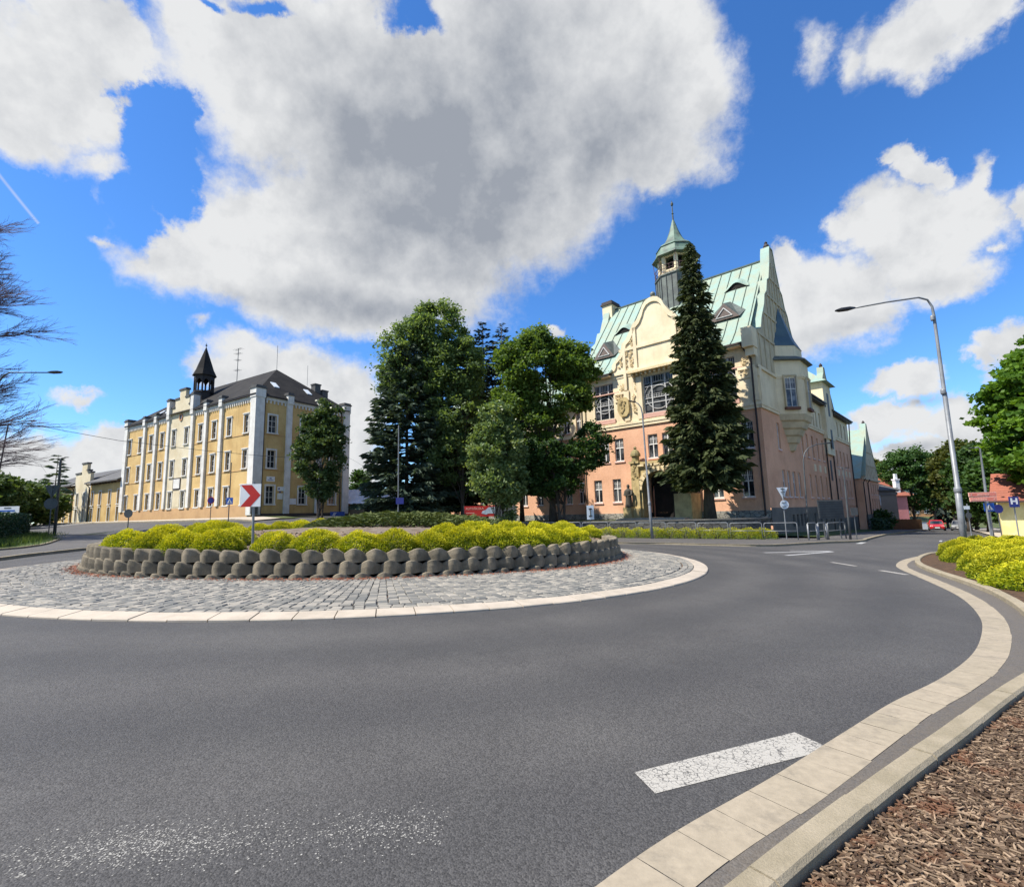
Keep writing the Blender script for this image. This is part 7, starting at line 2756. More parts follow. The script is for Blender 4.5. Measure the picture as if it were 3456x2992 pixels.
def disc(mb, c, r, th, nrm=(0, -1, 0), n=24, m=0, sz=1.0):
    nrm = np.array(nrm, float); nrm /= np.linalg.norm(nrm)
    s = np.cross([0, 0, 1], nrm); s /= np.linalg.norm(s)
    c = np.array(c, float)
    a = [c + s * r * math.cos(2 * PI * k / n) + np.array([0, 0, r * sz * math.sin(2 * PI * k / n)]) for k in range(n)]
    mb.add(a + [p + nrm * th for p in a], [tuple(range(n))[::-1], tuple(range(n, 2 * n))] + [(k, (k + 1) % n, n + (k + 1) % n, n + k) for k in range(n)], m)


def pole(name, label, cat, x, y, top, r=.03, z=None, dz=0.0, mat='galv', lean=(0, 0)):
    z = H(x, y) + dz if z is None else z
    o = thing(name, label, cat, (x, y, z))
    mb = MB(); mb.tube([(x, y, z - .2), (x + lean[0], y + lean[1], top)], r, 8)
    part('post', mb, MT[mat], o)
    return o


def plate(o, name, x, y, z0, z1, w, mat, t_=.02, label=None, F=None):
    mb = MB(); mb.box(x - w / 2, x + w / 2, y - t_, y, z0, z1)
    return part(name, mb, MT[mat] if isinstance(mat, str) else mat, o, label=label)


# chevron board on the island
ax_, ay_ = -7.33, 14.35
o = pole('chevron_sign', 'white board with a red arrow pointing right standing among the golden bushes', 'road sign', ax_, ay_, 2.7, .036, soil_z(ax_, ay_), lean=(-.05, 0))
mb = MB(); bx0, bx1, bz0, bz1, by = -7.72, -7.14, 2.0, 2.64, ay_ - .05
mb.box(bx0, bx1, by - .02, by, bz0, bz1)
brd = part('board', mb, MT['white'], o)
P_ = [(.02, .96), (.55, .96), (1.0, .5), (.52, .0), (.02, .0), (.49, .49)]
mb = MB()
q = [(bx0 + (bx1 - bx0) * a, by - .023, bz0 + (bz1 - bz0) * b) for a, b in P_]
mb.add(q, [(0, 5, 2, 1), (5, 4, 3, 2)])
part('arrow', mb, MT['red'], brd)

# backs of the give-way signs
def giveway_back(label, x, y, tri, dc, r, top, mat, post='galv', sz=1.0):
    o = pole('give_way_sign', label, 'road sign', x, y, top, .034, mat=post)
    mb = MB()
    yy = y - .04
    mb.add([(a, yy, b) for a, b in tri] + [(a, yy - .02, b) for a, b in tri], [(0, 1, 2), (5, 4, 3), (0, 3, 4, 1), (1, 4, 5, 2), (2, 5, 3, 0)])
    part('triangle_plate', mb, MT[mat], o)
    mb = MB(); disc(mb, (dc[0], yy, dc[1]), r, .02, sz=sz)
    part('round_plate', mb, MT[mat], o)
    mb = MB()
    for z in (tri[0][1] - .08, tri[0][1] - .3, dc[1] + r * .45, dc[1] - r * .45):
        mb.box(x - .13, x + .13, yy - .06, yy - .021, z - .02, z + .02)
    mb.tube([(x, yy - .05, tri[2][1] - .0), (x, yy - .05, tri[0][1] - .02)], .028, 6)
    part('bracket', mb, MT['galvd'], o)
    return o


giveway_back('bright grey back of a give way triangle and round plate beside the right railings', 18.03, 33.96, [(17.64, 2.94), (18.39, 2.95), (18.02, 2.15)], (18.07, 1.81), .29, 2.96, 'signlight')
g0 = gpx(162, 1818)
Yg = g0[1]
ta, tb, tc = at(153, 1638, Yg), at(209, 1637, Yg), at(176, 1681, Yg)
dcc = at(174, 1699, Yg)
giveway_back('dark back of a give way triangle above a round plate on the left pavement', g0[0] * .5 + tc[0] * .5, Yg, [(ta[0], ta[2]), (tb[0], tb[2]), (tc[0], tc[2])], (dcc[0], dcc[2]), (at(198, 1699, Yg)[0] - dcc[0]), tb[2], 'signback', 'galvd', .78)


def round_sign(label, px, py, rpx, Y, mat, back='signback', base=None, rim=None, post='galvd', dz=0.0):
    c = at(px, py, Y)
    r = at(px + rpx, py, Y)[0] - c[0]
    o = pole('round_sign', label, 'road sign', c[0], Y, c[2] + r * .6, .03, None if base is None else base, dz, post)
    mb = MB(); disc(mb, (c[0], Y - .04, c[2]), r, .02)
    part('plate', mb, MT[rim or mat], o)
    if rim:
        mb = MB(); disc(mb, (c[0], Y - .061, c[2]), r * .8, .006)
        part('face', mb, MT[mat], o)
    return o


round_sign('small dark round sign back above the left end of the golden bushes', 435, 1732, 14.5, 33, 'signback')
round_sign('round blue no stopping sign with dark rim before the yellow long front', 713, 1688, 12.0, 45, 'navy', rim='red')


def crossing_face(o, x0, x1, z0, z1, y):
    mb = MB(); mb.box(x0, x1, y - .02, y, z0, z1)
    b = part('board', mb, MT['blue'], o)
    w, h = x1 - x0, z1 - z0
    mb = MB(); mb.add([(x0 + w * .12, y - .023, z0 + h * .16), (x0 + w * .88, y - .023, z0 + h * .16), (x0 + w * .5, y - .023, z0 + h * .86)], [(0, 1, 2)])
    part('triangle', mb, MT['white'], b)
    mb = MB()
    c = lambda a, bb: (x0 + w * a, y - .027, z0 + h * bb)
    mb.tube([c(.52, .58), c(.48, .42)], w * .035, 5); mb.tube([c(.48, .42), c(.58, .22)], w * .025, 5); mb.tube([c(.48, .42), c(.38, .24)], w * .025, 5); mb.tube([c(.50, .54), c(.62, .42)], w * .02, 5)
    disc(mb, c(.53, .66), w * .045, .004, n=10)
    for k in (.24, .4, .56, .72):
        mb.add([c(k, .17), c(k + .06, .17), c(k + .05, .23), c(k, .23)], [(0, 1, 2, 3)])
    part('pedestrian_symbol', mb, MT['black'], b)


p0, p1 = at(766, 1679, 43), at(787, 1701, 43)
o = pole('crossing_sign', 'small blue pedestrian crossing sign on a tall thin pole before the yellow building', 'road sign', at(774, 1690, 43)[0], 43, at(779, 1560, 43)[2], .04, mat='galvd')
crossing_face(o, p0[0], p1[0], p1[2], p0[2], 42.94)
p0, p1 = at(1337, 1679, 38.5), at(1363, 1700, 38.5)
o = pole('lamp_pole', 'slim grey pole with a small blue sign in front of the layered conifer', 'pole', at(1344, 1690, 38.5)[0], 38.5, at(1347, 1435, 38.5)[2], .045)
plate(o, 'sign_plate', (p0[0] + p1[0]) / 2, 38.44, p1[2], p0[2], p1[0] - p0[0], 'navy')
a_, b_ = at(1979, 1705, 37.2), at(2005, 1752, 37.2)
xc = (a_[0] + b_[0]) / 2
o = pole('narrow_sign', 'narrow upright pale sign back with a dark bracket beside the garden wall', 'road sign', xc, 37.2, a_[2], .03)
plate(o, 'plate', xc, 37.15, b_[2], a_[2], b_[0] - a_[0], 'signlight')
mb = MB(); zc = (a_[2] + b_[2]) / 2
mb.box(xc - .03, xc + .03, 37.06, 37.12, zc - .32, zc + .32); mb.box(xc - .12, xc + .12, 37.06, 37.125, zc + .22, zc + .3); mb.box(xc - .12, xc + .12, 37.06, 37.125, zc - .3, zc - .22)
part('bracket', mb, MT['galvd'], o)


# lamps
def lamp(label, pts, rads, head, mat='galv', collar=None, group=None):
    """pts: pole and arm centre line; head: (end point, direction, length)"""
    b = pts[0]
    o = thing('street_lamp', label, 'street lamp', b, 0, group)
    mb = MB(); mb.tube(pts, rads, 10)
    if collar:
        for z, r in collar:
            x = np.interp(z, [p[2] for p in pts[:3]], [p[0] for p in pts[:3]]); y = np.interp(z, [p[2] for p in pts[:3]], [p[1] for p in pts[:3]])
            mb.lathe((x, y, z), [(r * .9, -.12), (r, -.08), (r, .08), (r * .8, .14)], 10)
    part('pole', mb, MT[mat], o, smooth=True)
    e_, d, L = np.array(head[0], float), np.array(head[1], float), head[2]
    d /= np.linalg.norm(d)
    s = np.cross(d, [0, 0, 1]); s /= np.linalg.norm(s)
    up = np.cross(s, d)
    mb = MB()
    vs, prof_ = [], ((0, .05, .04), (.12, .09, .06), (.3, .15, .085), (.75, .16, .08), (1, .09, .03))
    for f_, w, h_ in prof_:
        for a, b2 in ((-1, -.7), (1, -.7), (1, .4), (.5, 1), (-.5, 1), (-1, .4)):
            vs.append(e_ + d * L * f_ + s * w * a * L / .95 + up * h_ * b2 * L / .95)
    mb.add(vs, [(i * 6 + j, i * 6 + (j + 1) % 6, (i + 1) * 6 + (j + 1) % 6, (i + 1) * 6 + j) for i in range(4) for j in range(6)] + [(5, 4, 3, 2, 1, 0), tuple(24 + j for j in range(6))])
    part('lamp_head', mb, MT['black'], o)
    return o


zb = H(20.42, 23.37) + .05
lamp('tall galvanised street lamp with a long arm in the golden bed on the right', [(20.42, 23.37, zb - .1), (20.50, 23.38, 2.2), (20.51, 23.38, 2.22), (20.57, 23.40, 6.8), (20.57, 23.4, 6.85), (20.62, 23.41, 10.6), (20.6, 23.41, 11.1), (20.42, 23.41, 11.45), (20.0, 23.41, 11.58), (18.4, 23.41, 11.38), (16.8, 23.41, 11.12)],
     [.135, .125, .1, .095, .08, .065, .05, .045, .042, .04, .038], ((16.85, 23.41, 11.13), (-1, 0, -.11), .95), collar=[(2.2, .15), (6.85, .11), (10.5, .085)])
zb = H(9.25, 34.45)
lamp('slender grey street lamp before the school portal', [(9.27, 34.45, zb - .1), (9.22, 34.45, 2.1), (9.21, 34.45, 2.12), (9.12, 34.45, 8.3), (9.05, 34.45, 8.75), (8.9, 34.45, 9.0), (8.7, 34.45, 9.15)], [.10, .09, .07, .05, .045, .04, .035], ((8.75, 34.45, 9.12), (-1, 0, .28), .55), collar=[(2.1, .1)])
zb = H(21.9, 38)
lamp('old curved arm street lamp standing close to the school street front', [(21.85, 38, zb - .1), (21.9, 38, 1.8), (22.0, 38, 5.1), (22.15, 38, 5.65), (22.5, 38, 6.05), (23.1, 38, 6.28), (23.9, 38, 6.38)], [.07, .06, .05, .045, .04, .04, .035], ((23.75, 38, 6.37), (1, 0, .02), .6), 'galvd')
pa_ = at(8, 1262, 33)
zb = H(pa_[0] - .5, 33)
lamp('street lamp with a long dark headed arm at the left picture edge', [(pa_[0] - .5, 33, zb - .1), (pa_[0] - .25, 33, pa_[2] - 1.6), (pa_[0] - .2, 33, pa_[2] - .6), (pa_[0] + .1, 33, pa_[2] - .1), (pa_[0] + .5, 33, pa_[2] + .1), (at(170, 1257, 33)[0], 33, at(170, 1257, 33)[2])], [.11, .08, .06, .05, .045, .04], (tuple(at(160, 1257, 33)), (1, 0, .02), .98), 'galvd')
pb_ = at(28, 1424, 60)
lamp('farther street lamp with a thin arm standing in the left thicket', [(pb_[0] - .9, 60, H(pb_[0], 60) - .1), (pb_[0], 60, pb_[2] - .5), (pb_[0] + .4, 60, pb_[2]), (at(110, 1419, 60)[0], 60, at(110, 1419, 60)[2])], [.11, .07, .05, .05], (tuple(at(95, 1420, 60)), (1, 0, .02), 1.0), 'galvd')
g3 = gpx(183, 1812)
p3 = at(208, 1546, g3[1])
lamp('dark lamp pole with a short arm behind the left give way sign', [(g3[0], g3[1], g3[2] - .1), (p3[0] - .05, g3[1], p3[2] - .15), (p3[0] + .02, g3[1], p3[2]), (at(222, 1543, g3[1])[0], g3[1], at(222, 1543, g3[1])[2])], [.11, .08, .06, .05], (tuple(at(216, 1543, g3[1])), (1, 0, 0), .4), 'galvd')
lamp('thin lamp pole with a short arm on the right pavement behind the signs', [(32.67, 35.07, H(32.67, 35.07) - .1), (32.66, 35.07, 2.2), (32.72, 35.07, 5.35), (32.6, 35.07, 5.45), (32.3, 35.07, 5.4)], [.1, .085, .05, .04, .04], ((32.4, 35.07, 5.42), (-1, 0, -.05), .45))
lamp('dark pole with a tiny arm at the end of the pavement railings', [(21.34, 32.6, H(21.34, 32.6) - .1), (21.36, 32.6, 1.2), (21.4, 32.6, 3.95), (21.36, 32.6, 4.05), (21.2, 32.6, 4.06)], [.075, .06, .045, .035, .035], ((21.5, 32.6, 4.06), (1, 0, 0), .28), 'galvd')
o = pole('small_sign', 'small grey sign back on a short post by the end railing', 'road sign', 21.55, 32.3, 1.5, .03, mat='galvd')
plate(o, 'plate', 21.55, 32.26, 1.02, 1.5, .44, 'signback')
lamp('curved lamp in front of the pink house far down the street', [(60.6, 82, H(60.6, 82) - .1), (60.3, 82, 1.0), (60.0, 82, 2.6), (60.2, 82, 3.6), (60.9, 82, 4.2), (61.8, 82, 4.3)], [.08, .07, .06, .05, .05, .04], ((61.7, 82, 4.3), (1, 0, 0), .6))

# dark traffic board seen from behind
o = thing('traffic_board', 'large dark back of a traffic board on two posts by the school corner', 'road sign', (20.85, 33.5, H(20.85, 33.5)))
mb = MB(); mb.hexa([(20.04, 33.48, .84), (21.70, 33.48, .80), (21.70, 33.52, .80), (20.04, 33.52, .84), (20.0, 33.48, 2.06), (21.68, 33.48, 2.02), (21.68, 33.52, 2.02), (20.0, 33.52, 2.06)])
b = part('board', mb, MT['signback'], o)
mb = MB()
for k in range(7):
    z = .93 + k * .165
    mb.box(20.06, 21.66, 33.455, 33.478, z, z + .02)
part('rib', mb, MT['black'], b)
for x in (20.3, 21.35):
    mb = MB(); mb.tube([(x + .05, 33.56, H(x, 33.5) - .2), (x, 33.56, 2.0)], .045, 7)
    part('post', mb, MT['galvd'], o)

# railings along the pavement in front of the school
rail = smooth_line([(-12.5, 41.3), (-8, 40.9), (-4, 40.0), (1, 38.6), (5, 37.3), (8, 36.35), (10.5, 35.3), (13, 34.0), (15.5, 32.85), (17.75, 31.95)], 8)


def panel_mesh(L, h_=1.05, r=.027, white=False):
    mb = MB()
    rc = .12
    def arcp(cx, cz, a0, a1):
        return [(cx + rc * math.cos(a), 0, cz + rc * math.sin(a)) for a in np.linspace(a0, a1, 5)]
    x0, x1 = -L / 2, L / 2
    pts = [(x0, 0, -.15)] + arcp(x0 + rc, h_ - rc, PI, PI / 2) + arcp(x1 - rc, h_ - rc, PI / 2, 0) + [(x1, 0, -.15)]
    mb.tube(pts, r, 7)
    bar = MB(); bar.tube([(x0, 0, h_ * .52), (x1, 0, h_ * .52)], r * .8, 7)
    return mb.mesh('frame', MT['galv'], None, True), bar.mesh('rail', MT['galv'], None, True)


def put_panel(a, b, label, group, pm=None):
    a, b = np.array(a, float), np.array(b, float)
    c = (a + b) / 2
    L = np.linalg.norm(b - a)
    o = thing('railing_panel', label, 'railing', (c[0], c[1], H(*c) + .1), math.atan2(b[1] - a[1], b[0] - a[0]), group)
    f_, r_ = pm or panel_mesh(L)
    link('frame', f_, o); link('rail', r_, o)
    return o


RL = float(np.sum(np.hypot(*np.diff(np.array(rail), axis=0).T)))
npan = 16
pmesh = panel_mesh(RL / npan - .13)
rs2 = resample(rail, npan * 20 + 1)
for i in range(npan):
    a, b = rs2[i * 20], rs2[(i + 1) * 20]
    a, b = np.array(a), np.array(b)
    m = (b - a) * .035
    put_panel(a + m, b - m, 'grey tube railing panel along the school pavement, %s from the left' % ORD[i], 'railing panels along the pavement before the school', pmesh)
for i, (a, b) in enumerate((((18.2, 31.75), (18.95, 32.1)), ((19.1, 32.2), (19.85, 32.6)), ((20.05, 32.75), (21.9, 33.9)))):
    o = put_panel(a, b, ('narrow railing panel with thick pale posts, nearest the give way sign', 'narrow railing panel with thick pale posts, in the middle of the corner three', 'dull grey railing panel at the far end by the dark pole')[i], 'railing panels at the street corner')
    L = math.dist(a, b)
    for s in (-1, 1):
        mb = MB(); mb.tube([(s * L / 2, -.02, -.15), (s * L / 2, -.02, .98)], .05 if i < 2 else .035, 8)
        link('post', mb.mesh('post', MT['galv' if i < 2 else 'galvd'], None, True), o)

# direction boards and signs on the right
o = pole('direction_sign', 'two red tourist direction boards on a grey post in the right golden bed', 'road sign', 29.05, 31.27, 2.2, .05, None, lean=(-.05, 0))
for k, (x0, x1, z0, z1, left) in enumerate(((27.97, 29.66, 1.98, 2.24, True), (28.0, 29.64, 1.68, 1.955, False))):
    mb = MB(); mb.box(x0, x1, 31.18, 31.21, z0, z1)
    b = part('board', mb, MT['palesalmon'], o)
    mb = MB(); mb.box(x0 + .035, x1 - .035, 31.172, 31.179, z0 + .035, z1 - .035)
    part('face', mb, MT['salmon'], b)
    mb = MB()
    zc = (z0 + z1) / 2
    rx = random.Random(k + 3)
    x = x0 + (.52 if left else .1)
    while x < x0 + (1.2 if left else 1.05):   # faded lettering
        w = rx.uniform(.035, .07)
        mb.box(x, x + w * .4, 31.166, 31.171, zc - .06, zc + (.06 if rx.random() < .3 else .035)); mb.box(x + w * .4, x + w * .9, 31.166, 31.171, zc + rx.uniform(-.05, .0), zc + .03)
        x += w + .02
    xa = x0 + .14 if left else x1 - .16
    mb.add([(xa - .06, 31.166, zc - .03), (xa + .06, 31.166, zc - .05), (xa + .02, 31.166, zc + .06)], [(0, 1, 2)])
    part('lettering', mb, MT['palesalmon'], b)

o = pole('crossing_sign', 'blue pedestrian crossing sign under the red direction boards', 'road sign', 29.34, 31.5, 1.55, .04)
crossing_face(o, 29.0, 29.64, 1.06, 1.57, 31.42)
o = pole('round_sign', 'dark blue round sign before the pale wall of the little yellow house', 'road sign', 30.3, 31.9, 1.2, .03, None, lean=(-.05, 0), mat='galvd')
mb = MB(); disc(mb, (30.26, 31.84, 1.2), .30, .02, sz=.9)
part('plate', mb, MT['navy'], o)
o = pole('hospital_sign', 'square blue hospital sign with a white letter H', 'road sign', 30.85, 31.4, 1.9, .035)
mb = MB(); mb.box(30.5, 31.12, 31.31, 31.33, 1.28, 1.93)
b = part('board', mb, MT['navy'], o)
mb = MB()
for x0, x1, z0, z1 in ((30.6, 30.71, 1.46, 1.84), (30.91, 31.02, 1.46, 1.84), (30.71, 30.91, 1.6, 1.7)):
    mb.box(x0, x1, 31.302, 31.309, z0, z1)
part('letter', mb, MT['white'], b)
mb = MB(); mb.box(30.65, 30.97, 31.302, 31.308, 1.36, 1.385)
part('caption', mb, MT['blue'], b)

o = pole('parking_sign', 'small white plate on a post behind the red direction boards', 'road sign', 33.4, 37.5, 1.55, .035)
plate(o, 'plate', 33.3, 37.45, 1.15, 1.4, .42, 'signlight')
mb = MB(); disc(mb, (33.35, 37.44, .7), .22, .02); part('round_plate', mb, MT['signback'], o)

# red driving-school banner on the lawn
p0, p1 = at(1567, 1708, 43.2), at(1567, 1744, 43.2)
x0 = p0[0]
o = thing('banner', 'red driving school banner with a pale car picture standing among the tree trunks', 'banner', (x0 + 2, 43.2, LZ))
mb = MB(); mb.box(x0, x0 + 3.6, 43.2, 43.25, p1[2], p0[2])
b = part('panel', mb, MT['red'], o)
for x in (x0 - .03, x0 + 1.8, x0 + 3.63):
    mb = MB(); mb.tube([(x, 43.29, LZ - .2), (x, 43.29, p0[2] + .05)], .035, 6)
    part('post', mb, MT['galvd'], o)
cu_ = bpy.data.curves.new('lettering', 'FONT')
cu_.body = 'AUTOŠKOLA'
cu_.size = .26; cu_.extrude = .003
cu_.materials.append(MT['palesalmon'])
tf_ = bpy.data.objects.new('lettering', cu_)
COL.objects.link(tf_)
bpy.context.view_layer.update()
tm_ = bpy.data.meshes.new_from_object(tf_.evaluated_get(bpy.context.evaluated_depsgraph_get()))
bpy.data.objects.remove(tf_)
tx = link('lettering', tm_, b)
tx.location = (x0 + .12 - o.location[0], 43.19 - o.location[1], p0[2] - .3 - o.location[2]); tx.rotation_euler = (PI / 2, 0, 0)
mb = MB()
cx0, cz0 = x0 + 1.45, p1[2] + .18
car_o = [(0, .08), (.1, .3), (.35, .36), (.6, .58), (1.15, .62), (1.5, .45), (1.75, .4), (1.8, .15), (1.6, .08), (1.45, 0), (1.25, .06), (.55, .06), (.4, -.02), (.2, .04)]
mb.add([(cx0 + a, 43.192, cz0 + b2) for a, b2 in car_o], [tuple(range(len(car_o)))])
part('car_picture', mb, M('pale_print', (0.5, 0.56, 0.62), (0.35, 0.4, 0.48), 6), b)
mb = MB(); mb.box(x0 + .14, x0 + .85, 43.192, 43.198, p1[2] + .3, p1[2] + .34)
part('print_line', mb, MT['palesalmon'], b)
p0, p1 = at(1722, 1706, 43.0), at(1745, 1762, 43.0)
o = thing('notice_board', 'pale grey notice board behind the egg shaped tree', 'notice board', (p0[0], 43, LZ))
mb = MB(); mb.box(p0[0] - 1.2, p1[0], 43.0, 43.08, p1[2], p0[2])
part('panel', mb, MT['galv'], o)
mb = MB(); mb.tube([(p1[0] - .04, 43.1, LZ - .2), (p1[0] - .04, 43.1, p0[2])], .04, 6)
part('post', mb, MT['galvd'], o)
# round plaque on the left wing
d_ = ray(1542, 1724)
nv_ = FSA.dn; pp_ = FSA.p(30, WB + .05, 2)
tq = float(nv_ @ (pp_ - EYE) / (nv_ @ d_))
pc_ = EYE + d_ * tq
o = thing('wall_plaque', 'round brown plaque on the salmon wall between the tree trunks', 'plaque', tuple(pc_))
mb = MB(); disc(mb, pc_, .52, .06, nv_); part('rim', mb, MT['gutterm'], o)
mb = MB(); disc(mb, pc_ + nv_ * .062, .42, .01, nv_); part('face', mb, MT['yplinth'], o)
# white and blue board behind the hedge
a_, b_ = at(-6, 1709, 50), at(63, 1730, 50)
o = thing('info_board', 'white and blue striped board showing above the dark hedge', 'notice board', (a_[0], 50, H(a_[0], 50)))
mb = MB(); mb.box(a_[0], b_[0], 50, 50.05, b_[2], a_[2]); bb_ = part('panel', mb, MT['white'], o)
mb = MB(); h_ = a_[2] - b_[2]
mb.box(a_[0] + .1, b_[0] - .4, 49.985, 49.998, b_[2] + h_ * .25, b_[2] + h_ * .45)
part('stripe', mb, MT['blue'], bb_)
mb = MB(); mb.box(a_[0] + .6, a_[0] + 1.3, 49.985, 49.998, b_[2] + h_ * .7, b_[2] + h_ * .82); part('lettering', mb, MT['black'], bb_)
for x in (a_[0] + .2, b_[0] - .2):
    mb = MB(); mb.tube([(x, 50.08, H(x, 50) - .2), (x, 50.08, b_[2] + .2)], .04, 6); part('post', mb, MT['galvd'], o)
# overhead wires
mb = MB()
wp_ = [at(-120, 1395, 28), at(0, 1413, 30), at(200, 1450, 33.5), at(400, 1486, 37), at(700, 1521, 41.5), at(880, 1537, 44.5), at(1015, 1546, 47), at(1085, 1548, 48.5)]
mb.tube(wp_, .016, 4)
o = thing('overhead_wire', 'dark overhead cable crossing in front of the yellow building', 'cable', tuple(wp_[-1]))
part('cable', mb, MT['black'], o)
mb = MB(); ww_ = [FYB.p(YW - .2, .05, at(1176, 1540, 60)[2] + .3), at(1200, 1556, 63), at(1245, 1586, 70)]
mb.tube(ww_, .016, 4)
o = thing('overhead_wire', 'short dark cable running down from the yellow building above the shed', 'cable', tuple(ww_[0]))
part('cable', mb, MT['black'], o)

# ------------------------------------------------------------------ houses further down the street
def house(name, label, x0, x1, y0, y1, z0, z1, zr, wall, roof, rz=0.0, hip=1.0, over=.4):
    """plain walls and a hipped or gabled roof, ridge along x"""
    cx_, cy_ = (x0 + x1) / 2, (y0 + y1) / 2
    o = thing(name, label, 'house', (cx_, cy_, z0), rz)
    hx, hy = (x1 - x0) / 2, (y1 - y0) / 2
    mb = MB(); mb.box(-hx, hx, -hy, hy, -.5, z1 - z0)
    part('wall', mb, MT[wall] if isinstance(wall, str) else wall, o, world=False)
    e = z1 - z0; k = zr - z0
    mb = MB()
    vs = [(-hx - over, -hy - over, e - .1), (hx + over, -hy - over, e - .1), (hx + over, hy + over, e - .1), (-hx - over, hy + over, e - .1), (-hx - over + hip * hy, 0, k), (hx + over - hip * hy, 0, k)]
    vs += [(a, b2, c - .14) for a, b2, c in vs[:4]]
    mb.add(vs, [(0, 1, 5, 4), (1, 2, 5), (2, 3, 4, 5), (3, 0, 4), (0, 6, 7, 1), (1, 7, 8, 2), (2, 8, 9, 3), (3, 9, 6, 0), (9, 8, 7, 6)])
    part('roof', mb, MT[roof], o, world=False)
    return o


def house_window(o, x, y, z, w, h_, frame='wframe'):
    mb = MB()
    for a, b2, c, d in ((-w / 2, -w / 2 + .14, 0, h_), (w / 2 - .14, w / 2, 0, h_), (-w / 2 + .14, w / 2 - .14, 0, .14), (-w / 2 + .14, w / 2 - .14, h_ - .14, h_), (-.06, .06, .14, h_ - .14), (-w / 2 + .14, w / 2 - .14, h_ * .62, h_ * .62 + .1)):
        mb.box(x + a, x + b2, y - .06, y + .02, z + c, z + d)
    f_ = part('window', mb, MT[frame], o, world=False)
    mb = MB(); mb.quad((x - w / 2 + .05, y - .01, z + .05), (x + w / 2 - .05, y - .01, z + .05), (x + w / 2 - .05, y - .01, z + h_ - .05), (x - w / 2 + .05, y - .01, z + h_ - .05))
    part('pane', mb, MT['glass'], f_, world=False)


grey_m = M('grey_render', (0.30, 0.25, 0.20), (0.24, 0.2, 0.165), .6, .9, .15)
o = house('grey_house', 'grey rendered house with slate hip roof beyond the school annex', 53.6, 60.4, 80, 90, -1.6, 4.1, 6.2, grey_m, 'slatelight')
house_window(o, 57.1 - 57.0, -5.02, 3.2, 1.35, 1.7)
mb = MB(); mb.box(-3.5, 3.5, -5.12, 5.1, 4.75, 5.25); mb.box(-3.65, 3.65, -5.25, 5.2, 5.3, 5.55)
part('cornice', mb, M('grey_trim', (0.2, 0.18, 0.16), (0.16, 0.145, 0.13)), o, world=False)
pinkm = M('pink_render', (0.62, 0.25, 0.24), (0.55, 0.22, 0.21), .6, .9, .12)
o = house('pink_house', 'pink house with red tile roof and a white chimney down the street', 61.5, 68.2, 88, 98, -2.1, 3.3, 6.6, pinkm, 'redtile', hip=.0)
mb = MB(); mb.box(2.0, 2.7, -4.6, -3.9, 5.0, 8.0); mb.box(1.9, 2.8, -4.7, -3.8, 8.0, 8.2); mb.box(2.15, 2.55, -4.45, -4.05, 8.2, 9.1)
part('chimney', mb, MT['white'], o, world=False)
house_window(o, -1.2, -5.02, 2.4, 1.1, 1.6)
o = house('red_roofed_house', 'house whose bright red roof rises behind the grey hipped house', 66, 76, 100, 110, -2.3, 4.5, 8.6, pinkm, 'redtile', hip=.0)
orm = M('orange_render', (0.70, 0.36, 0.16), (0.60, 0.30, 0.13), .3, .9, .12)
o = house('orange_house', 'orange two storey house at the far end of the street', 96, 114.5, 135, 146, -4.7, 1.6, 5.0, orm, 'redtile')
for x in (-6, -3.5, -1, 1.5, 4, 6.5, 8.2):
    house_window(o, x, -5.52, .9, 1.2, 1.6); house_window(o, x, -5.52, 3.9, 1.2, 1.7)
o = house('cream_house', 'pale house half hidden behind the big lime tree at the street end', 84, 95, 128, 138, -4.2, 1.4, 4.2, 'cream', 'redtile')
for x in (-3.5, -1, 1.5, 3.8):
    house_window(o, x, -5.02, 2.0, 1.2, 1.7)
# brown fence and dark hedge beside the pavement
o = thing('board_fence', 'brown board fence at the far left side of the street', 'fence', (58, 76, H(58, 76)))
mb = MB()
for k in range(24):
    x = 55.6 + k * .2; y = 75 + k * .03; z = H(x, y)
    mb.box(x, x + .18, y, y + .04, z, z + 1.55 + (.04 if k % 3 else 0))
part('boards', mb, M('brown_boards', (0.16, 0.08, 0.035), (0.12, 0.06, 0.03), 4), o)
rng = np.random.default_rng(33)
o = thing('hedge', 'low dark hedge in front of the grey house', 'hedge', (48, 66, H(48, 66)))
m = 5000
s1, s2 = rng.random(m), rng.random(m)
A0, A1 = np.array([44.2, 62.5]), np.array([51.5, 71.0])
P2 = A0 + (A1 - A0) * s1[:, None] + rng.normal(size=(m, 2)) * .25
zz = np.array([H(a, b2) for a, b2 in P2]) + .1 + s2 * 1.5
A = rand_unit(m, rng); Bv = perp(A, rng); s = rng.uniform(.1, .2, m)
link('foliage', leaf_mesh('foliage', np.c_[P2, zz] - np.array([48, 66, H(48, 66)]), A * s[:, None], Bv * (s * .6)[:, None], rng.random(m), LEAF['hedge']), o)
p = at(2975, 1765, 74)
broadleaf('garden_shrub', 'dark spiky shrub before the grey house wall', 'shrub', (p[0], 74, H(p[0], 74)), 3, [(0, 0, 1.4, 1.6, 1.3, 1.2, 1)], LEAF['lime'], .08, .3, 40, 60, .5, seed=90)
c0 = at(3120, 1771, 84)
o = thing('utility_cabinet', 'white utility cabinet at the far bend of the street', 'cabinet', (c0[0], 84, H(c0[0], 84)))
mb = MB(); z = H(c0[0], 84); mb.box(c0[0] - .5, c0[0] + .5, 84, 84.5, z, z + 1.2); part('body', mb, MT['white'], o)
mb = MB(); mb.box(c0[0] - .55, c0[0] + .55, 83.95, 84.55, z + 1.2, z + 1.27); part('lid', mb, MT['galvd'], o)
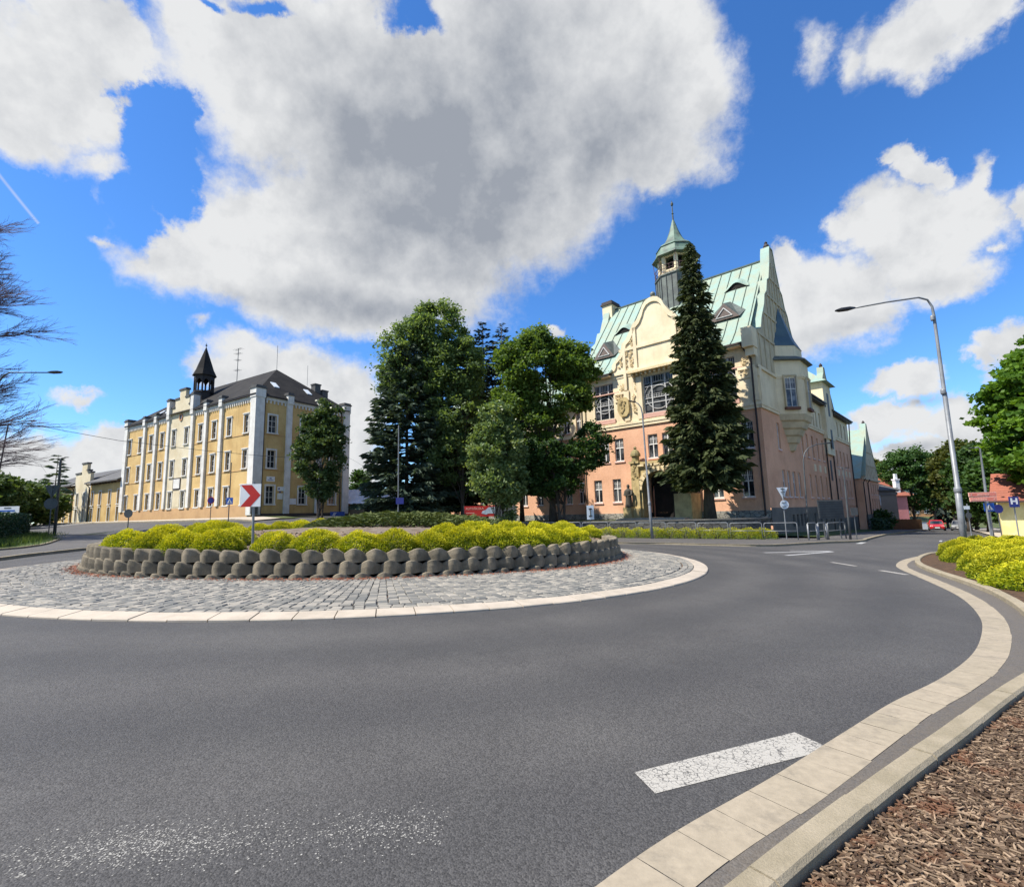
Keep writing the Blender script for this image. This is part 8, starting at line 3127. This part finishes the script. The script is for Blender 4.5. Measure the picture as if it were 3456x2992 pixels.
# low bank behind the far bend
rb2 = random.Random(3)
mb = MB(); bk_ = [(60, 112), (78, 108), (96, 112), (120, 120)]
ribbon('grass_bank', resample(bk_, 20), resample([(62, 122), (80, 120), (100, 124), (124, 132)], 20), .3, MT['grass'], dzr=2.6)

# little yellow house on the right
so_ = np.array([math.cos(R(-42.54)), math.sin(R(-42.54)), 0])     # along its end wall, to the right
HF = Frame((39.6, 41.6), so_[:2], (-0.676, -0.737))
zb = H(39.6, 41.6)
t = thing('yellow_house', 'little single storey yellow house with red tiled roof at the right edge', 'house', (39.6, 41.6, zb))
lem = M('lemon_plaster', (0.74, 0.66, 0.33), (0.62, 0.52, 0.22), .9, .9, .1, streak=.1)
orp = M('apricot_plaster', (0.72, 0.47, 0.19), (0.62, 0.39, 0.15), .9, .9, .1)
mb = MB(); mb.wall(HF, 0, 1.75, zb - .5, 2.0, [], .2); mb.quad(HF.p(0, 0, zb - .5), HF.p(0, -7, zb - .5), HF.p(0, -7, 2.0), HF.p(0, 0, 2.0))
part('wall', mb, lem, t, label='lemon yellow end of the wall')
mb = MB(); mb.wall(HF, 1.75, 14, zb - .5, 1.75, [(2.35, 3.15, .0, 1.2), (4.4, 5.3, .0, 1.2), (6.6, 7.5, .0, 1.2)], .18, .12)
part('wall', mb, orp, t, label='apricot stretch of the wall')
mb = MB(); mb.fbox(HF, 1.75, 14, -.1, .16, zb - .5, zb + .45)
part('plinth', mb, MT['ywhite'], t)
pyw = win_school(.8, 1.2, 1, 'gutterm', 'glass', True, False)
for u in (2.75, 4.85, 7.05):
    put_window(t, HF, u, .0, pyw, .12)
mb = MB()
q = [HF.p(-.5, .75, 1.75), HF.p(14.5, .75, 1.75), HF.p(14.5, -4.2, 4.1), HF.p(-.1, -4.2, 4.1)]
mb.hexa([p - np.array([0, 0, .14]) for p in q] + q)
mb.quad(HF.p(-.1, -4.2, 4.1), HF.p(14.5, -4.2, 4.1), HF.p(14.5, -9, 1.7), HF.p(-.5, -9, 1.7))
part('roof', mb, MT['redtile'], t)
mb = MB(); mb.fbox(HF, -.5, 14.5, .74, .86, 1.56, 1.68)
part('gutter', mb, MT['gutterm'], t)

# ------------------------------------------------------------------ red car coming up the street
def car(label, x, y, rz, paint, glassm):
    z = H(x, y)
    o = thing('car', label, 'car', (x, y, z), rz)
    # sections along the length (front at -y): (y, half width, belt z, roof z, roof half width)
    body = MB()
    secs = [(-2.0, .62, .42, .62), (-1.95, .74, .32, .72), (-1.6, .82, .24, .82), (-1.0, .86, .2, .92), (0, .87, .2, .95), (1.0, .87, .2, .96), (1.6, .84, .24, .96), (1.95, .74, .34, .9), (2.0, .66, .45, .8)]
    vs = []
    for y_, w, zl, zt in secs:
        for a, b2 in ((-.9, zl), (-1, zl + (zt - zl) * .35), (-.98, zl + (zt - zl) * .75), (-.86, zt), (.86, zt), (.98, zl + (zt - zl) * .75), (1, zl + (zt - zl) * .35), (.9, zl)):
            vs.append((w * a, y_, b2))
    n = len(secs)
    body.add(vs, [(i * 8 + j, i * 8 + (j + 1) % 8, (i + 1) * 8 + (j + 1) % 8, (i + 1) * 8 + j) for i in range(n - 1) for j in range(8)] + [tuple(range(7, -1, -1)), tuple((n - 1) * 8 + j for j in range(8))])
    # roof and pillars
    rv = [(-.62, -.35, 1.36), (.62, -.35, 1.36), (.6, 1.2, 1.38), (-.6, 1.2, 1.38), (-.6, -.2, 1.43), (.6, -.2, 1.43), (.57, 1.1, 1.44), (-.57, 1.1, 1.44)]
    body.hexa(rv)
    for s in (-1, 1):
        body.tube([(s * .76, -1.0, .9), (s * .62, -.33, 1.38)], .04, 5); body.tube([(s * .78, 1.75, .94), (s * .6, 1.2, 1.38)], .07, 5); body.tube([(s * .8, .35, .93), (s * .63, .35, 1.38)], .04, 5)
    b = part('body', body, paint, o, world=False, smooth=False)
    g = MB()
    g.add([(-.74, -.98, .91), (.74, -.98, .91), (.6, -.33, 1.37), (-.6, -.33, 1.37), (-.76, 1.72, .94), (.76, 1.72, .94), (.58, 1.2, 1.37), (-.58, 1.2, 1.37)], [(0, 1, 2, 3), (1, 5, 6, 2), (5, 4, 7, 6), (4, 0, 3, 7)])
    part('glass', g, glassm, o, world=False)
    for sx in (-1, 1):
        for sy in (-1.25, 1.3):
            w_ = MB(); wpts = [(sx * .74, sy, .31), (sx * .9, sy, .31)]
            w_.tube(wpts, .31, 16)
            wo_ = part('wheel', w_, MT['black'], o, world=False)
            rm = MB(); rm.tube([(sx * .9, sy, .31), (sx * .91, sy, .31)], .19, 12); part('rim', rm, MT['galv'], wo_, world=False)
        h = MB(); h.hexa([(sx * .46, -1.99, .58), (sx * .74, -1.9, .58), (sx * .74, -1.8, .58), (sx * .46, -1.85, .58), (sx * .46, -1.97, .74), (sx * .74, -1.87, .76), (sx * .74, -1.75, .76), (sx * .46, -1.8, .74)])
        part('headlight', h, MT['headlamp'], o, world=False)
        mi = MB(); mi.lathe((sx * .95, -.75, 1.0), [(.02, -.07), (.1, -.04), (.1, .05), (.02, .08)], 8); part('mirror', mi, paint, o, world=False)
    gr = MB(); gr.box(-.4, .4, -2.02, -1.98, .5, .62); gr.box(-.55, .55, -2.0, -1.94, .3, .42); part('grille', gr, MT['black'], o, world=False)
    pl_ = MB(); pl_.box(-.26, .26, -2.04, -2.01, .42, .53); part('number_plate', pl_, MT['white'], o, world=False)
    return o


MT['headlamp'] = M('headlamp', (0.85, 0.85, 0.85), (0.8, 0.8, 0.82), 5, .15, .02, spec=.8)
redp = M('red_car_paint', (0.45, 0.018, 0.02), (0.42, 0.016, 0.018), 1, .25, .03, spec=.6)
g_ = gpx(3163, 1790)
car('red car with its headlights towards the viewer driving up the street', g_[0], g_[1], math.atan2(-g_[0], g_[1]) * .95, redp, MT['glass'])
g2_ = at(3238, 1773, 72)
car('silver car mostly hidden behind the tall lamp post down the street', g2_[0], 72, R(-43), MT['galv'], MT['glass'])
